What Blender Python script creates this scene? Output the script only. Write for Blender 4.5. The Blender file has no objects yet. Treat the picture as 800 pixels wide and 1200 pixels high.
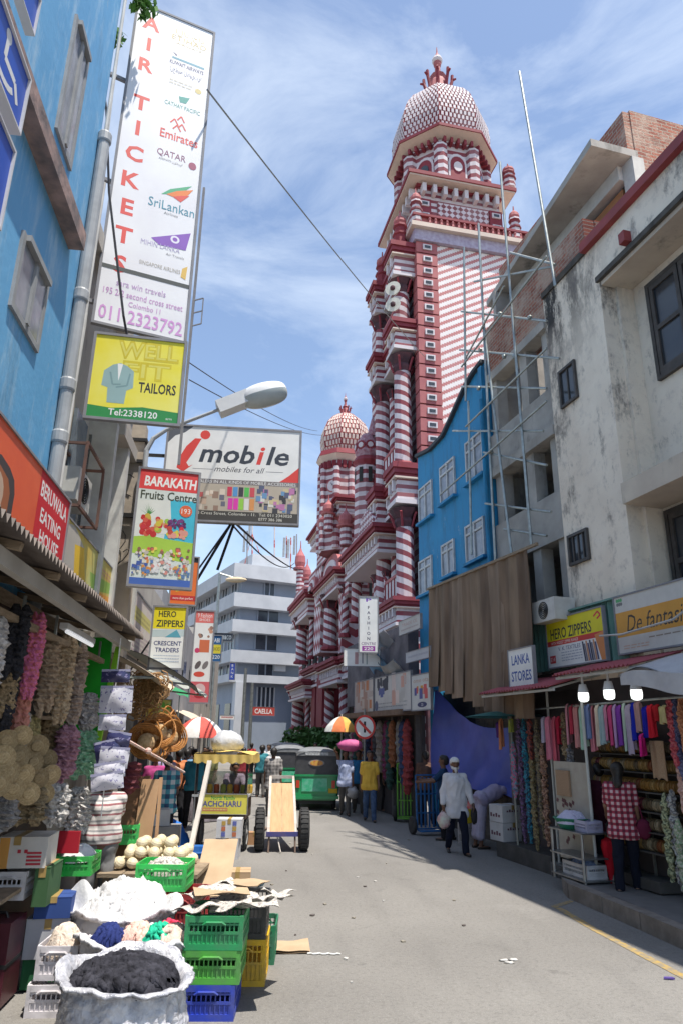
import bpy, math, random
import numpy as np
from math import sin, cos, pi, radians, atan, atan2, sqrt
from mathutils import Vector, Matrix, noise as mn

SC = bpy.context.scene
COL = SC.collection
rnd = random.Random(7)
# ------------------------------------------------------------ camera
FPX = 809.0; TILT = radians(17.9); EYE = 2.1; ROLL = atan(34 / 2500)
cd = bpy.data.cameras.new('camera'); cam = bpy.data.objects.new('camera', cd); COL.objects.link(cam)
cd.sensor_fit = 'VERTICAL'; cd.sensor_height = 36; cd.lens = FPX / 1200 * 36
cd.clip_start = 0.1; cd.clip_end = 3000
cam.matrix_world = Matrix.Translation((0, 0, EYE)) @ Matrix.Rotation(pi / 2 + TILT, 4, 'X') @ Matrix.Rotation(ROLL, 4, 'Z')
SC.camera = cam
# ------------------------------------------------------------ light
SUN = Vector((.216, -.22, 1.0)).normalized()
sd = bpy.data.lights.new('sun', 'SUN'); so = bpy.data.objects.new('sun', sd); COL.objects.link(so)
sd.energy = 4.3; sd.angle = radians(.53); sd.color = (1, .94, .84)
so.rotation_euler = SUN.to_track_quat('Z', 'Y').to_euler(); so.location = (10, -10, 60)
W = bpy.data.worlds.new('World'); SC.world = W; W.use_nodes = True
nt = W.node_tree; nt.nodes.clear()
wo = nt.nodes.new('ShaderNodeOutputWorld'); bg = nt.nodes.new('ShaderNodeBackground')
sky = nt.nodes.new('ShaderNodeTexSky'); sky.sky_type = 'NISHITA'; sky.sun_disc = False
sky.sun_elevation = math.asin(SUN.z); sky.sun_rotation = atan2(SUN.x, SUN.y)
sky.air_density = 1.0; sky.dust_density = .6; sky.ozone_density = 1.3
tc = nt.nodes.new('ShaderNodeTexCoord'); mp = nt.nodes.new('ShaderNodeMapping')
mp.inputs['Scale'].default_value = (1.6, 1.6, 3.4); mp.inputs['Rotation'].default_value = (.2, .35, .5)
no = nt.nodes.new('ShaderNodeTexNoise'); no.inputs['Scale'].default_value = 1.9; no.inputs['Detail'].default_value = 9
no.inputs['Roughness'].default_value = .62; no.inputs['Distortion'].default_value = .5
rp = nt.nodes.new('ShaderNodeValToRGB'); rp.color_ramp.elements[0].position = .42; rp.color_ramp.elements[1].position = .80
rp.color_ramp.elements[0].color = (.05, .05, .05, 1); rp.color_ramp.elements[1].color = (.60, .60, .60, 1)
mx = nt.nodes.new('ShaderNodeMixRGB'); mx.inputs[2].default_value = (5.6, 6.1, 6.6, 1)
nt.links.new(tc.outputs['Generated'], mp.inputs[0]); nt.links.new(mp.outputs[0], no.inputs['Vector'])
nt.links.new(no.outputs['Fac'], rp.inputs[0]); nt.links.new(rp.outputs[0], mx.inputs[0])
nt.links.new(sky.outputs[0], mx.inputs[1]); nt.links.new(mx.outputs[0], bg.inputs[0])
bg.inputs[1].default_value = .14
nt.links.new(bg.outputs[0], wo.inputs[0])
SC.view_settings.view_transform = 'Standard'; SC.view_settings.look = 'None'
SC.view_settings.exposure = .68; SC.view_settings.gamma = 1.0
SC.cycles.max_bounces = 6; SC.cycles.diffuse_bounces = 3; SC.cycles.glossy_bounces = 2; SC.cycles.transparent_max_bounces = 6

# ------------------------------------------------------------ survey of the photograph: pixel -> ray -> real place
def ray(px, py):
    u = (px - 400) / FPX; v = (600 - py) / FPX
    c, s = cos(ROLL), sin(ROLL); a = u * c - v * s; b = u * s + v * c
    return a, cos(TILT) - sin(TILT) * b, sin(TILT) + cos(TILT) * b
def at(px, py, Y):
    a, y, z = ray(px, py); t = Y / y; return Vector((a * t, Y, EYE + z * t))
def gr(px, py, z=0):
    a, y, zz = ray(px, py); t = (z - EYE) / zz; return Vector((a * t, y * t, z))
def mpp(Y, z):                                  # metres per photo pixel at a place
    return (Y * cos(TILT) + (z - EYE) * sin(TILT)) / FPX
class Fr:
    def __init__(s, x0, k, y0=0): s.o = (x0, y0); s.a = atan(-k); s.c = cos(s.a); s.s = sin(s.a)
    def loc(s, p):
        x = p[0] - s.o[0]; y = p[1] - s.o[1]; return Vector((x * s.c + y * s.s, -x * s.s + y * s.c, p[2]))
    def w(s, p): return Vector((s.o[0] + p[0] * s.c - p[1] * s.s, s.o[1] + p[0] * s.s + p[1] * s.c, p[2]))
    def _r(s, px, py):
        a, y, z = ray(px, py); ox, oy = -s.o[0], -s.o[1]
        return ox * s.c + oy * s.s, -ox * s.s + oy * s.c, a * s.c + y * s.s, -a * s.s + y * s.c, z
    def X(s, px, py, x=0):                      # pixel on the plane x = const -> (y, z)
        ox, oy, dx, dy, z = s._r(px, py); t = (x - ox) / dx; return oy + dy * t, EYE + z * t
    def Y(s, px, py, y):                        # pixel on the plane y = const -> (x, z)
        ox, oy, dx, dy, z = s._r(px, py); t = (y - oy) / dy; return ox + dx * t, EYE + z * t
FW = Fr(0, 0); FR = Fr(7.27, -.276); FL = Fr(-2.2, -.118)
_p = at(489, 350, 25); FM = Fr(_p.x + .22 * 25, -.22)
_g = at(285, 662, 58); FG = Fr(_g.x, -.51, 58)

# ------------------------------------------------------------ materials
MATS = {}
def mk(name):
    m = bpy.data.materials.new(name); m.use_nodes = True; n = m.node_tree
    return m, n, n.nodes['Principled BSDF']
class G:
    def __init__(s, n): s.n = n
    def node(s, t, **k):
        o = s.n.nodes.new(t)
        for a, b in k.items(): setattr(o, a, b)
        return o
    def put(s, sock, v):
        if isinstance(v, bpy.types.NodeSocket): s.n.links.new(v, sock)
        elif isinstance(v, (tuple, list)): sock.default_value = tuple(v) + ((1,) if len(v) == 3 and len(sock.default_value) == 4 else ())
        else: sock.default_value = v
    def m(s, op, a, b=0.0):
        o = s.node('ShaderNodeMath', operation=op); s.put(o.inputs[0], a); s.put(o.inputs[1], b); return o.outputs[0]
    def mix(s, f, a, b, bt='MIX'):
        o = s.node('ShaderNodeMixRGB', blend_type=bt); s.put(o.inputs[0], f); s.put(o.inputs[1], a); s.put(o.inputs[2], b); return o.outputs[0]
    def co(s):
        return s.node('ShaderNodeTexCoord').outputs['Object']
    def xyz(s):
        o = s.node('ShaderNodeSeparateXYZ'); s.n.links.new(s.co(), o.inputs[0]); return o.outputs
    def noise(s, sc=4, det=4, stretch=(1, 1, 1), rough=.55):
        mpn = s.node('ShaderNodeMapping'); mpn.inputs['Scale'].default_value = stretch; s.n.links.new(s.co(), mpn.inputs[0])
        o = s.node('ShaderNodeTexNoise'); s.n.links.new(mpn.outputs[0], o.inputs['Vector'])
        o.inputs['Scale'].default_value = sc; o.inputs['Detail'].default_value = det; o.inputs['Roughness'].default_value = rough
        return o.outputs['Fac']
    def ramp(s, v, a, b):
        o = s.node('ShaderNodeMapRange'); s.put(o.inputs[0], v); o.inputs[1].default_value = a; o.inputs[2].default_value = b; return o.outputs[0]
    def bump(s, h, st, dist=.02):
        o = s.node('ShaderNodeBump'); o.inputs['Strength'].default_value = st; o.inputs['Distance'].default_value = dist; s.put(o.inputs['Height'], h); return o.outputs[0]
def M(name, c, c2=None, rough=.75, scale=5, bump=0, metal=0, fac=(.35, .65), stretch=(1, 1, 1), emit=0, spec=.4, trans=0, dirt=0):
    if name in MATS: return MATS[name]
    m, n, p = mk(name); g = G(n)
    col = c
    if c2 is None: c2 = tuple(v * .8 for v in c)
    f = g.noise(scale, 5, stretch); col = g.mix(g.ramp(f, *fac), c, c2)
    if dirt: col = g.mix(g.ramp(g.noise(1.3, 8, (1, 1, .35), .7), .56, .78), col, (.06, .055, .05))
    g.put(p.inputs['Base Color'], col)
    p.inputs['Roughness'].default_value = rough; p.inputs['Metallic'].default_value = metal
    p.inputs['Specular IOR Level'].default_value = spec
    if bump: g.put(p.inputs['Normal'], g.bump(g.noise(scale * 3, 4, stretch), bump))
    if emit: p.inputs['Emission Color'].default_value = tuple(c) + (1,); p.inputs['Emission Strength'].default_value = emit
    if trans: p.inputs['Transmission Weight'].default_value = trans
    MATS[name] = m; return m
def two(name, fn, a, b, rough=.75, wear=.25):       # a two-tone painted surface; fn(g) -> 0/1 mask
    if name in MATS: return MATS[name]
    m, n, p = mk(name); g = G(n)
    col = g.mix(fn(g), a, b); d = g.ramp(g.noise(1.7, 8, (1, 1, .3), .7), .42, .72)
    col = g.mix(g.m('MULTIPLY', d, wear * 1.5), col, (.15, .11, .105)); col = g.mix(g.m('MULTIPLY', g.ramp(g.noise(.5, 4), .45, .7), wear * .8), col, (.62, .50, .50))
    g.put(p.inputs['Base Color'], col); p.inputs['Roughness'].default_value = rough
    MATS[name] = m; return m
def frac(g, v): return g.m('FRACT', v)

# ------------------------------------------------------------ mesh builder
class MB:
    def __init__(s): s.v = []; s.f = []; s.mi = []; s.cur = 0; s.sm = []; s.smooth = False
    def mat(s, i): s.cur = i; return s
    def add(s, vs, fs):
        o = len(s.v); s.v += [tuple(v) for v in vs]
        for f in fs: s.f.append(tuple(i + o for i in f)); s.mi.append(s.cur); s.sm.append(s.smooth)
        return s
    def box(s, x0, x1, y0, y1, z0, z1):
        return s.add([(x, y, z) for x in (x0, x1) for y in (y0, y1) for z in (z0, z1)],
                     [(0, 1, 3, 2), (4, 6, 7, 5), (0, 4, 5, 1), (2, 3, 7, 6), (0, 2, 6, 4), (1, 5, 7, 3)])
    def obox(s, c, ax, ay, az):                     # centre and three half-axis vectors
        c, ax, ay, az = map(Vector, (c, ax, ay, az))
        return s.add([c + ax * i + ay * j + az * k for i in (-1, 1) for j in (-1, 1) for k in (-1, 1)],
                     [(0, 1, 3, 2), (4, 6, 7, 5), (0, 4, 5, 1), (2, 3, 7, 6), (0, 2, 6, 4), (1, 5, 7, 3)])
    def bar(s, p, q, w, h=None, up=(0, 0, 1)):
        p, q = Vector(p), Vector(q); d = q - p; h = h or w; u = Vector(up)
        a = d.cross(u)
        if a.length < 1e-4: a = d.cross(Vector((1, 0, 0)))
        a.normalize(); b = a.cross(d).normalized()
        return s.obox((p + q) / 2, d / 2, a * w / 2, b * h / 2)
    def tube(s, pts, r, n=8, cap=True):
        pts = [Vector(p) for p in pts]; rs = r if isinstance(r, (list, tuple)) else [r] * len(pts)
        vs = []; fs = []; prev = None
        for i, p in enumerate(pts):
            t = (pts[min(i + 1, len(pts) - 1)] - pts[max(i - 1, 0)])
            if t.length < 1e-9: t = Vector((0, 0, 1))
            t.normalize()
            if prev is None:
                a = t.cross(Vector((0, 0, 1)))
                if a.length < .05: a = t.cross(Vector((1, 0, 0)))
            else: a = prev - t * prev.dot(t)
            if a.length < 1e-6: a = t.orthogonal()
            a.normalize(); prev = a; b = t.cross(a)
            for k in range(n): vs.append(p + (a * cos(2 * pi * k / n) + b * sin(2 * pi * k / n)) * rs[i])
        for i in range(len(pts) - 1):
            for k in range(n): k2 = (k + 1) % n; fs.append((i * n + k, i * n + k2, (i + 1) * n + k2, (i + 1) * n + k))
        if cap: fs.append(tuple(range(n))[::-1]); fs.append(tuple((len(pts) - 1) * n + k for k in range(n)))
        return s.add(vs, fs)
    def lathe(s, prof, c=(0, 0, 0), n=16, ph=0, cap=True):
        vs = []; fs = []; c = Vector(c)
        for r, z in prof:
            for k in range(n): a = 2 * pi * k / n + ph; vs.append((c.x + r * cos(a), c.y + r * sin(a), c.z + z))
        for i in range(len(prof) - 1):
            for k in range(n): k2 = (k + 1) % n; fs.append((i * n + k, i * n + k2, (i + 1) * n + k2, (i + 1) * n + k))
        if cap: fs.append(tuple(range(n))[::-1]); fs.append(tuple((len(prof) - 1) * n + k for k in range(n)))
        return s.add(vs, fs)
    def ell(s, c, r, n=10, m=6, jit=0, rg=None):
        vs = []; fs = []; c = Vector(c); rr = r if isinstance(r, (tuple, list)) else (r, r, r)
        for i in range(m + 1):
            th = pi * i / m
            for k in range(n):
                j = 1 + (rg.uniform(-jit, jit) if rg and 0 < i < m else 0)
                vs.append((c.x + rr[0] * j * sin(th) * cos(2 * pi * k / n), c.y + rr[1] * j * sin(th) * sin(2 * pi * k / n), c.z + rr[2] * j * cos(th)))
        for i in range(m):
            for k in range(n): k2 = (k + 1) % n; fs.append((i * n + k, (i + 1) * n + k, (i + 1) * n + k2, i * n + k2))
        return s.add(vs, fs)
    def prism(s, poly, fn0, fn1):                   # poly 2D, fn maps (u,v)->3D for both faces
        n = len(poly); vs = [fn0(*p) for p in poly] + [fn1(*p) for p in poly]
        return s.add(vs, [tuple(range(n)), tuple(range(2 * n - 1, n - 1, -1))] + [(i, n + i, n + (i + 1) % n, (i + 1) % n) for i in range(n)])
    def grid(s, fn, nu, nv, thick=0):
        vs = [fn(i / nu, j / nv) for j in range(nv + 1) for i in range(nu + 1)]; w = nu + 1
        return s.add(vs, [(j * w + i, j * w + i + 1, (j + 1) * w + i + 1, (j + 1) * w + i) for j in range(nv) for i in range(nu)])
    def mesh(s, name, mats, off=(0, 0, 0)):
        me = bpy.data.meshes.new(name); o = Vector(off)
        me.from_pydata([(v[0] - o[0], v[1] - o[1], v[2] - o[2]) for v in s.v], [], s.f)
        for m in (mats if isinstance(mats, (list, tuple)) else [mats]): me.materials.append(m)
        if any(s.mi): me.polygons.foreach_set('material_index', s.mi)
        if any(s.sm): me.polygons.foreach_set('use_smooth', s.sm)
        me.update(); return me
    def part(s, name, mats, parent, label=None, loc=None, kind=None):
        off = OFF.get(parent.name, (0, 0, 0))
        if loc is not None: l = Vector(loc) - Vector(off); me = s.mesh(name, mats)
        else: l = Vector((0, 0, 0)); me = s.mesh(name, mats, off)
        return put(name, me, parent, l, label, kind, off if loc is None else (0, 0, 0))
OFF = {}
def put(name, me, parent, l=(0, 0, 0), label=None, kind=None, off=(0, 0, 0)):
    o = bpy.data.objects.new(name, me); COL.objects.link(o); o.parent = parent; o.location = l
    OFF[o.name] = off
    if label: o['label'] = label
    if kind: o['kind'] = kind
    return o
def tag(o, label, cat, group=None, kind=None):
    if label: o['label'] = label
    if cat: o['category'] = cat
    if group: o['group'] = group
    if kind: o['kind'] = kind
    return o
def thing(name, label, cat, fr=FW, base=(0, 0, 0), rot=None, group=None):
    """Empty at the base. rot None: parts are given in the frame's coordinates; else in local coordinates."""
    o = bpy.data.objects.new(name, None); COL.objects.link(o); o.empty_display_size = .2
    o.location = fr.w(base); o.rotation_euler = (0, 0, fr.a + (rot or 0))
    OFF[o.name] = tuple(base) if rot is None else (0, 0, 0)
    return tag(o, label, cat, group)
def solo(mb, name, mats, label, cat, fr=FW, base=None, rot=None, group=None, kind=None):
    if base is None:
        a = np.array(mb.v); base = tuple((a.min(0) + a.max(0)) / 2); base = (base[0], base[1], a[:, 2].min())
    me = mb.mesh(name, mats, base if rot is None else (0, 0, 0))
    o = bpy.data.objects.new(name, me); COL.objects.link(o)
    o.location = fr.w(base); o.rotation_euler = (0, 0, fr.a + (rot or 0))
    OFF[o.name] = tuple(base) if rot is None else (0, 0, 0)
    return tag(o, label, cat, group, kind)
def dup(root, loc, rotz=None, label=None, group=None):
    r = root.copy(); COL.objects.link(r); r.location = loc
    if rotz is not None: r.rotation_euler = (0, 0, rotz)
    if label: r['label'] = label
    if group: r['group'] = group
    def rec(a, b):
        for ch in a.children:
            c = ch.copy(); COL.objects.link(c); c.parent = b; rec(ch, c)
    rec(root, r)
    return r
def copypart(o, l, rotz=None):
    c = o.copy(); COL.objects.link(c); c.parent = o.parent; c.location = l
    if rotz is not None: c.rotation_euler = (0, 0, rotz)
    for ch in o.children:
        d = ch.copy(); COL.objects.link(d); d.parent = c
    return c
_font_cache = {}
def textmesh(s, h, shear=0, bold=0, w=None, align='CENTER', sp=1.0):
    cu = bpy.data.curves.new('lettering', 'FONT'); cu.body = s; cu.size = 1; cu.shear = shear; cu.offset = bold
    cu.resolution_u = 2; cu.space_character = sp; cu.align_x = 'LEFT'
    ob = bpy.data.objects.new('lettering', cu); COL.objects.link(ob)
    me = bpy.data.meshes.new_from_object(ob, depsgraph=bpy.context.evaluated_depsgraph_get())
    bpy.data.objects.remove(ob); bpy.data.curves.remove(cu)
    n = len(me.vertices); a = np.zeros(n * 3); me.vertices.foreach_get('co', a); a = a.reshape(-1, 3)
    fs = [tuple(p.vertices) for p in me.polygons]; bpy.data.meshes.remove(me)
    if not n: return a, fs, 0
    a[:, 0] -= a[:, 0].min(); k = h / .70
    a *= k; wd = a[:, 0].max()
    if w: a[:, 0] *= w / wd; wd = w
    if align == 'CENTER': a[:, 0] -= wd / 2
    elif align == 'RIGHT': a[:, 0] -= wd
    return a, fs, wd

# colours
WHITE = (.80, .80, .78); RED = (.60, .03, .035); BLACK = (.02, .02, .022)
def flat(name, c, rough=.5): return M(name, c, tuple(v * .9 for v in c), rough, 3)
# ============================================================ SETTING
asphalt = None
def mk_asphalt():
    m, n, p = mk('asphalt'); g = G(n)
    c = g.mix(g.ramp(g.noise(.35, 6), .3, .7), (.190, .180, .168), (.255, .243, .226))
    c = g.mix(g.m('MULTIPLY', g.ramp(g.noise(90, 2), .45, .75), .35), c, (.08, .075, .07))
    c = g.mix(g.m('MULTIPLY', g.ramp(g.noise(60, 2), .58, .76), .6), c, (.36, .35, .33)); c = g.mix(g.m('MULTIPLY', g.ramp(g.noise(24, 3, rough=.7), .50, .66), .38), c, (.10, .095, .09)); c = g.mix(g.m('MULTIPLY', g.ramp(g.noise(9, 5, rough=.7), .60, .70), .3), c, (.30, .285, .265))
    c = g.mix(g.m('MULTIPLY', g.ramp(g.noise(1.6, 8, rough=.7), .58, .72), .35), c, (.09, .085, .08))
    v = g.node('ShaderNodeTexVoronoi', feature='DISTANCE_TO_EDGE'); v.inputs['Scale'].default_value = .55; ad = g.node('ShaderNodeMixRGB', blend_type='ADD'); ad.inputs[0].default_value = .5; n.links.new(g.co(), ad.inputs[1]); g.put(ad.inputs[2], g.noise(2.5, 5)); n.links.new(ad.outputs[0], v.inputs['Vector'])
    ck_ = g.m('MULTIPLY', g.m('LESS_THAN', v.outputs['Distance'], .006), g.ramp(g.noise(.6, 2), .5, .6)); c = g.mix(g.m('MULTIPLY', ck_, .15), c, (.07, .065, .06))
    c = g.mix(g.m('MULTIPLY', g.ramp(g.noise(.9, 9, rough=.75), .57, .64), .3), c, (.27, .26, .245)); c = g.mix(g.m('MULTIPLY', g.ramp(g.noise(2.6, 6, rough=.6), .66, .74), .5), c, (.09, .085, .08))
    x = g.xyz(); tr_ = g.m('ABSOLUTE', g.m('SUBTRACT', g.m('PINGPONG', g.m('ADD', g.m('ADD', x[0], .25), g.m('MULTIPLY', x[1], .19)), .8), .4)); c = g.mix(g.m('MULTIPLY', g.m('MULTIPLY', g.ramp(tr_, .22, .0), g.ramp(g.noise(1.1, 6, (3, .4, 1)), .4, .7)), .28), c, (.11, .105, .10))
    g.put(p.inputs['Base Color'], c); p.inputs['Roughness'].default_value = .9
    g.put(p.inputs['Normal'], g.bump(g.noise(70, 4), .8, .012)); return m
asphalt = mk_asphalt()
mb = MB(); mb.add([(-900, -300, -.03), (900, -300, -.03), (900, 2200, -.03), (-900, 2200, -.03)], [(0, 1, 2, 3)])
solo(mb, 'ground', M('ground_earth', (.16, .14, .12), (.2, .18, .15), .95, .4), None, None, kind='structure')
mb = MB(); mb.add([(-9, -14, 0), (9, -14, 0), (9, 75, 0), (-16, 75, 0)], [(0, 1, 2, 3)])
solo(mb, 'road', asphalt, None, None, kind='structure')
# right pavement with kerb stones
conc = M('pavement_concrete', (.115, .11, .108), (.16, .152, .148), .9, 3, .3)
kerbm = M('kerb_stone', (.17, .145, .125), (.24, .21, .185), .9, 6, .4)
pav = MB(); pav.prism([(-.97, 11.5), (.4, 11.7), (.4, -12), (-1.75, -12), (-1.35, 7.5), (-1.12, 9.2), (-.97, 10.4)], lambda u, v: (u, v, .185), lambda u, v: (u, v, -.02))
pavement = solo(pav, 'pavement', conc, None, None, FR, base=(0, 8, 0), kind='structure')
kp = [(-.85, 11.75), (-1.02, 11.35), (-1.08, 10.5), (-1.14, 9.7), (-1.22, 8.85), (-1.32, 8.0), (-1.4, 7.15), (-1.46, 6.3), (-1.5, 5.4)]
for a, b in zip(kp, kp[1:]):
    k = MB(); va, vb = Vector((*a, .065)), Vector((*b, .065)); d = (vb - va).normalized() * .008
    k.bar(va + d, vb - d, .16, .25); k.part('kerb_stone', kerbm, pavement)
# yellow line and litter
yl = MB(); P = [(-1.55, 10.9), (-1.72, 9.9), (-1.84, 8.9), (-1.95, 7.9), (-2.05, 6.5), (-2.1, 4)]
for a, b in zip(P, P[1:]): yl.add([(a[0] - .05, a[1], .004), (a[0] + .05, a[1], .004), (b[0] + .05, b[1], .004), (b[0] - .05, b[1], .004)], [(0, 1, 2, 3)])
yl.add([(-1.60, 10.9, .004), (-1.60, 11.0, .004), (-1.15, 11.25, .004), (-1.15, 11.16, .004)], [(0, 1, 2, 3)])
solo(yl, 'road_marking', M('worn_yellow_paint', (.40, .27, .08), (.24, .20, .14), .85, 14, fac=(.36, .58)), None, None, FR, kind='structure')

# ------------------------------------------------------------ plaster building on the right
def mk_plaster():
    m, n, p = mk('stained_plaster'); g = G(n); x = g.xyz()
    c = g.mix(g.ramp(g.noise(.9, 7), .35, .7), (.82, .73, .61), (.70, .60, .49))
    c = g.mix(g.m('MULTIPLY', g.ramp(g.noise(5, 6, rough=.7), .52, .75), .55), c, (.36, .31, .28))
    st = g.ramp(g.noise(2.0, 8, (1, 1, .30), .78), .44, .52)
    top = g.ramp(x[2], 8.0, 9.8)
    lft = g.ramp(x[1], 2.2, 3.9)
    k = g.m('MULTIPLY', st, g.m('MULTIPLY', g.m('POWER', top, 1.6), lft))
    c = g.mix(k, c, (.045, .042, .04))
    k2 = g.m('MULTIPLY', g.ramp(g.noise(1.1, 9, (1, 1, .5), .78), .54, .63), .8)
    c = g.mix(k2, c, (.15, .13, .12))
    k3 = g.ramp(g.noise(1.7, 3, rough=.4), .73, .76); c = g.mix(k3, c, (.30, .13, .07))
    g.put(p.inputs['Base Color'], c); p.inputs['Roughness'].default_value = .92
    g.put(p.inputs['Normal'], g.bump(g.noise(12, 6), .35)); return m
plaster = mk_plaster()
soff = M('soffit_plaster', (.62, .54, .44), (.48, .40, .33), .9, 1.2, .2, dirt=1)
redtrim = M('red_roof_trim', (.30, .05, .05), (.22, .04, .04), .6, 3)
darkglass = M('dark_glass', (.03, .035, .045), (.05, .055, .06), .12, 2, spec=.6)
darkwood = M('dark_timber', (.05, .045, .042), (.08, .07, .065), .6, 6)
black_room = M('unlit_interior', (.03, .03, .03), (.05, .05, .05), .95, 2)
pb = thing('plaster_building', 'stained off-white plaster building with deep balcony recesses and a red roof edge', 'building', FR, (0, 8, 0))
YN = -7.0; ZT = 10.5; YE = 12.34
w = MB()
w.box(0, .3, 10.62, YE, 3.0, 9.75); w.box(0, .3, YN, YE, 9.75, ZT)
w.box(0, .3, YN, 3.4, 3.0, 9.75)
w.box(.3, 6, YE - .25, YE, 0, ZT - .02); w.box(.3, 6, YN, YE - .25, ZT - .25, ZT - .03)
w.part('wall', plaster, pb)
w = MB(); w.box(.62, .82, 3.4, 10.62, 3.0, 9.75); w.box(.3, .62, 10.55, 10.75, 3.0, 9.75); w.part('recess_wall', plaster, pb)
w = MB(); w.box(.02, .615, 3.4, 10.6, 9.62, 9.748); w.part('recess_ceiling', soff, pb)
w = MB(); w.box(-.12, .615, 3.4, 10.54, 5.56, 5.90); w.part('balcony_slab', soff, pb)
w = MB(); w.box(-.05, .02, YN, 10.66, 9.70, 9.80); w.part('drip_edge', M('black_mould', (.05, .045, .04), (.1, .09, .08), .9), pb)
w = MB(); w.box(-.12, .4, YN, 10.9, ZT - .01, ZT + .17); w.part('roof_edge', redtrim, pb)
w = MB(); w.box(-.04, .3, 10.9, YE, ZT - .01, ZT + .12); w.part('parapet_cap', M('black_mould', BLACK), pb)
w = MB(); w.box(-.14, .0, 9.72, 9.86, 9.85, 10.05); w.part('rain_spout', redtrim, pb)
XS = .59
def shutters(y0, y1, z0, z1, n):
    f = MB(); f.box(XS - .04, XS + .029, y0 - .07, y0, z0 - .07, z1 + .07); f.box(XS - .04, XS + .029, y1, y1 + .07, z0 - .07, z1 + .07)
    f.box(XS - .04, XS + .029, y0, y1, z1, z1 + .07); f.box(XS - .04, XS + .029, y0, y1, z0 - .07, z0)
    o = f.part('window', darkwood, pb)
    q = MB(); q.box(XS, XS + .025, y0, y1, z0, z1); q.part('pane', darkglass, o)
    for i in range(n):
        a = y0 + (y1 - y0) * i / n; b = y0 + (y1 - y0) * (i + 1) / n
        s = MB(); s.box(XS - .035, XS - .001, a + .015, a + .09, z0, z1); s.box(XS - .035, XS - .001, b - .09, b - .015, z0, z1)
        s.box(XS - .035, XS - .001, a + .09, b - .09, z1 - .1, z1); s.box(XS - .035, XS - .001, a + .09, b - .09, z0, z0 + .12); s.box(XS - .035, XS - .001, a + .09, b - .09, (z0 + z1) / 2 - .04, (z0 + z1) / 2 + .04)
        s.part('sash', darkwood, o)
shutters(5.4, 10.13, 7.7, 9.36, 7)
shutters(5.4, 10.40, 3.9, 5.42, 7)
def small_window(y0, y1, z0, z1, par, x=0, bars=2, fm=None, gm=None):
    fm = fm or darkwood; f = MB(); t = .05
    f.box(x - .05, x + .02, y0, y0 + t, z0, z1); f.box(x - .05, x + .02, y1 - t, y1, z0, z1); f.box(x - .05, x + .02, y0 + t, y1 - t, z1 - t, z1); f.box(x - .05, x + .02, y0 + t, y1 - t, z0, z0 + t)
    for i in range(1, bars): yy = y0 + (y1 - y0) * i / bars; f.box(x - .035, x + .01, yy - .015, yy + .015, z0 + t, z1 - t)
    o = f.part('window', fm, par)
    q = MB(); q.box(x - .015, x - .004, y0 + t, y1 - t, z0 + t, z1 - t); q.part('pane', gm or darkglass, o); return o
def wpx(fr, a, b, c, d, x=0):           # window rectangle from pixel corners: far-top, near-bottom
    y1, zt = fr.X(a, b, x); y0, zb = fr.X(c, d, x); return min(y0, y1), max(y0, y1), zb, zt
small_window(11.5, 12.02, 7.9, 8.66, pb); small_window(11.62, 12.2, 4.95, 5.5, pb, bars=4)

# ------------------------------------------------------------ unfinished brick and concrete building
def mk_brick(name, ax):
    m, n, p = mk(name); g = G(n); x = g.xyz()
    cb = g.node('ShaderNodeCombineXYZ'); g.put(cb.inputs[0], x[ax]); g.put(cb.inputs[1], x[2])
    b = g.node('ShaderNodeTexBrick'); n.links.new(cb.outputs[0], b.inputs['Vector'])
    b.inputs['Scale'].default_value = 1; b.inputs['Brick Width'].default_value = .23; b.inputs['Row Height'].default_value = .085; b.inputs['Mortar Size'].default_value = .012
    b.inputs['Color1'].default_value = (.36, .12, .075, 1); b.inputs['Color2'].default_value = (.24, .085, .06, 1); b.inputs['Mortar'].default_value = (.34, .27, .22, 1)
    c = g.mix(g.m('MULTIPLY', g.ramp(g.noise(1.4, 8, rough=.7), .44, .60), .8), b.outputs['Color'], (.46, .36, .29))
    c = g.mix(g.m('MULTIPLY', g.ramp(g.noise(2.2, 8, rough=.7), .56, .72), .6), c, (.10, .06, .05))
    g.put(p.inputs['Base Color'], c); p.inputs['Roughness'].default_value = .95
    g.put(p.inputs['Normal'], g.bump(g.m('SUBTRACT', g.noise(25, 4), b.outputs['Fac']), .8, .03)); return m
brick_s = mk_brick('brickwork_street', 1); brick_e = mk_brick('brickwork_end', 0)
rawc = M('raw_concrete', (.30, .285, .265), (.42, .40, .37), .92, 1.6, .35, dirt=1)
bb = thing('unfinished_building', 'half-built grey concrete and red brick building behind scaffolding', 'building', FR, (0, 14, 0))
ya, yb = 12.36, 14.86
w = MB(); w.box(.06, .3, ya, yb, 10.05, 11.35); w.part('brick_parapet', brick_s, bb)
w = MB(); w.box(.061, .3, 10.95, ya, 10.5, 11.35); w.part('brick_parapet', [brick_s], bb)
w = MB(); w.box(.3, 1.2, 10.93, 11.05, 10.45, 11.349); w.part('brick_end_wall', brick_e, bb)
w = MB(); w.box(.9, 5.5, 10.32, 10.55, 10.46, 13.55); w.part('brick_end_wall', brick_e, bb)
w = MB(); w.box(.75, .9, 10.34, yb + .4, 12.6, 13.5); w.box(.9, .96, 12.5, yb + .4, 10.4, 12.4); w.part('brick_upper_wall', brick_s, bb)
w = MB(); w.prism([(-.06, 10.32), (.95, 10.32), (.95, 15.4), (.42, 15.4)], lambda u, v: (u, v, 12.42), lambda u, v: (u, v, 12.58)); w.part('canopy_slab', rawc, bb)
w = MB(); w.box(.80, 1.05, 10.31, 10.6, 10.5, 12.42); w.box(.7, .9, 10.6, yb, 12.1, 12.419); w.part('concrete_frame', M('pale_render', (.55, .55, .52), (.45, .44, .42), .9), bb)
w = MB(); w.box(.9, .95, 10.6, 12.4, 10.5, 12.1); w.part('doorway', black_room, bb)
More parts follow.
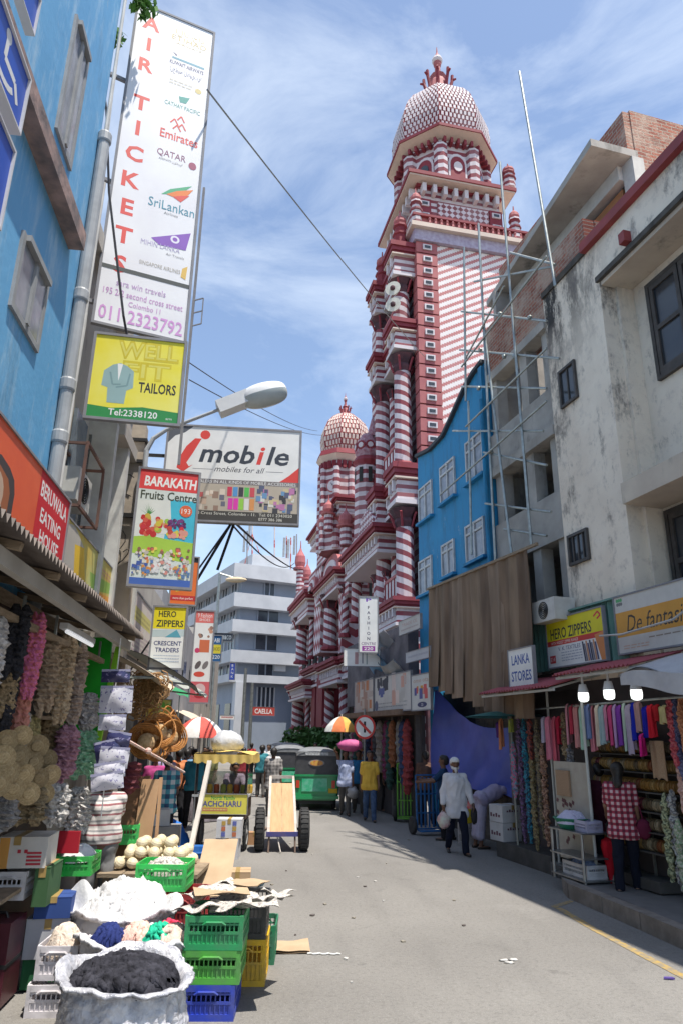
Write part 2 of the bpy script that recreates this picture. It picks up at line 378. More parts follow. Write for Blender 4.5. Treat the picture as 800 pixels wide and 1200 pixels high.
w = MB(); w.box(.83, .89, 10.7, 12.3, 11.85, 12.0); w.part('timber_lintel', M('orange_timber', (.35, .15, .06)), bb)
for z0, z1 in ((9.85, 10.05), (7.75, 8.55), (7.55, 7.749), (5.55, 6.45), (2.6, 3.2)): w = MB(); w.box(.02 if z1 - z0 > .3 else -.03, .3, ya, yb, z0, z1); w.part('concrete_band', rawc, bb)
for y in (ya, 13.25, 14.55):
    for z0, z1 in ((8.55, 9.85), (6.45, 7.55), (3.2, 5.55)):
        w = MB(); w.box(.08, .34, y, y + .28, z0, z1); w.part('concrete_column', rawc, bb)
w = MB(); w.box(1.8, 1.9, ya, yb, 2.6, 10); w.part('back_wall', M('grimy_wall', (.16, .15, .14), (.24, .22, .2), .95, 2, dirt=1), bb)
w = MB(); w.box(.3, 5.4, yb - .12, yb + .01, 0, 12.41); w.box(.3, 1.8, ya, yb - .12, 7.6, 7.74); w.box(.3, 1.8, ya, yb - .12, 5.6, 5.7); w.part('floor_slab', rawc, bb)
for (y0, y1, z0, z1) in ((13.6, 14.5, 8.6, 9.5), (13.5, 14.5, 6.5, 7.5), (12.7, 13.2, 8.6, 9.6), (12.7, 13.2, 6.6, 7.3)):
    w = MB(); w.box(1.72, 1.79, y0, y1, z0, z1); w.part('shutter', darkwood, bb)

# scaffolding poles
steel = M('galvanised_pipe', (.36, .39, .38), (.26, .28, .27), .45, 8, metal=.7)
sc = thing('scaffolding', 'tubular steel scaffolding lashed in front of the half-built facade', 'scaffolding', FR, (-.4, 14, 0))
def pole(pts, r=.028): b = MB(); b.tube(pts, r, 8); b.part('pole', steel, sc)
def sp(px, py, x): y, z = FR.X(px, py, x); return (x, y, z)
for a, b in (((650, 335), (608, 84)), ((585, 190), (622, 640)), ((560, 262), (580, 660)), ((543, 290), (545, 470)), ((548, 470), (552, 650)), ((565, 370), (600, 660))): pole([sp(*a, -.35), sp(*b, -.35)])
for a, b in (((540, 365), (640, 376)), ((538, 410), (655, 420)), ((540, 453), (640, 455)), ((566, 530), (640, 545)), ((568, 590), (645, 600)), ((555, 330), (648, 312)), ((597, 296), (650, 310)), ((530, 505), (636, 505)), ((590, 620), (640, 628))): pole([sp(*a, -.30), sp(*b, -.30)], .024)
for a, b in (((540, 430), (640, 300)), ((545, 500), (640, 408)), ((515, 580), (640, 470)), ((545, 420), (590, 335))): pole([sp(*a, -.40), sp(*b, -.40)], .022)
cl = MB()
for q in ((585, 368), (590, 418), (560, 455), (602, 418), (562, 410), (575, 530), (620, 372)):
    a = Vector(sp(*q, -.33)); cl.ell(a, .055, 6, 4)
cl.part('clamp', steel, sc)

# ------------------------------------------------------------ blue building on the right
def mk_paint(name, c, c2, c3):
    m, n, p = mk(name); g = G(n)
    k = g.mix(g.ramp(g.noise(.8, 6), .35, .65), c, c2)
    k = g.mix(g.m('MULTIPLY', g.ramp(g.noise(3, 9, (1, 1, .22), .78), .50, .64), .7), k, c3); k = g.mix(g.m('MULTIPLY', g.ramp(g.noise(1.3, 9, (1, 1, .6), .8), .60, .66), .55), k, (.42, .44, .44)); k = g.mix(g.m('MULTIPLY', g.ramp(g.noise(.7, 9, (1, 1, .25), .75), .58, .72), .5), k, (.05, .08, .11))
    g.put(p.inputs['Base Color'], k); p.inputs['Roughness'].default_value = .7; g.put(p.inputs['Normal'], g.bump(g.noise(9, 5), .2)); return m
bluep = mk_paint('bright_blue_paint', (.008, .20, .42), (.012, .24, .47), (.02, .12, .22))
bl = thing('blue_shop_building', 'bright blue building with white window frames and a curved roof line', 'building', FR, (0, 17, 0))
y0, y1 = 14.92, 19.33
prof = [(y0, 3.2)] + [(y1, 3.2)] + [FR.X(*q) for q in ((489, 536), (505, 528), (520, 512), (529, 493), (537, 475), (546, 455), (556, 438), (570, 421))]
prof = [(min(max(a, y0), y1), b) for a, b in prof]; prof[-1] = (y0, prof[-1][1])
w = MB(); w.prism(prof, lambda u, v: (0, u, v), lambda u, v: (.25, u, v)); w.box(.25, 5, y1 - .2, y1, 0, 9.5); w.part('wall', bluep, bl)
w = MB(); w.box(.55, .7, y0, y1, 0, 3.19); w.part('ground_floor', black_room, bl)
w = MB()
for a, b in zip(prof[2:], prof[3:]): w.bar((.10, a[0], a[1] + .03), (.10, b[0], b[1] + .03), .4, .09)
w.part('roof_edge', M('dark_flashing', (.05, .06, .07)), bl)
w = MB(); w.box(-.10, .0, y0, y0 + .16, 3.2, prof[-1][1] - .1); w.part('pilaster', bluep, bl)
w = MB(); w.tube([(-.14, y0 - .02, 3.3), (-.14, y0 - .02, 9.5)], .05, 8); w.part('drain_pipe', bluep, bl)
whitef = M('white_window_frame', (.55, .56, .56), (.42, .43, .43), .6)
paleg = M('curtained_glass', (.30, .32, .36), (.16, .18, .22), .2, 3, spec=.5)
def casement(a, b, z0, z1, par, x=0, tb=.72):
    f = MB(); t = .05; X0, X1 = x - .05, x + .02
    for yy in (a, (a + b) / 2 - t / 2, b - t): f.box(X0, X1, yy, yy + t, z0, z1)
    zt = z0 + (z1 - z0) * tb
    for c, d in ((a + t, (a + b) / 2 - t / 2), ((a + b) / 2 + t / 2, b - t)):
        for zz in (z0, zt, z1 - t): f.box(X0 + .004, X1, c, d, zz, zz + t)
    o = f.part('window', whitef, par); q = MB(); q.box(x - .02, x - .006, a + t, b - t, z0 + t, z1 - t); q.part('pane', paleg, o)
    s = MB(); s.box(x - .12, x + .01, a - .06, b + .06, z0 - .07, z0 - .003); s.part('sill', bluep, o)
for a, b, z0, z1 in ((18.15, 19.1, 7.72, 8.72), (16.7, 17.6, 7.8, 8.82), (15.15, 16.05, 7.82, 8.88), (18.3, 19.2, 5.7, 6.65), (16.9, 17.65, 5.88, 6.72), (15.3, 16.25, 5.92, 6.82)): casement(a, b, z0, z1, bl)
w = MB(); w.box(.26, .3, y0, y1 - .21, 3.2, 9.7); w.part('inner_wall', black_room, bl)

# ------------------------------------------------------------ blue building on the left
bluel = mk_paint('faded_blue_paint', (.10, .33, .58), (.13, .38, .64), (.36, .54, .68))
lb = thing('faded_blue_building', 'faded blue plaster building with a peeling ledge at upper left', 'building', FL, (0, 3, 0))
w = MB(); w.box(-.3, 0, -7, 6.62, 3.0, 17); w.box(-6, -.3, 6.42, 6.62, 0, 17); w.part('wall', bluel, lb)
zl = FL.X(60, 170, .15)[1]
w = MB(); w.box(0, .16, -7, 6.15, zl - .1, zl + .1); w.part('ledge', M('peeling_ledge', (.40, .27, .24), (.16, .13, .13), .95, 4, .5), lb)
greyf = M('grey_window_frame', (.30, .31, .32))
def left_window(y0, y1, z0, z1, par):
    f = MB(); t = .06; f.box(-.02, .03, y0, y0 + t, z0, z1); f.box(-.02, .03, y1 - t, y1, z0, z1); f.box(-.02, .07, y0 + t, y1 - t, z1 - t, z1); f.box(-.02, .03, y0 + t, y1 - t, z0, z0 + t)
    f.box(-.02, .045, (y0 + y1) / 2 - .03, (y0 + y1) / 2 + .03, z0 + t, z1 - t); o = f.part('window', greyf, par)
    q = MB(); q.box(.004, .02, y0 + t, y1 - t, z0 + t, z1 - t); q.part('pane', paleg, o)
left_window(4.95, 5.72, 5.45, 6.2, lb)
a0, zt0 = FL.X(88, 2); left_window(a0 + .05, a0 + .6, zt0 - 1.6, zt0 - .1, lb)
pipem = M('grey_drain_pipe', (.36, .37, .38), (.28, .29, .30), .5)
zp = FL.X(118, 145, .07)[1]
w = MB(); w.tube([(.07, 6.56, 3.2), (.07, 6.56, zp)], .066, 14); o = w.part('drain_pipe', pipem, lb)
for z in (zp - .05, 4.9, 6.6, 5.5): w = MB(); w.lathe([(.074, 0), (.082, .02), (.082, .12), (.074, .14)], (.07, 6.56, z), 14); w.part('pipe_collar', pipem, o)
w = MB(); w.tube([(.06, 6.58, zp), (.06, 6.58, 15)], .022, 8); w.tube([(.12, 6.64, 3.4), (.12, 6.64, 8.3)], .018, 6); w.part('conduit', M('white_conduit', (.55, .54, .52)), lb)
# the shophouse beyond it
sh = thing('left_shophouse', 'grimy cream shophouse with concrete fins and an air-conditioner cage behind the yellow tailor sign', 'building', FL, (0, 9.5, 0))
creamw = M('grimy_cream_wall', (.46, .43, .38), (.36, .33, .30), .9, 1.4, .2, dirt=1)
w = MB(); w.box(-.5, -.2, 6.75, 12.2, 0, 8.2); w.box(-6, -.5, 6.75, 6.95, 0, 8.2); w.part('wall', creamw, sh)
w = MB(); w.box(-.2, .18, 9.0, 11.8, 6.1, 6.3); w.box(-.2, -.05, 6.8, 12.2, 8.0, 8.25); w.part('canopy_slab', creamw, sh)
for y in (8.6, 9.5, 10.4, 11.3): w = MB(); w.box(-.2, .16, y, y + .14, 3.4, 6.1); w.part('fin', M('white_fin', (.60, .60, .57), (.48, .47, .45), .8), sh)
for i in range(6): w = MB(); w.box(-.19, -.15, 7.0 + i * .8, 7.55 + i * .8, 3.9, 5.9); w.part('window', M('blue_grey_glass', (.12, .15, .19), (.2, .24, .28), .2), sh)
def ac_unit(fr, x0, x1, y0, y1, z0, z1, par=None, label=None):
    t = par or thing('air_conditioner', label, 'air conditioner', fr, ((x0 + x1) / 2, (y0 + y1) / 2, z0))
    b = MB(); b.box(x0, x1, y0, y1, z0, z1); b.part('housing', M('ac_enamel', (.55, .55, .52), (.46, .45, .42), .5), t)
    f = MB(); c = ((y0 + y1) / 2, (z0 + z1) / 2); r = min(y1 - y0, z1 - z0) * .38; xs = x1 + .006 if fr is FL else x0 - .006
    for i in range(5): f.tube([(xs, c[0] + r * (i + 1) / 5 * cos(k * pi / 8), c[1] + r * (i + 1) / 5 * sin(k * pi / 8)) for k in range(17)], .008, 4)
    f.part('fan_grille', M('grille_black', BLACK), t); return t
ac_unit(FL, -.19, .06, 7.5, 8.1, 4.62, 5.02, None, 'grey boxed air conditioner in a steel cage on the left shophouse')
w = MB(); cg = thing('steel_cage', 'rusty steel cage bracket around the air conditioner beside the grey pipe', 'bracket', FL, (.1, 7.8, 4.5))
for y in (7.35, 8.25):
    for x in (-.18, .14): w.bar((x, y, 4.5), (x, y, 5.25), .03)
    for z in (4.5, 5.25): w.bar((-.18, y, z), (.14, y, z), .03)
for x in (-.17, .14):
    for z in (4.485, 5.265): w.bar((x, 7.35, z), (x, 8.25, z), .03)
w.part('frame', M('rust_brown', (.16, .08, .06), (.1, .06, .05), .8), cg)
# further left: plain fronts behind the signs
lf = thing('far_left_shops', 'row of low weathered shop fronts on the left beyond the lamp post', 'building', FL, (-.3, 20, 0))
w = MB(); w.box(-5, -.5, 12.4, 20, 0, 5.6); w.part('wall', creamw, lf)
w = MB(); w.box(-5, -.6, 20.05, 34, 0, 6.2); w.part('wall', M('grey_render', (.34, .34, .36), (.28, .28, .30), .9, 1, dirt=1), lf)
w = MB(); w.box(-5, -.4, 34.05, 50, 0, 7.0); w.part('wall', creamw, lf)
for y in (13.2, 15.4, 17.6, 21, 24, 27, 30, 35, 39, 43):
    w = MB(); w.box(-.55 if y < 20 else -.65, -.35 if y > 34 else -.48 if y < 20 else -.58, y, y + 1.6, .1, 2.6); w.part('shop_opening', black_room, lf)
    w = MB(); w.box(-.55, -.34 if y > 34 else -.47 if y < 20 else -.57, y + .2, y + 1.3, 3.8, 4.8); w.part('window', darkglass, lf)

# ------------------------------------------------------------ grey office block closing the street
gb = thing('grey_office_block', 'five-storey grey office block with white balcony bands closing the street', 'building', FG, (4, 4, 0))
greyw = M('grey_office_paint', (.27, .31, .38), (.23, .27, .33), .8, .6, .05)
bandw = M('white_band_paint', (.52, .54, .57), (.44, .46, .49), .8, .8, .05)
offg = M('office_glass', (.03, .04, .055), (.06, .07, .09), .15, 1)
LX, LY = 14, 22
def gz(py, px=287): return at(px, py, 58)[2]
ZR = gz(664)
w = MB(); w.box(0, LX, 0, LY, 0, ZR - 1.2); w.part('wall', greyw, gb)
w = MB(); w.box(-1.1, LX, -1.1, LY, ZR - 1.2, ZR); w.part('roof_slab', bandw, gb)
rows = [(678, 695), (710, 727), (741, 760), (775, 790)]; bands = [(697, 713), (728, 742), (763, 777), (791, 800)]
def gx(px, py): return FG.Y(px, py, 0)[0]
for (a, b) in bands:
    w = MB(); z1, z0 = gz(a), gz(b); w.box(-.9, LX, -.9, LY, z0, z1); o = w.part('balcony_band', bandw, gb)
for (a, b), (l, r) in zip(rows, ((310, 322), (302, 327), (299, 325), (302, 320))):
    z1, z0 = gz(a, 310), gz(b, 310); x0, x1 = gx(l, (a + b) / 2), gx(r, (a + b) / 2)
    f = MB()
    for xx in (x0, (x0 + x1) / 2, x1): f.box(xx - .06, xx + .06, -.09, 0, z0, z1)
    f.box(x0, x1, -.08, 0, z0 - .08, z0); f.box(x0, x1, -.08, 0, z1, z1 + .08); o = f.part('window', greyw, gb)
    q = MB(); q.box(x0 + .06, x1 - .06, -.04, -.01, z0, z1); q.part('pane', offg, o)
    for i in range(7):
        ya_ = .9 + i * 2.6; f = MB()
        for yy in (ya_, ya_ + .8, ya_ + 1.6): f.box(-.09, 0, yy - .06, yy + .06, z0, z1)
        o = f.part('window', bandw, gb); q = MB(); q.box(-.04, -.01, ya_ + .06, ya_ + 1.54, z0, z1); q.part('pane', offg, o)
zg = gz(800)
for x in (.0, 5.2, 10): w = MB(); w.box(x - .35, x + .35, -1.0, -.3, 0, zg); w.part('column', bandw, gb)
f = MB(); x0, x1 = gx(301, 820), gx(321, 820)
for i in range(5): xx = x0 + (x1 - x0) * i / 4; f.box(xx - .06, xx + .06, -.09, 0, gz(828), gz(804))
o = f.part('window', bandw, gb); q = MB(); q.box(x0, x1, -.04, -.01, gz(828), gz(804)); q.part('pane', offg, o)
for i in range(6): w = MB(); w.box(-.06, -.01, 1 + i * 3, 2.4 + i * 3, .4, zg - 1.6); w.part('shop_opening', offg, gb)
w = MB(); w.box(1, 4.5, .5, 4, ZR, ZR + 1.4); w.part('roof_room', bandw, gb)
ac = MB(); q = FG.Y(326, 782, 0); ac.box(q[0] - .5, q[0] + .5, -.5, -.02, q[1] - .35, q[1] + .35); ac.part('air_conditioner', bandw, gb)
mastm = M('red_white_mast', (.45, .10, .08), (.55, .5, .48), .6, .9, fac=(.48, .52)); antm = M('antenna_grey', (.32, .34, .36))
for i, (px, top, Yd) in enumerate(((296, 612, 60), (322, 618, 62), (336, 628, 61), (341, 630, 61), (348, 626, 62), (290, 622, 60))):
    b0 = at(px, 664, Yd); b1 = at(px, top, Yd); t = thing('antenna_mast', 'thin antenna mast on the grey block roof, %s' % ('tallest, with cross bracing by the roof corner', 'thin red rod in the middle', 'left post of a pair of panel antennas', 'right post of a pair of panel antennas', 'grey post nearest the mosque', 'short grey post over the roof corner')[i], 'antenna', FW, (b0.x, b0.y, ZR), group='antennas on the office roof')
    m = MB(); m.tube([(b0.x, b0.y, ZR), (b1.x, b1.y, b1.z)], .07, 6)
    if i == 0: m.tube([(b0.x - .8, b0.y, ZR), (b1.x, b1.y, b1.z - 1.2)], .04, 5); m.tube([(b0.x + 1.3, b0.y, ZR), (b1.x, b1.y, b1.z - 1)], .04, 5)
    m.part('post', mastm if i in (0, 1, 2, 3) else antm, t)
    if i != 1: m = MB(); m.box(b1.x - .3, b1.x - .1, b1.y - .15, b1.y - .02, b1.z - 2.0, b1.z - .2); m.part('antenna_panel', antm, t)
# ============================================================ THE RED AND WHITE MOSQUE
MR = (.235, .040, .058); MRL = (.36, .075, .08); MW = (.62, .57, .60)
mred = M('mosque_red', MR, (.22, .026, .036), .7, 2); mwhite = M('mosque_white', MW, (.60, .56, .58), .75, 1.5)
mpink = M('mosque_pink_red', (.42, .14, .14), (.34, .10, .11), .7, 1.5); mcream = M('mosque_cream_soffit', (.66, .54, .46), (.56, .46, .40), .8, 1)
mdark = M('mosque_dark_capital', (.055, .03, .04), (.12, .05, .06), .8, 3)
band = two('banded_red_white', lambda g: g.m('LESS_THAN', frac(g, g.m('MULTIPLY', g.xyz()[2], 1 / .46)), .5), MW, MR)
bandf = two('fine_banded_red_white', lambda g: g.m('LESS_THAN', frac(g, g.m('MULTIPLY', g.xyz()[2], 1 / .33)), .5), MW, MR)
def _dg(g):
    x = g.xyz(); return g.m('LESS_THAN', frac(g, g.m('DIVIDE', g.m('SUBTRACT', g.m('MULTIPLY', g.m('FLOOR', g.m('DIVIDE', x[2], .06)), .06), g.m('MULTIPLY', x[0], .55)), .36)), .45)
diag = two('diagonal_striped_brick', _dg, (.80, .75, .74), (.50, .19, .19), wear=.1)
def _sp(g):
    x = g.xyz(); return g.m('LESS_THAN', frac(g, g.m('ADD', g.m('DIVIDE', x[2], .44), g.m('DIVIDE', g.m('ARCTAN2', x[1], x[0]), pi))), .47)
spiral = two('spiral_striped_column', _sp, MW, MR)
def _sp2(g):
    x = g.xyz(); return g.m('LESS_THAN', frac(g, g.m('SUBTRACT', g.m('DIVIDE', x[2], .44), g.m('DIVIDE', g.m('ARCTAN2', x[1], x[0]), pi))), .47)
spiral2 = two('counter_spiral_column', _sp2, MW, MR)
def _ck(g):
    x = g.xyz(); a = g.m('FLOOR', g.m('MULTIPLY', g.m('ADD', g.m('ADD', x[0], x[1]), x[2]), 3.6)); b = g.m('FLOOR', g.m('MULTIPLY', g.m('SUBTRACT', x[2], g.m('ADD', x[0], x[1])), 3.6))
    return g.m('MODULO', g.m('ABSOLUTE', g.m('ADD', a, b)), 2)
check = two('checkered_panel', _ck, (.66, .60, .64), (.20, .035, .05))
def _zz(g):
    x = g.xyz(); t = g.m('PINGPONG', g.m('MULTIPLY', g.m('ADD', x[1], g.m('MULTIPLY', x[0], .5)), 1.0), .35)
    return g.m('LESS_THAN', frac(g, g.m('DIVIDE', g.m('ADD', x[2], t), .8)), .5)
zig = two('zigzag_lattice', _zz, (.62, .55, .58), (.28, .04, .055))
YT = 25.6
ms = thing('mosque', 'tall red and white striped mosque with checkered domes and a minaret tower', 'mosque', FM, (0, YT, 0))
def pt(mb, name, mat, label=None, kind=None): return mb.part(name, mat, ms, label, kind=kind)
def bx(name, mat, *b): return pt(MB().box(*b), name, mat)
# --- tower body
bx('tower_wall', diag, .92, 9.6, YT + .05, YT + 6, 0, 22.62)
z = 22.62; i = 0; wproto = None
bx('quoin_core', mdark, .02, .9, YT + .06, YT + 4.6, 0, 22.62)
while z > 9:
    c = MB(); c.box(-.02, .93, YT - .03, YT + .5, z - .54, z); pt(c, 'quoin_block', mpink)
    if wproto is None:
        f = MB(); f.box(-.2, .2, -.06, 0, -.13, .13); f.mat(1); f.box(-.13, .13, -.075, -.055, -.065, .065)
        me = f.mesh('window', [mwhite, darkglass])
    o = bpy.data.objects.new('window', me); COL.objects.link(o); o.parent = ms; o.location = (.47, -.035, z - .27)
    z -= .605; i += 1
bx('string_course', M('lavender_band', (.46, .42, .52), (.34, .28, .38), .8, 6), -.12, 9.7, YT - .14, YT + 5, 22.64, 23.2)
b = MB(); b.box(-.3, 9.9, YT - .35, YT + 5, 23.2, 23.42); pt(b, 'cornice', mcream)
b = MB(); b.box(-.22, 9.8, YT - .3, YT - .1, 23.8, 23.92); pt(b, 'balustrade_rail', mred)
bx('balustrade_panel', mpink, -.1, 9.7, YT - .16, YT - .1, 23.42, 23.8)
bm_ = None
for i in range(34):
    if bm_ is None:
        b = MB(); b.lathe([(.03, 0), (.07, .08), (.05, .2), (.07, .3), (.04, .37)], (0, 0, 0), 8); bm_ = b.mesh('baluster', mpink)
    o = bpy.data.objects.new('baluster', bm_); COL.objects.link(o); o.parent = ms; o.location = (.55 + i * .27, -.24, 23.42)
def turret(x, y, z0, h, r, mat=bandf, name='turret'):
    b = MB(); b.lathe([(r, 0), (r, h * .34), (r * 1.18, h * .36), (r * 1.18, h * .40), (r * .8, h * .42), (r * .8, h * .55), (r * 1.1, h * .57), (r * 1.05, h * .62)], (x, y, z0), 8, pi / 8); o = pt(b, name, mat)
    d = MB(); d.lathe([(r * .75, 0), (r * 1.0, h * .07), (r * .9, h * .15), (r * .45, h * .22), (r * .15, h * .26), (r * .1, h * .38)], (x, y, z0 + h * .62), 10); d.part('turret_dome', mpink, o); return o
turret(.0, YT - .05, 23.42, 2.0, .25); turret(4.72, YT - .05, 23.42, 2.0, .25); turret(9.5, YT - .1, 23.42, 2.6, .4); turret(4.9, YT + .5, 26.95, 1.5, .3)
# --- square storey under the big eave
cx, cy = 2.35, YT + 2.6
bx('square_storey', bandf, .35, 4.35, YT + .6, YT + 4.6, 23.4, 26.3)
bx('checker_panel', check, 1.25, 3.75, YT + .54, YT + .6, 23.5, 25.45)
for x in (.30, 3.80):
    bx('corner_pier', mred, x, x + .62, YT + .50, YT + .6, 23.4, 25.5)
    for zz in (23.75, 24.55, 25.2):
        f = MB(); f.box(x + .1, x + .52, YT + .44, YT + .5, zz - .13, zz + .13); f.mat(1); f.box(x + .18, x + .44, YT + .425, YT + .45, zz - .07, zz + .07); pt(f, 'window', [mwhite, darkglass])
for s in range(2):
    for i in range(8):
        b = MB(); t = .55 + i * .51
        if s == 0: b.box(t - .09, t + .09, YT + .25, YT + .6, 25.72, 26.18)
        else: b.box(0, .35, YT + .3 + t - .09, YT + .3 + t + .09, 25.72, 26.18)
        pt(b, 'bracket', mwhite)
bx('frieze', mred, .25, 4.45, YT + .48, YT + 4.7, 26.18, 26.3)
bx('eave_soffit', mcream, -.22, 4.92, YT + .03, YT + 5.17, 26.3, 26.38)
bx('eave', mred, -.28, 4.98, YT - .03, YT + 5.23, 26.38, 26.57)
# --- octagon drum
P8 = pi / 8
def oct(name, mat, r, z0, z1, r1=None): return pt(MB().lathe([(r, z0), (r1 or r, z1)], (cx, cy, 0), 8, P8), name, mat)
DZ = -.68
oct('drum', band, 2.12, 26.5, 30.1 + DZ)
for k in range(8):
    a = P8 + k * pi / 4; d = MB(); d.lathe([(.34, 26.55), (.34, 29.55 + DZ)], (cx + 2.1 * cos(a), cy + 2.1 * sin(a), 0), 8); pt(d, 'corner_pilaster', band)
    m_ = a + P8; n = Vector((cos(m_), sin(m_), 0)); t = Vector((-n.y, n.x, 0)); c = Vector((cx, cy, 0)) + n * 1.98
    def arch(hw, z0, z1, nn=8): return [(-hw, z0), (hw, z0), (hw, z1)] + [(hw * cos(pi * i / nn), z1 + hw * 1.25 * sin(pi * i / nn)) for i in range(1, nn)] + [(-hw, z1)]
    A = lambda e: (lambda u, v: c + t * u + n * e + Vector((0, 0, v)))
    d = MB(); d.prism(arch(.46, 26.95, 28.5 + DZ + .15), A(-.05), A(.05)); o = pt(d, 'niche_surround', mwhite)
    d = MB(); d.prism(arch(.36, 27.0, 28.45 + DZ + .15), A(-.05), A(.07)); d.part('niche', mred, o)
    d = MB(); d.lathe([(.22, 0), (.22, .04)], (0, 0, 0), 12); d.v = [tuple(c + t * v[0] + n * (.07 + v[2]) + Vector((0, 0, 27.75 + v[1] * 1.3))) for v in d.v]; d.part('rosette', mwhite if k % 2 else darkglass, o)
    for i in range(-2, 3):
        d = MB(); q = Vector((cx, cy, 0)) + n * 2.1 + t * i * .34; d.obox(q + Vector((0, 0, 29.75 + DZ)), n * .2, t * .06, (0, 0, .15)); pt(d, 'bracket', mred)
oct('eave_soffit', mcream, 2.2, 29.98 + DZ, 30.2 + DZ, 2.74); oct('eave', mred, 2.79, 30.2 + DZ, 30.36 + DZ)
# --- domes: red eight-sided shells with raised white studs and ribs
def dome(c, prof, studs=True, rows=11, cols=6, stud=mwhite, shell=mred, nm='dome', ribr=.045):
    sh_ = MB(); sh_.lathe(prof, c, 8, P8); o = pt(sh_, nm, shell)
    for k in range(8):
        a = P8 + k * pi / 4; b = MB(); b.tube([(c[0] + r * cos(a), c[1] + r * sin(a), c[2] + z) for r, z in prof], ribr, 6); b.part('rib', mred, o)
    if not studs: return o
    zs = [p[1] for p in prof]; rs = [p[0] for p in prof]
    st = MB()
    L = [0]
    for i in range(1, len(prof)): L.append(L[-1] + sqrt((rs[i] - rs[i - 1]) ** 2 + (zs[i] - zs[i - 1]) ** 2))
    def pr(s): return np.interp(s, L, rs), np.interp(s, L, zs)
    for j in range(rows):
        s0 = L[-1] * (j + .08) / rows * .97; s1 = L[-1] * (j + .86) / rows * .97
        for k in range(8):
            a0 = P8 + k * pi / 4; a1 = a0 + pi / 4
            for i in range(cols):
                f0 = (i + .06 + .5 * (j % 2)) / cols; f1 = min(1, (i + .64 + .5 * (j % 2)) / cols)
                q = []
                for e in (.0, .055):
                    for s in (s0, s1):
                        r, z = pr(s); r += e
                        A0 = Vector((r * cos(a0), r * sin(a0), z)); A1 = Vector((r * cos(a1), r * sin(a1), z))
                        q += [A0.lerp(A1, f0) + Vector(c), A0.lerp(A1, f1) + Vector(c)]
                st.add(q, [(4, 5, 7, 6), (0, 1, 5, 4), (1, 3, 7, 5), (3, 2, 6, 7), (2, 0, 4, 6)])
    st.part('dome_studs', stud, o, kind='stuff'); return o
dome((cx, cy, 29.67), [(2.28, 0), (2.42, .7), (2.46, 1.4), (2.38, 2.15), (2.15, 2.9), (1.75, 3.6), (1.25, 4.15), (.8, 4.5)], rows=18, cols=9)
def finial(c, s, n=8):
    b = MB(); b.lathe([(.62 * s, 0), (.5 * s, .35 * s), (.38 * s, .9 * s), (.30 * s, 1.1 * s), (.36 * s, 1.3 * s), (.14 * s, 1.5 * s), (.12 * s, 1.9 * s), (.16 * s, 2.0 * s), (.2 * s, 2.3 * s), (.15 * s, 2.5 * s), (.09 * s, 2.6 * s), (.04 * s, 2.75 * s), (.015 * s, 3.1 * s)], c, 10); o = pt(b, 'finial', mpink)
    for k in range(n):
        a = 2 * pi * k / n + P8; d = MB(); d.tube([(c[0] + r * s * cos(a), c[1] + r * s * sin(a), c[2] + z * s) for r, z in ((.45, .2), (.5, .6), (.62, 1.05), (.78, 1.1))], [.09 * s, .08 * s, .07 * s, .04 * s], 6)
        d.tube([(c[0] + r * s * cos(a), c[1] + r * s * sin(a), c[2] + z * s) for r, z in ((.6, 1.0), (.62, 1.3))], .07 * s, 5); d.part('petal', mred, o)
    d = MB(); d.ell((c[0], c[1], c[2] + 2.3 * s), .24 * s, 10, 6); d.part('ball', mwhite, o)
    return o
finial((cx, cy, 34.1), 1.22)
# --- street facade beside the tower: columns, balconies and entablatures
bx('street_wall', band, .02, .5, YT + .5, YT + 7.5, 0, 22.6)
colm = {}
def column(x, y, z0, z1, r, mat=spiral, cap=True):
    key = (round(z1 - z0, 2), round(r, 2), mat.name)
    if key not in colm:
        b = MB(); h = z1 - z0; b.lathe([(r, 0), (r * .96, h)], (0, 0, 0), 12); colm[key] = b.mesh('column', mat)
    o = bpy.data.objects.new('column', colm[key]); COL.objects.link(o); o.parent = ms; o.location = (x, y - YT, z0); OFF[o.name] = (0, 0, 0)
    if cap:
        hc = r * 2.0; d = MB(); d.lathe([(r * .95, 0), (r * 1.15, hc * .3), (r * 1.05, hc * .5), (r * 1.7, hc)], (0, 0, z1 - z0), 8, P8); d.part('capital', mdark, o)
        for k in range(6):
            e = MB(); a = k * pi / 3; e.tube([(r * 1.05 * cos(a), r * 1.05 * sin(a), z1 - z0), (r * 1.5 * cos(a), r * 1.5 * sin(a), z1 - z0 + hc * .6), (r * 1.75 * cos(a), r * 1.75 * sin(a), z1 - z0 + hc * .75)], r * .14, 5); e.part('capital_leaf', mred, o)
    b = MB(); b.lathe([(r * 1.4, -.22), (r * 1.4, -.1), (r * 1.15, 0)], (0, 0, 0), 8, P8); b.part('column_base', mred, o)
    return o
def entab(x0, x1, y0, y1, z0, z1, corn=.28, br=True):
    h = z1 - z0
    b = MB(); b.box(x0, x1, y0, y1, z0, z0 + h * .62); o = pt(b, 'entablature', bandf)
    c = MB()
    for i in range(3): e = corn * (i + 1) / 3; c.box(x0 - e, x1 + .02 * i, y0 - e, y1 + e, z0 + h * (.62 + .12 * i), z0 + h * (.62 + .12 * (i + 1)) + (.02 * h if i == 2 else 0))
    c.part('cornice', [mred], o)
    s = MB(); s.box(x0 - corn * .66, x1, y0 - corn * .66, y1 + corn * .66, z0 + h * .615, z0 + h * .655); s.part('cornice_soffit', mcream, o)
    l = MB(); l.box(x0 - .09, x1, y0 - .09, y1 + .09, z0 - .002, z0 + h * .11); l.part('moulding', mwhite, o)
    if br:
        n = max(2, int((y1 - y0) / .45))
        for i in range(n): yy = y0 + (y1 - y0) * (i + .5) / n; k = MB(); k.box(x0 - .12, x0 - .003, yy - .07, yy + .07, z0 + h * .34, z0 + h * .615); k.part('bracket', mwhite, o)
    return o
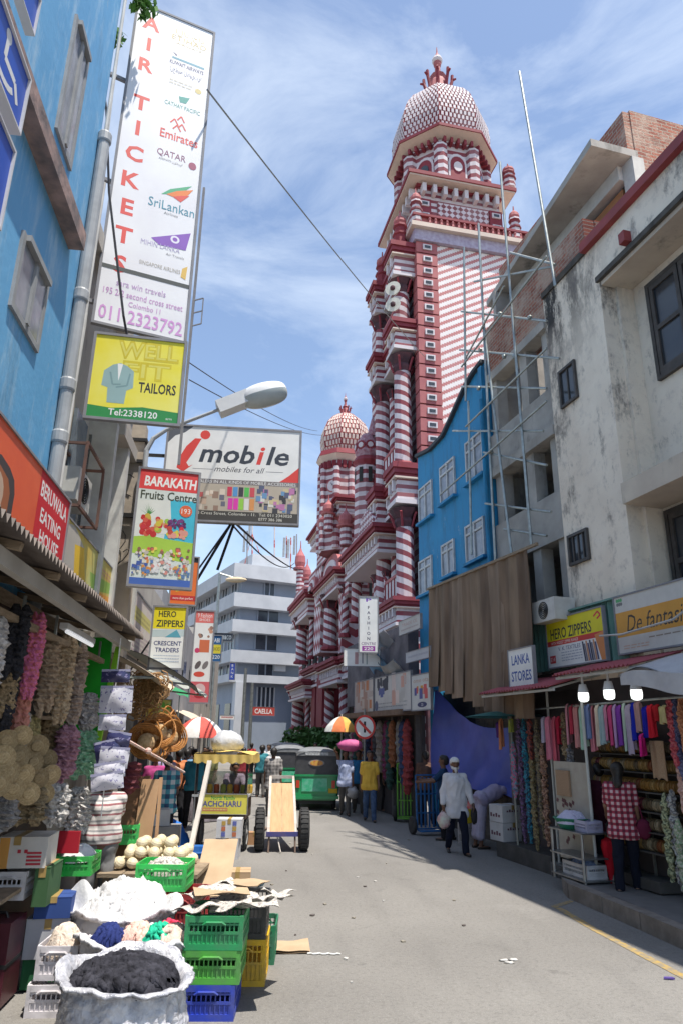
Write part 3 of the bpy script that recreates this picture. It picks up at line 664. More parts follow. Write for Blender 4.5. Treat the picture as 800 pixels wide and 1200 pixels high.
def balcony(x0, x1, y0, y1, z, hb=1.0):
    b = MB(); b.box(x0, x1, y0, y1, z - .18, z); o = pt(b, 'balcony', mcream)
    c = MB(); c.box(x0 - .05, x1, y0 - .03, y1 + .03, z - .02, z + .14); c.part('balcony_edge', mred, o)
    c = MB(); c.box(x0 - .02, x0 + .08, y0, y1, z + hb - .12, z + hb); c.part('balcony_rail', mpink, o)
    c = MB(); c.box(x0 + .02, x0 + .04, y0, y1, z + .14, z + hb - .12); c.part('balcony_panel', mwhite, o)
    n = int((y1 - y0) / .35)
    for i in range(n + 1): yy = y0 + (y1 - y0) * i / n; k = MB(); k.box(x0 - .01, x0 + .018, yy - .05, yy + .05, z + .14, z + hb - .12); k.part('balcony_post', mred, o)
tiers = [(7.0, 9.75, 10.6, 12.25), (12.45, 16.5, 17.35, 18.75), (18.9, 20.3, 20.95, 22.6)]
for (zb, zc, ze, zt) in tiers:
    for y in (26.4, 29.3):
        column(-.48, y, zb, zc, .36, spiral); entab(-.92, 0.02, y - .5, y + .5, ze, zt, .22)
    balcony(-.62, 0, 26.98, 28.7, zb + .1); entab(-.5, .02, 26.99, 28.7, ze + .1, zt - .1, .2, True)
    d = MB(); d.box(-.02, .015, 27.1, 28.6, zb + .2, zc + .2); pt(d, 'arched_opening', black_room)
    for yy in (27.2, 28.5): column(-.22, yy, zb + .1, zc - .1, .2, spiral2)
for y in (26.4, 29.3): turret(-.48, y, 22.62, 2.2, .3, mred)
for z in (18.95 + .9, 18.95 + .1):
    b = MB(); b.tube([(-.85, 26.05, z + .3), (-1.05, 25.75, z + .3)], [.12, .34], 14); o = pt(b, 'loudspeaker', M('horn_cream', (.66, .64, .56))); b = MB(); b.ell((-1.06, 25.735, z + .3), .12, 8, 5); b.part('horn_centre', mdark, o)
for (z0, z1) in ((0, 6.6),):
    b = MB(); b.box(-.95, .01, 25.9, 29.9, z0, z1); pt(b, 'base_wall', band)
    entab(-1.0, .01, 25.85, 29.95, 5.9, 6.95, .2)
    for yy in (26.3, 27.3): f = MB(); f.box(-1.05, -.96, yy, yy + .6, 4.6, 5.7); o = pt(f, 'window', mred); f = MB(); f.box(-1.065, -1.04, yy + .1, yy + .5, 4.7, 5.6); f.part('pane', darkglass, o)

# --- the older prayer hall along the street: everything read off on its own plane
XF = -.6
def yz(px, py, x=XF): return FM.X(px, py, x)
def fb(name, mat, l, r, t, b_, x0=XF, x1=1.0):
    m_ = (t + b_) / 2; c = (l + r) / 2; y1 = yz(l, m_, x0)[0]; y0 = yz(r, m_, x0)[0]; z1 = yz(c, t, x0)[1]; z0 = yz(c, b_, x0)[1]
    b = MB(); b.box(x0, x1, y0, y1, z0, z1); return pt(b, name, mat)
def fent(l, r, t, b_, x0=XF, x1=1.0, corn=.35):
    m_ = (t + b_) / 2; c = (l + r) / 2; y1 = yz(l, m_, x0)[0]; y0 = yz(r, m_, x0)[0]; z1 = yz(c, t, x0)[1]; z0 = yz(c, b_, x0)[1]
    return entab(x0, x1, y0, y1, z0, z1, corn)
def fcol(l, r, t, b_, mat=spiral, x=XF + .1):
    c = (l + r) / 2; y, z1 = yz(c, t, x); z0 = yz(c, b_, x)[1]; y = yz(c, (t + b_) / 2, x)[0]
    d = FM.w((x, y, 0)).y; rr = (r - l) / 2 * mpp(d, (z0 + z1) / 2); column(x, y, z0, z1 - 0, rr, mat)
bx('hall_wall', band, .5, 6, 31, 57, 0, 12.2); bx('hall_upper_wall', band, .8, 6, 31, 40, 12.2, 13.6)
bx('hall_parapet', mpink, .3, .62, 31, 57, 12.0, 12.5)
for i in range(11):      # dark openings between the columns
    y = 32.3 + i * 2.2
    for z0, z1 in ((.3, 4.2), (6.3, 9.8)):
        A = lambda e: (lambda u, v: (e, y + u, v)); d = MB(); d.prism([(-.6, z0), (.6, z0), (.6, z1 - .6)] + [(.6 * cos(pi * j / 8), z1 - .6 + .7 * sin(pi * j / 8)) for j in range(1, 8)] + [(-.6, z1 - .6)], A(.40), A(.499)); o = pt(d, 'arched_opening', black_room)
        d = MB(); d.tube([(.40, y + .66 * cos(pi * j / 8), z1 - .6 + .76 * sin(pi * j / 8)) for j in range(9)], .08, 6); d.part('arch_moulding', mpink, o)
# first floor bays
fent(372.5, 396, 678, 700, XF - .3); fcol(379, 395, 714, 757); fcol(399, 409, 696, 742, spiral2); fcol(411, 424, 684, 724)
fent(406, 443, 634, 664, XF - .5); fcol(437, 447, 684, 720, spiral2); fcol(449, 456, 676, 716)
fent(343, 361, 702, 729, XF - .3); fcol(347, 360, 738, 774); fcol(362, 368, 727, 768, spiral2)
fb('lattice_pilaster', zig, 368.5, 376, 664, 766, XF - .1); fb('lattice_pilaster', zig, 397, 400, 700, 765, XF - .1)
# cornice shelf and ground-floor arcade
fent(400, 442, 762, 790, XF - .2); fent(376, 397, 775, 803, XF - .4); fent(358, 375, 782, 806, XF); fent(340, 358, 800, 820, XF - .4)
fcol(380, 392, 810, 849); fcol(397, 409, 806, 846, spiral2); fcol(342, 356, 822, 852); fcol(358, 363, 815, 850, spiral2)
fcol(414, 426, 800, 846); fb('red_pilaster', mred, 371, 377.5, 782, 852, XF - .1); fb('red_pilaster', mred, 365, 369, 790, 852, XF)
# scalloped gables and the arched lattice screen
def gable(l, r, t, b_, x0=XF - .3, mat=mpink):
    m_ = (t + b_) / 2; c = (l + r) / 2; y1 = yz(l, m_, x0)[0]; y0 = yz(r, m_, x0)[0]; z1 = yz(c, t, x0)[1]; z0 = yz(c, b_, x0)[1]; h = z1 - z0; w_ = y1 - y0; yc = (y0 + y1) / 2
    def P(s): return [(yc - w_ / 2 * s, z0), (yc + w_ / 2 * s, z0), (yc + w_ / 2 * s, z0 + h * .25 * s)] + [(yc + w_ * s * (.48 * cos(pi * j / 12)), z0 + h * s * (.25 + .7 * sin(pi * j / 12) ** .8)) for j in range(1, 12)] + [(yc - w_ / 2 * s, z0 + h * .25 * s)]
    for s, e, mt, nm in ((1, 0, mat, 'gable'), (.78, .06, mwhite, 'gable_ring'), (.55, .12, mred, 'gable_ring'), (.32, .18, mwhite, 'gable_ring')):
        d = MB(); d.prism(P(s), lambda u, v: (x0 - e, u, v), lambda u, v: (x0 + .3, u, v)); o = pt(d, nm, mt)
    return o
gable(378, 397, 650, 680); gable(343, 360, 690, 706); gable(362, 370, 676, 692)
gable(415, 445, 604, 634, XF - .2, mred)
_y, _z = yz(430, 619, XF - .4); b = MB(); b.prism([(-1.5, -.6), (1.5, -.6)] + [(1.5 * cos(pi * j / 12), 1.35 * sin(pi * j / 12) - .6) for j in range(1, 12)], lambda u, v: (XF - .5, _y + u, _z + v), lambda u, v: (XF - .3, _y + u, _z + v)); pt(b, 'lattice_screen', check)
# rounded pieces: profile straight from the outline at a chosen distance
def rev(name, mat, pxc, Yd, prof, n=16, ph=0, parent=None):
    pl = []
    for py, hw in prof:
        q = at(pxc, py, Yd); pl.append((hw * mpp(Yd, q.z), q.z))
    q = at(pxc, prof[len(prof) // 2][0], Yd); l = FM.loc(q); b = MB(); b.lathe(pl[::-1], (l.x, l.y, 0), n, ph); return (pt(b, name, mat) if parent is None else b.part(name, mat, parent)), l, pl
# clock tower: drum, eave, dome, clock
YC = 37.5
o, l, pl = rev('clock_drum', band, 397, YC, [(546, 23), (650, 24)], 8, P8)
rev('eave_soffit', mcream, 399, YC, [(541, 29), (547, 24)], 8, P8); rev('eave', mred, 400, YC, [(535, 28), (541, 30)], 8, P8)
rev('drum_band', mpink, 398, YC, [(606, 26), (614, 28), (620, 26)], 8, P8)
for k in range(8):
    a = P8 + k * pi / 4; r0 = pl[0][0]; zt = at(397, 549, YC).z
    for i in range(3): b = MB(); t = a + (i + .5) * pi / 12; b.obox((l.x + r0 * .98 * cos(t), l.y + r0 * .98 * sin(t), zt - .15), (.1, 0, 0), (0, .1, 0), (0, 0, .22)); pt(b, 'bracket', mred)
    b = MB(); b.lathe([(.2, at(397, 648, YC).z), (.2, zt - .3)], (l.x + r0 * .97 * cos(a), l.y + r0 * .97 * sin(a), 0), 8); pt(b, 'corner_pilaster', band)
dp = [(at(404, p, YC).z, h * mpp(YC, at(404, p, YC).z)) for p, h in ((536, 24), (528, 27.5), (518, 28.5), (508, 27), (499, 23), (492, 16), (487, 8))]
q = FM.loc(at(404, 515, YC)); dome((q.x, q.y, 0), [(r, z) for z, r in dp], rows=9, cols=5, stud=M('mosque_cream_stud', (.72, .60, .54), (.6, .5, .45)), shell=mpink)
finial((q.x, q.y, at(409, 489, YC).z), .52)
# clock face
n = Vector((-sin(0), 0, 0)); q0 = FM.loc(at(390, 569, YC - 1.0)); toc = Vector((-.62, -.78, 0)).normalized(); tt = Vector((-toc.y, toc.x, 0))
def disc3(c, nn, r, th, m_, nm, par=None, seg=20):
    t_ = Vector((-nn.y, nn.x, 0)).normalized(); b = MB(); vs = [c + t_ * r * cos(2 * pi * i / seg) + Vector((0, 0, r * sin(2 * pi * i / seg))) for i in range(seg)]
    b.add([v - nn * .15 for v in vs] + [v + nn * th for v in vs], [tuple(range(seg)), tuple(range(2 * seg - 1, seg - 1, -1))] + [(i, (i + 1) % seg, seg + (i + 1) % seg, seg + i) for i in range(seg)])
    return b.part(nm, m_, par) if par else pt(b, nm, m_)
ck = disc3(q0, toc, .40, .02, mpink, 'clock'); disc3(q0, toc, .33, .04, mwhite, 'clock_face', ck)
for a, ln in ((2.1, .2), (1.3, .27)): b = MB(); b.bar(q0 + toc * .05, q0 + toc * .05 + tt * ln * cos(a) + Vector((0, 0, ln * sin(a))), .035, .02); b.part('clock_hand', mdark, ck)
# onion turret in front of the dome
YO = 32
rev('turret_shaft', band, 429, YO, [(600, 11), (560, 12), (546, 13.5), (541, 15), (620, 13)][0:1] + [(640, 13)], 10)
rev('turret', band, 429, YO, [(544, 14), (575, 14), (640, 15)], 10); rev('turret_cornice', mred, 430, YO, [(538, 14), (543, 17), (548, 14)], 12)
oo, l2, _ = rev('turret_dome', M('mosque_mauve', (.42, .30, .34), (.30, .12, .16), .8, 6), 430, YO, [(510, 6), (516, 10), (524, 14), (532, 14.5), (538, 12)], 12)
rev('turret_cone', M('mosque_mauve', BLACK), 436.5, YO, [(487, .3), (500, 4), (509, 6.5), (512, 6)], 10)
for k in range(8):
    a = k * pi / 4; r = 14 * mpp(YO, 14.4); zc = at(430, 526, YO).z; d = Vector((cos(a), sin(a), 0)); disc3(Vector((l2.x, l2.y, zc)) + d * r * .93, d, .24, .06, mred, 'medallion', oo, 12); disc3(Vector((l2.x, l2.y, zc)) + d * r * .93, d, .14, .09, mwhite, 'medallion', oo, 10)
    zc = at(430, 560, YO).z; b = MB(); b.obox((l2.x + d.x * r * .97, l2.y + d.y * r * .97, zc), d * .05, Vector((-d.y, d.x, 0)) * .09, (0, 0, .38)); pt(b, 'turret_window', black_room)
# small onion turrets on the parapet
for px, t, b_, hw, Yd in ((385, 580, 622, 7, 36), (405, 590, 640, 8.5, 33), (352, 634, 695, 6.5, 54), (360, 655, 700, 5, 50), (446, 590, 640, 7, 30)):
    h = b_ - t; rev('turret', bandf, px, Yd, [(t + h * .52, hw * .8), (b_, hw * .8)], 10)
    o, _, _ = rev('turret_dome', mpink, px, Yd, [(t, .4), (t + h * .14, .8), (t + h * .2, 2.2), (t + h * .30, hw * .9), (t + h * .42, hw), (t + h * .5, hw * .8), (t + h * .52, hw * 1.25), (t + h * .56, hw * 1.2)], 12)
# corner pavilion under the clock drum
fb('pavilion_wall', bandf, 372, 396, 618, 655, XF - .1, 1.4); fent(366, 398, 606, 624, XF - .2, 1.2)
fb('pavilion_wall', bandf, 398, 446, 625, 640, XF + .1); fb('pier', bandf, 397, 408, 640, 700, XF); fb('pier', bandf, 362, 376, 668, 710, XF + .1)
fb('attic_wall', mred, 424, 446, 560, 606, XF + .5, 1.2)
# hedge and shrubs at the foot of the hall
leafm = M('hedge_leaf', (.04, .11, .025), (.07, .16, .035), .7, 9)
def bush(mb, c, r, n, rg, ls=.12):
    for i in range(n):
        v = Vector((rg.gauss(0, 1), rg.gauss(0, 1), rg.gauss(0, 1))).normalized() * rg.random() ** .4
        p = Vector(c) + Vector((v.x * r[0], v.y * r[1], v.z * r[2])); a = Vector((rg.gauss(0, 1), rg.gauss(0, 1), rg.gauss(0, 1))).normalized() * ls; b = a.orthogonal().normalized() * ls * .5
        mb.add([p - a, p + b, p + a, p - b], [(0, 1, 2, 3)])
rg = random.Random(3)
for i, (px, Yd, w_) in enumerate(((350, 44, 1.1), (366, 42, .9), (385, 39, 1.2), (402, 37, 1.0))):
    q = gr(px, 862 + 840 / Yd * 2.1 if False else 900); q = at(px, 860, Yd); t = thing('shrub', ('round leafy shrub farthest along the mosque wall', 'second leafy shrub beside the far mosque columns', 'bushy dark shrub behind the pale umbrella', 'leafy shrub nearest the striped umbrella by the mosque')[i], 'shrub', FW, (q.x, Yd, 0), group='shrubs along the mosque')
    b = MB(); bush(b, (q.x, Yd, 1.5), (w_, w_, 1.1), 700, rg, .17); b.part('foliage', leafm, t); b = MB(); b.tube([(q.x, Yd, 0), (q.x, Yd, 1)], .08, 6); b.part('stem', M('bark', (.12, .08, .05)), t)
# ============================================================ SIGNS
def hl(p, d): return Vector((p[0], p[1])) , Vector(d).normalized()
class Sign:
    """A flat board at its real place: plane through the point seen at `anchor` (distance Y) running along direction d."""
    def __init__(s, name, label, TL, TR, BR, BL, Y=None, d=None, fr=None, x=0, bgm=None, edge=None, th=.05, group=None, flip=False, rim=True, cat='sign'):
        if fr is not None:
            s_ = -1 if fr is not FL else 1
            d = Vector((-fr.s, fr.c)) * s_; p0 = Vector(fr.w((x, 0, 0))[:2])
        else:
            d = Vector(d).normalized(); q = at((TL[0] + BL[0]) / 2, (TL[1] + BL[1]) / 2, Y); p0 = Vector((q.x, q.y))
        def hit(px, py):
            a, y, z = ray(px, py); n = Vector((-d.y, d.x)); t = n.dot(p0) / (n.x * a + n.y * y); P = Vector((a * t, y * t)); return (P - p0).dot(d), EYE + z * t
        A, B, C, D = hit(*TL), hit(*TR), hit(*BR), hit(*BL)
        u0 = (A[0] + D[0]) / 2; u1 = (B[0] + C[0]) / 2; z0 = (C[1] + D[1]) / 2; z1 = (A[1] + B[1]) / 2
        s.W = abs(u1 - u0); s.H = z1 - z0; s.th = th
        um = min(u0, u1); P = p0 + d * um; s.ang = atan2(d.y, d.x)
        s.o = bpy.data.objects.new(name, None); COL.objects.link(s.o); s.o.location = (P.x, P.y, z0); s.o.rotation_euler = (0, 0, s.ang); OFF[s.o.name] = (0, 0, 0)
        tag(s.o, label, cat, group); s.P = P; s.d = d; s.z0 = z0
        b = MB(); b.box(0, s.W, 0, th, 0, s.H); b.part('board', bgm or flat('sign_white', WHITE), s.o)
        if rim:
            t = min(.035, s.H * .03); e = MB(); m_ = edge or M('sign_rim', (.45, .45, .45))
            e.box(-t, 0, -.012, th + .004, -t, s.H + t); e.box(s.W, s.W + t, -.012, th + .004, -t, s.H + t); e.box(0, s.W, -.012, th + .004, -t, 0); e.box(0, s.W, -.012, th + .004, s.H, s.H + t); e.part('frame', m_, s.o)
        s.lay = 0; s.art = MB(); s.am = []
    def _m(s, c):
        m = c if isinstance(c, bpy.types.Material) else flat('print_%02x%02x%02x' % tuple(int(v * 255) for v in c), c, .55)
        if m not in s.am: s.am.append(m)
        s.art.cur = s.am.index(m)
    def poly(s, pts, c):
        s._m(c); s.lay += 1; y = -.0006 - s.lay * .00004; n = len(pts)
        s.art.add([(p[0] * s.W, y, s.H * (1 - p[1])) for p in pts], [tuple(range(n))]); return s
    def rect(s, x0, y0, x1, y1, c): return s.poly([(x0, y1), (x1, y1), (x1, y0), (x0, y0)], c)
    def disc(s, cx, cy, r, c, ry=None, n=14, ang=0):
        ry = ry or r * s.W / s.H; pts = []
        for i in range(n):
            a = -2 * pi * i / n; u, v = r * s.W * cos(a), ry * s.H * sin(a); pts.append((cx + (u * cos(ang) - v * sin(ang)) / s.W, cy + (u * sin(ang) + v * cos(ang)) / s.H))
        return s.poly(pts, c)
    def line(s, pts, w, c):
        for a, b in zip(pts, pts[1:]):
            A = Vector((a[0] * s.W, a[1] * s.H)); B = Vector((b[0] * s.W, b[1] * s.H)); n = (B - A).orthogonal().normalized() * w * s.W / 2
            q = [A + n, A - n, B - n, B + n]; s.poly([(p.x / s.W, p.y / s.H) for p in q], c)
    def text(s, t, cx, cy, h, c, w=None, shear=0, bold=0, align='CENTER', sp=1, deep=.004, serif=False):
        m = c if isinstance(c, bpy.types.Material) else flat('print_%02x%02x%02x' % tuple(int(v * 255) for v in c), c, .55)
        a, f, wd = textmesh(t, h * s.H, shear, bold, w * s.W if w else None, align, sp)
        s.lay += 1; b = MB(); y = -.0006 - s.lay * .00004
        b.add([(p[0] + cx * s.W, y, p[1] + s.H * (1 - cy) - h * s.H / 2) for p in a], f)
        b.part('lettering', m, s.o); return s
    def blobs(s, x0, y0, x1, y1, cols, n, r, rg, sq=False):
        for i in range(n):
            x, y = rg.uniform(x0, x1), rg.uniform(y0, y1); rr = r * rg.uniform(.6, 1.3); c = rg.choice(cols)
            if sq: s.rect(x - rr, y - rr * s.W / s.H * 1.2, x + rr, y + rr * s.W / s.H * 1.2, c)
            else: s.disc(x, y, rr, c, n=9)
        return s
    def scribble(s, x0, y0, x1, y1, rows, c, rg, h=.5):     # lines of print too small to read
        for j in range(rows):
            y = y0 + (y1 - y0) * (j + .5) / rows; x = x0; hh = (y1 - y0) / rows * h / 2
            while x < x1 - .01:
                w_ = min(rg.uniform(.02, .07), x1 - x); s.rect(x, y - hh, x + w_, y + hh, c); x += w_ + .012
        return s
    def done(s):
        if s.art.v: s.art.part('printed_face', s.am, s.o)
        return s
rg = random.Random(11)
NAVY = (.03, .04, .16); YEL = (.80, .68, .02); GRN = (.02, .25, .06); ORG = (.80, .20, .04); LRED = (.70, .06, .05); GREY = (.25, .25, .27); PURP = (.22, .08, .45)
# tall air ticket banner
s = Sign('ticket_sign', 'tall white vertical banner reading AIR TICKETS in red with airline logos', (166, 6), (249, 38), (217, 400), (107, 375), 7.5, (1, .447), edge=M('sign_rim', GREY), bgm=M('banner_vinyl', (.78, .78, .79), (.70, .69, .72), .5, 1.2))
for i, ch in enumerate('AIR'): s.text(ch, .19, .055 + i * .075, .043, LRED, bold=.03)
for i, ch in enumerate('TICKETS'): s.text(ch, .19, .335 + i * .083, .045, LRED, bold=.03)
s.text('الاتحاد', .70, .045, .016, (.55, .42, .15)).text('ETIHAD', .70, .068, .017, (.55, .42, .15), w=.46, sp=1.1).text('AIRWAYS', .70, .086, .007, (.55, .42, .15), w=.34)
s.poly([(.50, .122), (.56, .128), (.55, .134)], NAVY).rect(.50, .138, .93, .145, (.08, .3, .4)).text('KUWAIT AIRWAYS', .70, .158, .013, NAVY, w=.45, bold=.02).text('الخطوط الكويتية', .70, .182, .014, NAVY, w=.42)
s.scribble(.5, .215, .80, .235, 2, (.62, .58, .5), rg).disc(.88, .228, .045, (.62, .50, .2), n=7)
s.poly([(.64, .268), (.78, .262), (.74, .285), (.66, .287)], (.02, .3, .26)).text('CATHAY PACIFIC', .70, .302, .014, (.02, .3, .26), w=.46)
for q in ((.62, .36, .05), (.70, .345, .045), (.72, .37, .05), (.66, .378, .05)): s.line([(q[0] - q[2], q[1] + .004), (q[0], q[1] - .012), (q[0] + q[2], q[1] + .006)], .018, LRED)
s.text('Emirates', .70, .405, .028, LRED, w=.48, bold=.012)
s.text('QATAR', .63, .468, .020, (.25, .06, .15), w=.36).text('AIRWAYS القطرية', .63, .489, .007, GREY, w=.3); s.disc(.90, .482, .05, (.3, .04, .12), ry=.012)
s.poly([(.56, .598), (.66, .575), (.92, .545), (.78, .583)], (.05, .4, .2)); s.poly([(.62, .594), (.74, .575), (.94, .556), (.82, .600)], ORG); s.poly([(.70, .596), (.80, .585), (.9, .578), (.80, .606)], LRED)
s.text('SriLankan', .70, .628, .027, (.03, .25, .35), w=.56).text('Airlines', .70, .651, .008, GREY)
s.poly([(.50, .735), (.96, .69), (.92, .745), (.6, .75)], PURP).disc(.78, .722, .055, (.75, .72, .8)).disc(.78, .722, .03, PURP); s.text('MIHIN LANKA', .62, .752, .014, (.45, .40, .6), w=.46).text('Air Travels', .8, .77, .007, GREY)
s.text('SINGAPORE AIRLINES', .64, .812, .011, (.40, .36, .30), w=.48).poly([(.90, .80), (.96, .79), (.95, .83), (.89, .825)], (.7, .45, .1))
s.rect(0, .842, 1, .853, (.05, .06, .06))
LIL = (.55, .25, .55)
s.text('sara win travels', .46, .885, .017, (.5, .3, .55), w=.56).text('195 2/2 second cross street', .5, .912, .017, LIL, w=.9).text('Colombo 11', .52, .936, .014, LIL, w=.36).text('011 2323792', .5, .970, .036, (.62, .30, .62), w=.94, bold=.012); s.done()
tick = s
# frame that carries the two upper signs
fr_ = thing('sign_scaffold', 'thin steel upright lattice carrying the tall air ticket banner', 'bracket', FW, (0, 0, 0), 0)
P = tick.P; dd = tick.d; e = P + dd * (tick.W + .06)
b = MB()
b.bar((e.x, e.y + .08, tick.z0 - 1.7), (e.x, e.y + .08, tick.z0 + 2.6), .03)
for k in range(3): b.bar((e.x, e.y + .08, tick.z0 + .3 + k * .2), (e.x + dd.x * .14, e.y + .08, tick.z0 + .34 + k * .2), .014)
b.bar((e.x + dd.x * .14, e.y + .08, tick.z0 + .34), (e.x + dd.x * .14, e.y + .08, tick.z0 + .74), .014)
b.part('upright', M('sign_rim', GREY), fr_)
b = MB(); q = P - Vector((dd.x, dd.y)) * .7
for z in (tick.z0 + .3, tick.z0 + 2.2, tick.z0 + 4): b.bar((q.x, q.y, z), (P.x, P.y + .08, z), .05)
b.part('bracket', M('sign_rim', GREY), fr_)
# tailor sign
s = Sign('tailor_sign', 'yellow tailor sign with a grey suit and a green phone strip', (113, 393), (217, 401), (208, 497), (102, 487), 7.3, (1, .19), bgm=M('tailor_yellow', (.76, .66, .03), (.78, .72, .16), .45, 1.5))
s.poly([(0, .86), (.25, .88), (.6, .84), (1, .87), (1, 1), (0, 1)], GRN)
OL = (.62, .50, .02)
s.text('WELL', .60, .15, .21, OL, w=.70, bold=.05).text('WELL', .60, .15, .18, (.70, .64, .12), w=.66).text('FIT', .60, .40, .20, OL, w=.55, bold=.05).text('FIT', .60, .40, .17, (.70, .64, .12), w=.51).text('TAILORS', .74, .60, .12, BLACK, w=.42, bold=.02)
SU = (.28, .42, .42); s.poly([(.22, .36), (.30, .33), (.38, .36), (.46, .42), (.47, .62), (.40, .66), (.39, .82), (.20, .82), (.19, .64), (.12, .62), (.13, .44)], SU)
s.poly([(.27, .34), (.33, .34), (.30, .55)], WHITE).poly([(.29, .36), (.31, .36), (.315, .5), (.30, .54), (.285, .5)], (.1, .15, .2)).line([(.20, .45), (.24, .62), (.33, .60)], .02, (.20, .32, .33)).line([(.42, .45), (.40, .60), (.30, .63)], .02, (.20, .32, .33)).poly([(.30, .55), (.27, .34), (.25, .37)], (.22, .34, .35)).poly([(.30, .55), (.33, .34), (.36, .37)], (.22, .34, .35)) if False else None
s.poly([(.27, .34), (.33, .34), (.30, .55)], WHITE); s.line([(.20, .45), (.24, .60), (.33, .59)], .02, (.18, .30, .31)); s.line([(.42, .45), (.40, .60), (.28, .63)], .02, (.18, .30, .31))
s.text('Tel:2338120', .50, .925, .075, WHITE, w=.54, bold=.015).text('arm', .9, .95, .03, WHITE).done()
# mobile phone sign
s = Sign('mobile_sign', 'large white billboard reading i mobile above a strip of phone pictures', (197, 499), (352, 506), (348, 616), (191, 605), 11.5, (1, .10), edge=M('sign_rim', BLACK), th=.12)
s.poly([(0, 0), (.18, 0), (.12, .07), (.05, .11), (0, .19)], (.10, .11, .13)); s.poly([(1, .40), (1, .57), (.85, .57), (.92, .50)], LRED)
s.poly([(.20, .13), (.25, .13), (.19, .30), (.15, .40), (.17, .44), (.20, .42), (.13, .50), (.08, .46), (.09, .36), (.14, .22)], LRED); s.disc(.275, .085, .038, LRED)
s.text('mob', .45, .28, .20, (.04, .05, .07), w=.42, shear=.22, bold=.022).text('i', .705, .28, .20, LRED, w=.065, shear=.22, bold=.022).text('le', .835, .28, .20, (.04, .05, .07), w=.175, shear=.22, bold=.018)
s.text('mobiles for all', .55, .45, .06, (.06, .06, .08), w=.38, shear=.35); s.line([(.2, .46), (.35, .46)], .004, GREY); s.line([(.75, .46), (.88, .46)], .004, GREY)
s.rect(0, .565, 1, .615, (.20, .18, .18)).text('RETAIL DEALERS IN ALL KINDS OF MOBILE ACCESSORIES', .54, .59, .032, WHITE, w=.88)
s.rect(0, .615, 1, .90, (.48, .42, .34))
s.blobs(.02, .64, .45, .88, [(.3, .2, .15), (.55, .4, .3), (.7, .6, .5), (.15, .15, .2), (.5, .1, .1)], 40, .018, rg, True)
for i, c in enumerate(((.6, .05, .1), (.1, .3, .6), (.05, .05, .06), (.1, .5, .1), (.6, .08, .1))): s.rect(.47 + i * .042, .64, .505 + i * .042, .74, c)
for i, c in enumerate(((.7, .05, .4), (.7, .05, .4), (.3, .6, .08), (.75, .72, .7), (.7, .3, .1))): s.rect(.48 + i * .04, .76, .515 + i * .04, .88, c)
s.blobs(.70, .64, .98, .88, [(.1, .12, .2), (.15, .3, .5), (.6, .5, .3), (.7, .68, .62), (.05, .05, .06), (.5, .2, .4)], 44, .016, rg, True)
s.rect(0, .90, 1, 1, (.06, .055, .05)).text('195, 2nd Cross Street, Colombo - 11.  Tel: 011 2343020', .56, .925, .03, (.7, .68, .6), w=.80).text('0777 386 386', .80, .97, .03, (.7, .68, .6)).done()
mob = s
b = MB(); t = thing('sign_bracket', 'black angled stay bars holding up the white phone billboard', 'bracket', FW, (mob.P.x, mob.P.y, mob.z0), None)
for px, py in ((225, 690), (255, 668)): q = at(px, py, 11.9); e = at(272, 612, 11.72) if px < 240 else at(275, 612, 11.72); b.bar(e, q, .035)
q0 = at(200, 605, 11.75); q1 = at(275, 614, 11.75); b.bar(q0, q1, .04)
for z in (.4, 1.2): b.bar((mob.P.x - .8, mob.P.y, mob.z0 + z), (mob.P.x, mob.P.y + .08, mob.z0 + z), .05)
b.part('stay_bar', flat('black_steel', BLACK), t)
# fruit sign
s = Sign('fruit_sign', 'tall fruit shop sign with a red heading, pineapple and grocery pictures', (163, 549), (231, 556), (225, 689), (154, 684), 9.6, (1, .28), th=.1, bgm=M('fruit_cyan', (.62, .66, .62), (.55, .62, .60), .4, 1.2))
s.poly([(.55, .25), (1, .25), (1, .78), (.5, .60)], (.05, .45, .60)).poly([(0, .56), (.5, .60), (1, .62), (1, .80), (0, .74)], (.35, .55, .06)).poly([(0, .28), (.55, .26), (.62, .55), (0, .6)], (.68, .70, .66))
s.rect(0, 0, 1, .175, (.68, .05, .05)).text('BARAKATH', .53, .10, .085, WHITE, w=.90, bold=.03, shear=.1).text('Fruits Centre', .52, .225, .075, (.05, .06, .04), w=.96, bold=.02)
for a in range(-4, 5): s.poly([(.19, .40), (.19 + .035 * a - .012, .30 + abs(a) * .014), (.21, .41)], (.06, .25, .05))
s.disc(.19, .45, .07, (.55, .38, .05), ry=.06)
s.blobs(.08, .42, .34, .58, [(.55, .03, .04), (.62, .10, .06), (.5, .02, .02)], 22, .045, rg).blobs(.34, .42, .56, .57, [(.6, .5, .05), (.62, .25, .08), (.3, .5, .06), (.55, .03, .04)], 16, .05, rg).blobs(.56, .43, .84, .50, [(.10, .02, .12), (.16, .04, .18), (.07, .02, .08)], 30, .03, rg).blobs(.55, .50, .92, .59, [(.6, .03, .05), (.68, .30, .24), (.62, .55, .08), (.5, .06, .04)], 20, .045, rg)
s.disc(.83, .345, .11, (.65, .12, .04)).text('193', .83, .345, .045, WHITE, w=.15)
s.blobs(.04, .68, .96, .78, [(.25, .12, .08), (.6, .12, .08), (.7, .6, .1), (.1, .1, .3)], 40, .028, rg).blobs(.06, .70, .94, .90, [(.60, .58, .5), (.5, .46, .40), (.65, .6, .55)], 40, .03, rg).blobs(.35, .74, .7, .90, [(.7, .7, .7), (.6, .6, .62), (.6, .25, .22)], 40, .03, rg).blobs(.04, .80, .34, .92, [(.05, .1, .35), (.6, .25, .06), (.65, .62, .55), (.1, .2, .45)], 26, .024, rg, True).blobs(.70, .82, .97, .92, [(.6, .3, .07), (.1, .2, .4), (.55, .12, .1), (.65, .55, .2)], 30, .02, rg, True)
s.rect(0, .945, 1, 1, (.05, .12, .42)).done()
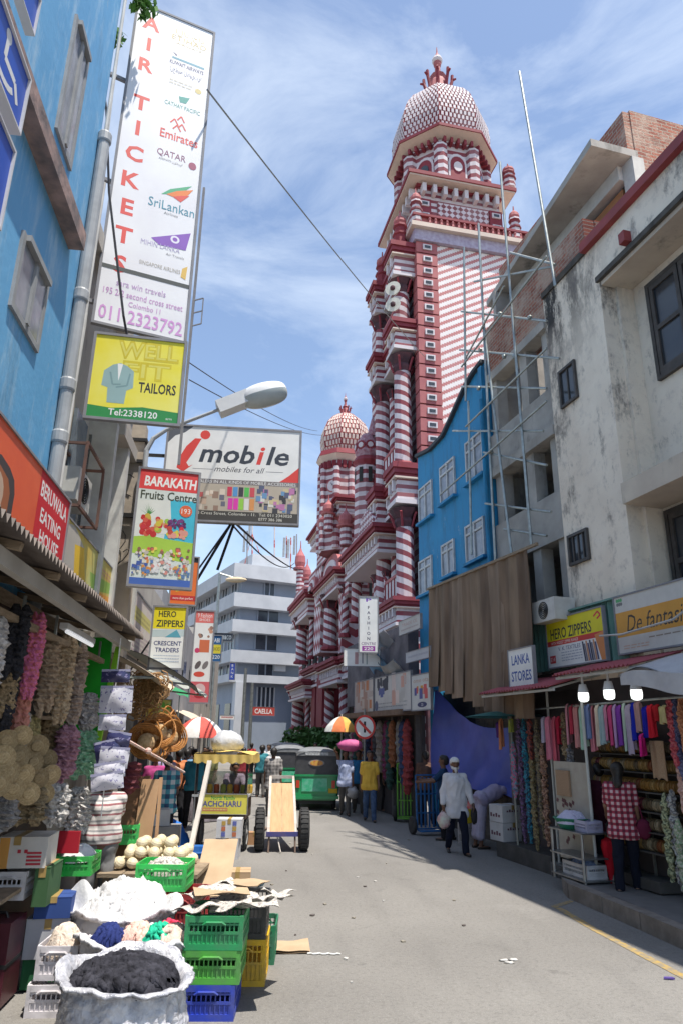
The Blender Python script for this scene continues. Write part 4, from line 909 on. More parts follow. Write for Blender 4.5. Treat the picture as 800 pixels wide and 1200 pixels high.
# orange sign behind it
s = Sign('orange_sign', 'orange and yellow sign partly hidden behind the fruit sign', (203, 652), (232, 654), (230, 706), (200, 710), 11.3, (1, .28), bgm=flat('orange_board', (.72, .16, .03)), th=.1)
s.poly([(.1, .3), (.5, .45), (.55, .7), (.2, .75)], (.7, .5, .05)).rect(0, .82, 1, .93, (.5, .03, .03)).text('more than perfect', .5, .875, .05, WHITE, w=.8).rect(.6, 0, 1, .1, BLACK).done()
# zip trader sign and the faded one beside it
s = Sign('zip_trader_sign', 'yellow and white sign reading HERO ZIPPERS over CRESCENT TRADERS', (181, 712), (218, 712), (214, 785), (176, 780), 11.2, (1, .12))
s.rect(0, 0, 1, .36, YEL).text('HERO', .42, .11, .10, (.04, .05, .03), w=.55, bold=.025).text('ZIPPERS', .52, .27, .11, (.04, .05, .03), w=.85, bold=.025).poly([(0, .38), (1, .36), (1, .48), (0, .50)], (.5, .6, .62)).poly([(.4, .5), (.75, .37), (.9, .5)], (.1, .35, .45))
s.text('CRESCENT', .5, .60, .07, NAVY, w=.86, bold=.02).text('TRADERS', .5, .71, .07, NAVY, w=.74, bold=.02).scribble(.1, .78, .9, .92, 3, (.45, .5, .6), rg, .35).done()
s = Sign('faded_sign', 'sun-faded pink and yellow zipper sign beside the lamp post', (152, 690), (180, 712), (176, 782), (149, 770), fr=FL, x=.1, bgm=M('faded_vinyl', (.62, .52, .50), (.66, .62, .54), .7, 2))
s.rect(.1, .2, .9, .42, (.66, .60, .2)).scribble(.15, .25, .85, .4, 2, (.45, .4, .15), rg).scribble(.1, .55, .9, .9, 5, (.5, .4, .42), rg).done()
# tall red shop banner, blue-yellow signs further down
s = Sign('shoe_banner', 'tall red and white hanging banner with shoe pictures down the street', (227, 716), (250, 717), (246, 823), (226, 823), 17, (1, .15))
s.rect(0, 0, 1, .13, (.72, .16, .14)).text('9 Fashion', .5, .045, .05, WHITE, w=.8).text('SHOES', .5, .095, .03, WHITE, w=.6)
s.blobs(.1, .18, .9, .30, [(.35, .2, .15), (.1, .1, .1), (.6, .3, .2)], 8, .10, rg).rect(.3, .32, .85, .46, (.62, .16, .07)).disc(.2, .44, .14, (.6, .05, .15)).disc(.3, .60, .13, (.12, .10, .10), ry=.05, ang=.5).disc(.7, .60, .13, (.2, .18, .18), ry=.05, ang=.5).disc(.4, .70, .3, (.65, .08, .05), ry=.03).rect(0, .78, 1, 1, (.62, .12, .14)).disc(.5, .86, .3, (.7, .5, .5), ry=.06).disc(.5, .93, .28, (.4, .03, .04), ry=.03).done()
s = Sign('blue_yellow_sign', 'small blue sign with a yellow panel hanging past the red shoe banner', (249, 745), (260, 745), (259, 775), (248, 775), 20, (1, .1), bgm=flat('deep_blue', (.02, .10, .25)))
s.rect(.05, .35, .95, .7, (.65, .55, .04)).text('ABI', .5, .18, .16, WHITE, w=.6).text('SHOES', .5, .52, .14, BLACK, w=.7).text('220', .5, .83, .14, WHITE).done()
s = Sign('dark_shop_sign', 'dark sign board with pale capitals in front of the grey block', (249, 741), (273, 743), (273, 752), (249, 751), 24, (1, .1), bgm=flat('slate', (.05, .06, .08))); s.text('NIZAMI&CO', .5, .5, .5, (.6, .65, .7), w=.85).done()
s = Sign('blue_vertical_sign', 'narrow vertical blue sign on the grey block side', (270, 777), (276, 777), (275, 797), (269, 796), 40, (1, .1), bgm=flat('royal_blue', (.04, .08, .40)))
for i, c in enumerate('BANK'): s.text(c, .5, .15 + i * .22, .15, WHITE)
s.done()
s = Sign('red_shop_fascia', 'red fascia with white capitals on the ground floor of the grey block', (296, 829), (322, 828), (322, 838), (296, 839), 54, (1, .5), bgm=flat('fascia_red', (.45, .07, .06))); s.text('CAELLA', .5, .5, .55, WHITE, w=.8, bold=.02).done()
s = Sign('white_hanging_sign', 'small pale sign hung under the tattered awning by the market stalls', (258, 838), (275, 838), (275, 843), (258, 843), 45, (1, .1)); s.scribble(.1, .2, .9, .8, 1, (.5, .1, .1), rg).done()
# eating house
s = Sign('eating_house_sign', 'orange-red eating house sign with white capitals over the corrugated awning', (-40, 445), (77, 577), (77, 672), (-40, 575), fr=FL, x=.5, bgm=M('eating_orange', (.72, .12, .04), (.68, .10, .035), .45), edge=M('sign_rim', (.6, .55, .5)), th=.1)
s.rect(.62, 0, 1, 1, (.58, .02, .03)).text('BERUWALA', .81, .22, .20, WHITE, w=.34, bold=.02).text('EATING', .80, .54, .18, WHITE, w=.26, bold=.02).text('HOUSE', .81, .81, .18, WHITE, w=.24, bold=.02)
s.poly([(.10, .98), (.40, .98), (.40, .62), (.38, .48), (.33, .40), (.25, .36), (.17, .42), (.11, .6)], (.06, .05, .05)).poly([(.14, .98), (.36, .98), (.36, .66), (.33, .53), (.25, .47), (.17, .56)], (.35, .12, .05)).disc(.25, .75, .06, (.55, .4, .3)).done()
s = Sign('food_picture_sign', 'yellow and green faded picture sign between the red sign and the lamp post', (76, 605), (135, 668), (133, 722), (73, 680), fr=FL, x=.12, bgm=M('food_print', (.55, .40, .08), (.50, .52, .20), .6, 2.5))
s.poly([(0, .1), (.12, 0), (.3, .2), (.2, 1), (0, 1)], (.45, .42, .38)).poly([(.15, .3), (.3, .2), (.4, .9), (.2, .95)], (.75, .48, .03)).poly([(.45, .5), (1, .3), (1, .5), (.5, .8)], (.25, .42, .08)).scribble(.55, .18, .95, .34, 2, (.55, .3, .2), rg).poly([(.6, .75), (1, .6), (1, .95), (.62, 1)], (.68, .30, .05)).done()
# blue direction boards at the upper left edge
bs = flat('sign_blue', (.01, .08, .50), .4); rim = flat('sign_rim_white', (.62, .62, .64))
for TL, TR, BR, BL, lab, sym in (((-42, -65), (40, 65), (25, 131), (-46, 25), 'blue board with white wheelchair symbol, middle of three at the upper left', 1), ((-40, 85), (19, 151), (4, 247), (-45, 215), 'plain lower blue board with a white rim at the left edge', 0), ((10, -60), (50, -40), (45, 27), (6, -22), 'topmost blue board corner above the wheelchair board', 0)):
    s = Sign('blue_board', lab, TL, TR, BR, BL, fr=FL, x=1.1 if sym else .95, bgm=bs, edge=rim, th=.03, group='blue boards at the upper left')
    if sym:
        w_ = (.75, .76, .78); s.line([(.62, .18), (.62, .5), (.82, .5), (.9, .72)], .05, w_); s.disc(.62, .14, .05, w_); s.line([(.62 + .2 * cos(a * pi / 9), .62 + .2 * sin(a * pi / 9)) for a in range(1, 12)], .045, w_)
    s.done()
    b = MB(); b.bar((0 if False else s.W / 2, s.th, s.H / 2), (s.W / 2, .9, s.H / 2), .04); b.part('arm', M('sign_rim', GREY), s.o)
# ------------------------------------------------------------ right-hand signs
s = Sign('lace_shop_sign', 'white sign with blue capitals reading LANKA STORES by the brown sacking', (596, 763), (624, 757), (624, 800), (596, 808), fr=FR, x=-.70)
s.text('LANKA', .5, .28, .26, (.05, .10, .35), w=.74, bold=.02).text('STORES', .5, .72, .26, (.05, .10, .35), w=.82, bold=.02).done()
s = Sign('zipper_shop_sign', 'yellow, red and white sign reading HERO ZIPPERS on the green sheeting', (641, 727), (707, 712), (707, 772), (641, 784), fr=FR, x=-.22)
s.rect(0, 0, 1, .45, (.72, .64, .02)).text('HERO ZIPPERS', .44, .31, .22, (.05, .05, .04), w=.74, bold=.02).line([(.86, .14), (.93, .06), (.97, .14), (.91, .2)], .02, LRED); s.rect(0, .45, 1, .56, (.60, .05, .04)).text('WITH WIDEST ZIPPER RANGE', .32, .505, .06, (.8, .75, .7), w=.5)
s.text('V. K. TEXTILES', .40, .64, .08, NAVY, w=.4).scribble(.25, .70, .62, .92, 4, (.4, .42, .5), rg, .35).rect(.03, .76, .14, .92, (.55, .05, .05)).text('E14', .085, .84, .09, WHITE, w=.08)
for i in range(8): s.poly([(.66 + i * .03, .98), (.63 + i * .03, .58 + i % 2 * .05), (.655 + i * .03, .58 + i % 2 * .05), (.685 + i * .03, .98)], ((.06, .06, .1), (.2, .2, .25), (.6, .3, .15), (.1, .1, .2))[i % 4])
s.poly([(.85, .5), (1, .45), (1, 1), (.93, 1)], (.68, .25, .08)).done()
s = Sign('fashion_shop_sign', 'white sign with an orange band and curly lettering reading De fantasia', (722, 704), (860, 658), (860, 748), (722, 764), fr=FR, x=-.2, bgm=M('sign_cream', (.62, .60, .56), (.56, .54, .50), .6))
s.rect(0, .28, 1, .72, (.68, .33, .05)).text('De fantasia', .38, .50, .30, (.05, .04, .03), w=.56, shear=.3).scribble(.3, .78, .75, .82, 1, (.3, .25, .2), rg).scribble(.05, .86, .3, .95, 2, (.6, .4, .3), rg, .4)
for i in range(6): s.disc(.03 + (i % 3) * .02, .06 + (i % 2) * .07, .012, ((.1, .4, .15), (.2, .2, .2))[i % 2])
s.done()
# shop signs beyond the blue tarp
for nm, lab, q, x, bgc, fn in (
    ('textile_board', 'pale shop board with coloured garments and a dark oval number plate', ((482, 791), (504, 790), (504, 831), (482, 832)), -.5, (.60, .60, .58), lambda s: (s.text('ome ota', .5, .15, .13, (.5, .3, .2), w=.8), s.blobs(.2, .35, .8, .6, [(.6, .1, .1), (.6, .3, .05), (.1, .1, .3), (.5, .4, .1)], 10, .07, rg, True), s.disc(.55, .86, .25, (.04, .05, .14), ry=.08), s.text('220', .55, .86, .08, WHITE))),
    ('textile_board', 'long worn white shop board with dark Sinhala style lettering', ((439, 793), (481, 789), (481, 832), (439, 834)), -.5, (.58, .56, .53), lambda s: (s.blobs(.08, .06, .4, .32, [(.05, .05, .07)], 14, .03, rg, True), s.blobs(.12, .4, .3, .5, [(.1, .12, .3)], 6, .03, rg, True), s.scribble(.1, .72, .9, .92, 2, (.3, .3, .3), rg, .3), s.blobs(.5, .05, .95, .75, [(.62, .35, .28), (.5, .48, .45), (.66, .55, .5)], 18, .04, rg, True), s.disc(.05, .82, .05, (.1, .12, .2)))),
    ('textile_board', 'faded pinkish end board of the shop row nearest the mosque columns', ((416, 800), (437, 796), (437, 836), (415, 837)), -.5, (.50, .42, .38), lambda s: (s.blobs(.1, .1, .9, .8, [(.4, .25, .2), (.5, .42, .36), (.55, .2, .08), (.55, .5, .46)], 20, .09, rg, True))),
    ('small_hoarding', 'small grubby white hoarding hanging by the blue wall end', ((467, 728), (492, 720), (492, 737), (467, 744)), -.6, (.56, .52, .48), lambda s: s.text('TRADE CE', .5, .35, .22, (.45, .25, .2), w=.7).scribble(.1, .6, .9, .8, 1, (.4, .3, .28), rg)),
    ('small_hoarding', 'torn pale strip board above the blue plastic at the shop row', ((475, 765), (504, 757), (504, 770), (475, 777)), -.6, (.50, .50, .52), lambda s: s.scribble(.1, .3, .9, .7, 1, (.35, .35, .4), rg))):
    s = Sign(nm, lab, *q, fr=FR, x=x, bgm=M('board_%d' % int(bgc[1] * 1000), bgc, tuple(v * .85 for v in bgc), .7, 2)); fn(s); s.done()
s = Sign('fashion_centre_sign', 'narrow vertical white sign reading P FASHION CENTRE 220', (420, 700), (441, 700), (443, 764), (422, 764), 20, (1, .05), bgm=flat('sign_white', WHITE))
s.text('P', .5, .05, .06, PURP, w=.3, bold=.03)
for i, c in enumerate('FASHION'): s.text(c, .5, .19 + i * .095, .055, (.06, .05, .10), bold=.02)
s.text('CENTRE', .5, .85, .05, (.15, .05, .2), w=.8).rect(.14, .895, .86, .985, (.32, .06, .34)).text('220', .5, .94, .055, WHITE, w=.5, bold=.02).done()
s = Sign('poster_sign', 'small white poster board just below the vertical fashion sign', (403, 755), (444, 766), (445, 780), (403, 781), 20.3, (1, .05)); s.rect(.3, .2, .4, .9, (.5, .3, .3)).rect(.5, .25, .54, .85, (.3, .3, .35)).rect(.62, .2, .66, .9, (.35, .4, .4)).done()
s = Sign('poster_sign', 'narrow pale poster strip behind the vertical fashion sign', (446, 742), (455, 741), (454, 774), (446, 775), 21, (1, .05), bgm=flat('pale_blue_sign', (.55, .60, .68))); s.scribble(.1, .1, .9, .3, 2, PURP, rg).done()
# round no-parking disc on its pole
q = at(427, 852, 20.5); t = thing('no_parking_sign', 'round white and red no-parking disc on a thin pole by the shops', 'road sign', FW, (q.x, q.y, 0))
b = MB(); b.tube([(q.x, q.y + .04, 0), (q.x, q.y + .04, q.z + .5)], .03, 8); b.part('pole', steel, t)
def vdisc(c, r, y, seg=24): return [(c.x + r * cos(2 * pi * i / seg), c.y + y, c.z + r * 1.1 * sin(2 * pi * i / seg)) for i in range(seg)]
for r, y, m_, nm in ((.30, 0, flat('sign_red', LRED), 'rim'), (.245, -.012, flat('sign_white', WHITE), 'face')):
    b = MB(); a = vdisc(q, r, y); c = vdisc(q, r, y + .011); n = len(a); b.add(a + c, [tuple(range(n)), tuple(range(2 * n - 1, n - 1, -1))] + [(i, n + i, n + (i + 1) % n, (i + 1) % n) for i in range(n)]); b.part(nm, m_, t)
b = MB(); b.obox((q.x, q.y - .016, q.z), (.17, 0, -.17), (.025, 0, .025), (0, .003, 0)); b.part('bar', flat('sign_red', LRED), t)
b = MB(); b.obox((q.x, q.y - .0145, q.z), (.03, 0, 0), (0, .002, 0), (0, 0, .15)); b.part('symbol', flat('black_steel', BLACK), t)

# ============================================================ LAMP POST, WIRES
t = thing('lamp_post', 'square concrete lamp post with a curved arm and white street lamp', 'street lamp', FL, (.35, 10.2, 0))
yb_ = 10.2; xb = FL.Y(143, 700, yb_)[0]; xt = FL.Y(157, 500, yb_)[0]; ztp = FL.Y(157, 500, yb_)[1]
b = MB(); b.add([(xb + dx * s_, yb_ + dy * s_, z) for z, s_ in ((0, .16), (ztp, .105)) for dx, dy in ((-1, -1), (1, -1), (1, 1), (-1, 1))], [(0, 3, 2, 1), (4, 5, 6, 7), (0, 1, 5, 4), (1, 2, 6, 5), (2, 3, 7, 6), (3, 0, 4, 7)])
b.part('concrete_post', M('post_concrete', (.44, .38, .31), (.36, .31, .26), .9, 3, .3), t)
lampm = M('lamp_grey_paint', (.42, .44, .46), (.36, .38, .40), .4)
def Lp(px, py, Y=yb_ - .25): x, z = FL.Y(px, py, Y); return Vector((x, Y, z))
b = MB(); b.tube([Lp(166, 590), Lp(169, 555), Lp(172, 528), Lp(180, 514), Lp(195, 504), Lp(225, 492), Lp(262, 478)], [.04, .04, .04, .035, .03, .028, .026], 10); b.part('lamp_arm', lampm, t)
A, B = Lp(256, 480), Lp(292, 466); b = MB(); b.bar(A, B, .25, .22); b.part('gear_box', M('lamp_white', (.66, .67, .68), (.58, .59, .6), .4), t)
A, B = Lp(284, 470), Lp(336, 457); C = (A + B) / 2; u = (B - A).normalized(); v = Vector((0, 1, 0)); w_ = u.cross(v); L = (B - A).length / 2
def lampshell(sgn, h):
    m_ = MB(); m_.smooth = True
    m_.grid(lambda s_, r_: C + u * L * cos(pi * s_) * 1.0 * (1) + v * .20 * sin(pi * s_) ** .6 * cos(pi * r_) + w_ * sgn * h * sin(pi * s_) ** .6 * sin(pi * r_), 18, 10); return m_
sg = 1 if w_.z > 0 else -1
lampshell(sg, .22).part('lamp_hood', M('lamp_white', WHITE), t); lampshell(-sg, .20).part('lamp_lens', M('lamp_lens', (.46, .50, .50), (.4, .44, .44), .15), t)
b = MB(); b.box(xb - .2, xb + .25, yb_ - .2, yb_ - .16, FL.Y(150, 608, yb_)[1] - .03, FL.Y(150, 608, yb_)[1] + .03)
for zz in (FL.Y(150, 545, yb_)[1], FL.Y(150, 520, yb_)[1], FL.Y(150, 608, yb_)[1]): b.box(xb - .15, xb + .15, yb_ - .15, yb_ + .15, zz, zz + .05)
b.part('steel_band', flat('black_steel', BLACK), t)
b = MB()
for k in range(5):
    q = Lp(150, 560 + k * 22, yb_ - .16); b.tube([q + Vector((.1 * cos(i * .8 + k) - .03 * i, -.03, .10 * sin(i * .8) - .03 * i)) for i in range(9)], .008, 5)
b.part('loose_wire', flat('black_steel', BLACK), t, kind='stuff')
blk = flat('cable_black', (.035, .035, .04)); 
def cable(lab, pts, r=.018, grp='overhead cables', sag=0, m_=None):
    P = [Vector(p) for p in pts]
    if sag:
        a, c = P[0], P[-1]; P = [a.lerp(c, i / 16) - Vector((0, 0, sag * 4 * (i / 16) * (1 - i / 16))) for i in range(17)]
    b = MB(); b.tube(P, r, 5); solo(b, 'cable', m_ or blk, lab, 'cable', group=grp)
cable('pale long cable slanting across the sky to the mosque tower', [at(243, 105, 7.7), at(497, 418, 24.5)], .014, sag=.15, m_=M('cable_grey', (.30, .30, .28)))
cable('thin cable across the sky from the white lamp to the far dome', [at(222, 425, 12), at(372, 505, 38)], .012, sag=.3)
cable('thin lower cable running to the clock drum', [at(222, 445, 12), at(378, 510, 38)], .012, sag=.3)
cable('cable from behind the fruit sign up to the phone billboard', [at(150, 790, 12.5), at(232, 668, 12), at(272, 612, 11.8)], .018)
cable('cable from the phone billboard down towards the grey block roof', [at(275, 612, 12), at(352, 668, 40)], .025, sag=.2)
cable('second cable beside it running to the roof antennas', [at(270, 612, 12), at(345, 660, 40)], .02, sag=.5)
cable('thick black cable hanging down past the tall banner', [at(108, -5, 6.6), at(125, 130, 6.9), at(128, 225, 7.1), at(145, 370, 7.3), at(165, 480, 8)], .016)
cable('pale cable running beside the grey drain pipe', [at(148, -5, 6.75), at(132, 110, 6.85), at(100, 380, 7.0), at(78, 520, 7.0)], .014, m_=M('white_conduit', WHITE))
cable('drooping cable in front of the zipper and fantasia signs', [FR.w((-.3, FR.X(703, 755, -.3)[0], FR.X(703, 745, -.3)[1])), FR.w((-.35, 10.6, 3.55)), FR.w((-.3, 9.6, 3.62)), FR.w((-.3, 8.2, 4.1))], .016, m_=M('white_conduit', WHITE))
t = thing('street_light', 'small distant street lamp with a flat orange-cream head', 'street lamp', FW, (at(258, 670, 28).x, 28, 0))
a = at(258, 672, 28); c = at(277, 678, 28); b = MB(); b.tube([(a.x, 28, 0), (a.x, 28, a.z)], .06, 6); b.tube([(a.x, 28, a.z), (c.x, 28, c.z)], .04, 6); b.part('pole', steel, t)
b = MB(); b.ell((c.x, 28, c.z - .05), (.45, .18, .12), 10, 6); b.part('lamp_head', M('lamp_cream', (.62, .50, .34)), t)
for px, tp in ((284, 783), (293, 800)):
    q = at(px, 862, 44); z = at(px, tp, 44).z; b = MB(); b.tube([(q.x, 44, 0), (q.x, 44, z)], [.12, .09], 8); solo(b, 'utility_pole', steel, 'slim grey utility pole before the grey block, %s' % ('left and taller' if px < 290 else 'right and shorter'), 'pole', group='poles at the street end')
# plants rooted in the wall by the banner
for (px, py, lab) in ((170, 8, 'green weed sprouting at the top of the tall banner'), (130, 42, 'small green weed on the wall left of the tall banner')):
    q = at(px, py, 7.2); b = MB(); bush(b, q, (.22, .15, .16), 90, rg, .07); t = thing('weed', lab, 'plant', FW, (q.x, q.y, q.z - .2)); b.part('foliage', M('weed_leaf', (.10, .24, .03), (.06, .16, .03)), t)
# ============================================================ STALL HELPERS
rg = random.Random(23)
def corrug(fn, nu, nv, name, m, par, amp=.018, per=None, label=None):
    """fn(u, v) -> (point, normal); ridges run along v."""
    b = MB()
    def g(u, v): p, n = fn(u, v); return Vector(p) + Vector(n) * amp * sin(u * nu * pi / 2)
    b.grid(g, nu, nv); return b.part(name, m, par, label)
def ruffle(mb, x, y, z0, z1, r, rg, n=11, ry=None, step=.026, taper=.25, jit=.35, loop=True):
    H = z1 - z0; k = max(4, int(H / step)); pts = []; vs = []; fs = []; ry = ry or r
    ph = rg.random() * 6; dx = dy = 0
    for i in range(k + 1):
        t = i / k; e = 1 - taper * abs(2 * t - .9) ** 3; e *= (.35 + .65 * min(1, t * 9)) * (.5 + .5 * min(1, (1 - t) * 8))
        dx += rg.uniform(-.1, .1) * r; dy += rg.uniform(-.1, .1) * r; dx *= .9; dy *= .9
        for j in range(n):
            a = 2 * pi * j / n + ph + i * .35; q = e * (1 + rg.uniform(-jit, jit) + (.18 if i % 2 else -.12))
            vs.append((x + dx + r * q * cos(a), y + dy + ry * q * sin(a), z1 - H * t + rg.uniform(-.4, .4) * step))
    for i in range(k):
        for j in range(n): j2 = (j + 1) % n; fs.append((i * n + j, i * n + j2, (i + 1) * n + j2, (i + 1) * n + j))
    fs.append(tuple(range(n))); fs.append(tuple(k * n + j for j in range(n))[::-1]); mb.add(vs, fs); return mb
def cloth(name, c, c2=None, sc=30, bump=.5): return M(name, c, c2 or tuple(v * .55 for v in c), .9, sc, bump, fac=(.3, .7), spec=.15)
def crate(lab, W, D, H, c, o, rot, fr=FW, group='plastic crates', nm='plastic_crate', slots=True, fill=None):
    """a moulded crate: floor, four walls pierced between ribs, rims, corner posts and hand grips"""
    t = thing(nm, lab, 'crate', fr, o, rot, group); m = M('crate_%02x%02x%02x' % tuple(int(v * 255) for v in c), c, tuple(v * .6 + .045 for v in c), .5, 5, spec=.5, fac=(.42, .68), bump=.15)
    b = MB(); w, d = W / 2, D / 2; th = .012
    b.box(-w + th, w - th, -d + th, d - th, .006, .02)
    for sx in (-1, 1):
        for sy in (-1, 1): b.box(min(sx * w, sx * (w - .03)), max(sx * w, sx * (w - .03)), min(sy * d, sy * (d - .03)), max(sy * d, sy * (d - .03)), 0, H - .001)
    rails = [(0, .045), (H * .46, H * .46 + .02), (H - .045, H), (H * .72, H * .72 + .014)]
    for z0, z1 in rails:
        e = .006 if z1 == H else 0
        for s in (-1, 1):
            b.box(-w + .03, w - .03, s * (d + e) - (th if s > 0 else 0), s * (d + e) + (th if s < 0 else 0), z0, z1)
            b.box(s * (w + e) - (th if s > 0 else 0), s * (w + e) + (th if s < 0 else 0), -d + .03, d - .03, z0, z1)
    for s in (-1, 1):
        n = int(W / .035)
        for i in range(1, n): x = -w + W * i / n; b.box(x - .005, x + .005, s * (d - .002) - (.008 if s > 0 else 0), s * (d - .002) + (.008 if s < 0 else 0), .045, H * .72 if abs(x) < W * .2 else H - .045)
        n = int(D / .035)
        for i in range(1, n): y = -d + D * i / n; b.box(s * (w - .002) - (.008 if s > 0 else 0), s * (w - .002) + (.008 if s < 0 else 0), y - .005, y + .005, .045, H - .045)
        b.box(-w + .03, w - .03, s * (d - .012) - .001, s * (d - .012) + .001, .045, H * .46)
    b.part('body', m, t)
    for s in (-1, 1):
        h = MB(); h.tube([(-.09, s * (d + .004), H * .74), (-.06, s * (d + .012), H * .82), (.06, s * (d + .012), H * .82), (.09, s * (d + .004), H * .74)], .009, 6); h.part('hand_grip', m, t)
    if fill: fill(t, W, D, H)
    return t
def carton(lab, W, D, H, o, rot, c=(.42, .30, .19), fr=FW, open_=False, mark=None, group='cardboard boxes', nm='cardboard_box'):
    t = thing(nm, lab, 'box', fr, o, rot, group); m = M('card_%02x%02x%02x' % tuple(int(v * 255) for v in c), c, tuple(v * .85 for v in c), .9, 4); w, d = W / 2, D / 2
    b = MB(); b.box(-w, w, -d, d, 0, H); b.part('carton', m, t)
    f = MB(); f.box(-w - .002, w + .002, -d - .002, -.004, H, H + .005); f.box(-w - .002, w + .002, .004, d + .002, H, H + .006); f.part('flap', m, t)
    f = MB(); f.box(-.03, .03, -d - .004, -d - .001, H * .75, H + .008); f.box(-.03, .03, -d - .004, d, H + .0065, H + .009); f.part('packing_tape', M('packing_tape', (.40, .27, .10), None, .3), t)
    if mark: mark(t, W, D, H)
    return t
def heap(mb, c, R, H, rg, n=28, m=10, jit=.25, pw=.8):
    n *= 2; m *= 2; sm = mb.smooth; mb.smooth = True; o = Vector((rg.random() * 50, rg.random() * 50, 0)); vs = []; fs = []; A = min(H, .16) * jit * 1.5
    for i in range(m + 1):
        t = i / m
        for k in range(n):
            a = 2 * pi * k / n; x, y = R[0] * t * cos(a), R[1] * t * sin(a); P = Vector((x, y, 0)) * 9 + o
            w = mn.noise(P * .7) * .9 + (1 - 2.2 * abs(mn.noise(P * 1.5))) * .55 + (1 - 2.2 * abs(mn.noise(P * 3.2))) * .25
            q = 1 + .12 * mn.noise(P * .4); vs.append((c[0] + x * q, c[1] + y * q, c[2] + (H * (1 - t ** 2) ** pw + A * w * (1 - t ** 6) if i < m else -.03)))
    for i in range(m):
        for k in range(n): k2 = (k + 1) % n; fs.append((i * n + k, (i + 1) * n + k, (i + 1) * n + k2, i * n + k2))
    mb.add(vs, fs); mb.smooth = sm; return mb
def twists(mb, c, R, H, n, r, rg, L=.16):      # crumpled folds lying over a heap
    sm = mb.smooth; mb.smooth = True
    for i in range(n):
        a = rg.random() * 2 * pi; t = sqrt(rg.random()) * .86; x = c[0] + R[0] * t * cos(a); y = c[1] + R[1] * t * sin(a); b = rg.random() * 2 * pi; pts = []
        for k in range(8):
            tt = ((x - c[0]) / R[0]) ** 2 + ((y - c[1]) / R[1]) ** 2
            if tt > .92: b = atan2(c[1] - y, c[0] - x)
            z = c[2] + H * max(0, 1 - tt) ** .8 + rg.uniform(-.4, .7) * r
            pts.append((x, y, z)); b += rg.uniform(-.8, .8); x += L / 7 * cos(b); y += L / 7 * sin(b)
        mb.tube(pts, [r * q * rg.uniform(.8, 1.2) for q in (.3, .8, 1.1, .9, 1.2, 1, .8, .3)], 7)
    mb.smooth = sm; return mb
def sack(lab, o, R, H, m, rg, fr=FW, tilt=0, name='bulk_sack', flare=1.04):
    t = thing(name, lab, 'sack', fr, o, 0); n = 140; b = MB(); b.smooth = True; vs = []; fs = []; of = Vector((rg.random() * 40, rg.random() * 40, 0))
    prof = [(0, .80), (.03, .92), (.08, 1.02), (.14, 1.07)] + [(.14 + .03 * i, 1.08 - .005 * i) for i in range(1, 26)] + [(.93, flare), (.97, flare + .03), (1.0, flare + .05), (1.01, flare + .07), (.99, flare + .09), (.95, flare + .10), (.99, flare + .04), (1.0, flare - .02), (.97, flare - .07), (.90, flare - .13), (.78, .86), (.55, .82)]
    for i, (zz, rr) in enumerate(prof):
        out = i < 35; lip = max(0, (zz - .7) / .3)
        for k in range(n):
            a = 2 * pi * k / n; Q = Vector((cos(a) * 2.2, sin(a) * 2.2, zz * 1.6)) + of
            w = mn.noise(Q * .8) * .07 + (.5 - abs(mn.noise(Q * 1.7)) * 1.6) * .06 + (.5 - abs(mn.noise(Q * 3.7)) * 1.6) * .05 + (.5 - abs(mn.noise(Q * 7.5)) * 1.6) * .022
            up = mn.noise(Vector((cos(a) * 1.3, sin(a) * 1.3, 7)) + of) * .16 * lip + mn.noise(Vector((cos(a) * 4, sin(a) * 4, 3)) + of) * .05 * lip + tilt * -cos(a - 5.3) * max(0, zz - .3)
            w *= 1 if out else .5
            vs.append((R[0] * (rr + w) * cos(a), R[1] * (rr + w) * sin(a), max(0, H * zz + up * H + (mn.noise(Q * 2.5) * .02 * H if out and zz > .05 else 0))))
    for i in range(len(prof) - 1):
        for k in range(n): k2 = (k + 1) % n; fs.append((i * n + k, i * n + k2, (i + 1) * n + k2, (i + 1) * n + k))
    fs.append(tuple(range(n))[::-1]); b.add(vs, fs); b.part('bag', m, t); return t

# ============================================================ LEFT SIDE: trimming stall
tin = M('rusty_tin', (.20, .17, .15), (.12, .10, .09), .7, 3, .2, metal=.3); timber = M('weathered_timber', (.30, .23, .16), (.20, .15, .10), .85, 8, .3, stretch=(1, 1, 6))
greyt = M('painted_beam', (.42, .40, .37), (.34, .32, .29), .7, 3)
t = thing('corrugated_awning', 'rusty corrugated tin awning with a pale beam above the hanging trims', 'awning', FL, (.5, 6, 3.1))
ya, yb2 = 2.6, 8.15
corrug(lambda u, v: ((.86 - .95 * v, ya + (yb2 - ya) * u, 3.16 + .22 * v), (0, 0, 1)), 280, 2, 'tin_sheet', tin, t, .03)
b = MB(); b.box(.66, .72, ya, yb2, 3.00, 3.10); b.part('front_beam', greyt, t)
b = MB(); b.box(.2, .25, ya, yb2, 3.04, 3.13); b.part('rear_beam', timber, t)
for i in range(7): y = 3.0 + i * .82; b = MB(); b.bar((-.1, y, 3.30), (.80, y, 3.115), .05, .05); b.part('rafter', timber, t)
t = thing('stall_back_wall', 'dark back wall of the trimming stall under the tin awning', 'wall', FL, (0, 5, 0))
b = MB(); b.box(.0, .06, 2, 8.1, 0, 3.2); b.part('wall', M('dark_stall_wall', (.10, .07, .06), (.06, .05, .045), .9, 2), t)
b = MB()
for z in (.8, 1.5, 2.2): b.box(.06, .30, 2.2, 8.0, z, z + .03)
b.part('shelf', timber, t)
t = thing('hanging_rail', 'timber rail with iron hooks carrying the lace trims', 'rail', FL, (.45, 5.5, 2.85)); b = MB(); b.bar((.45, 3, 2.86), (.45, 8.0, 2.86), .05); b.bar((.30, 3, 2.90), (.30, 8.0, 2.90), .04); b.part('rail', timber, t)
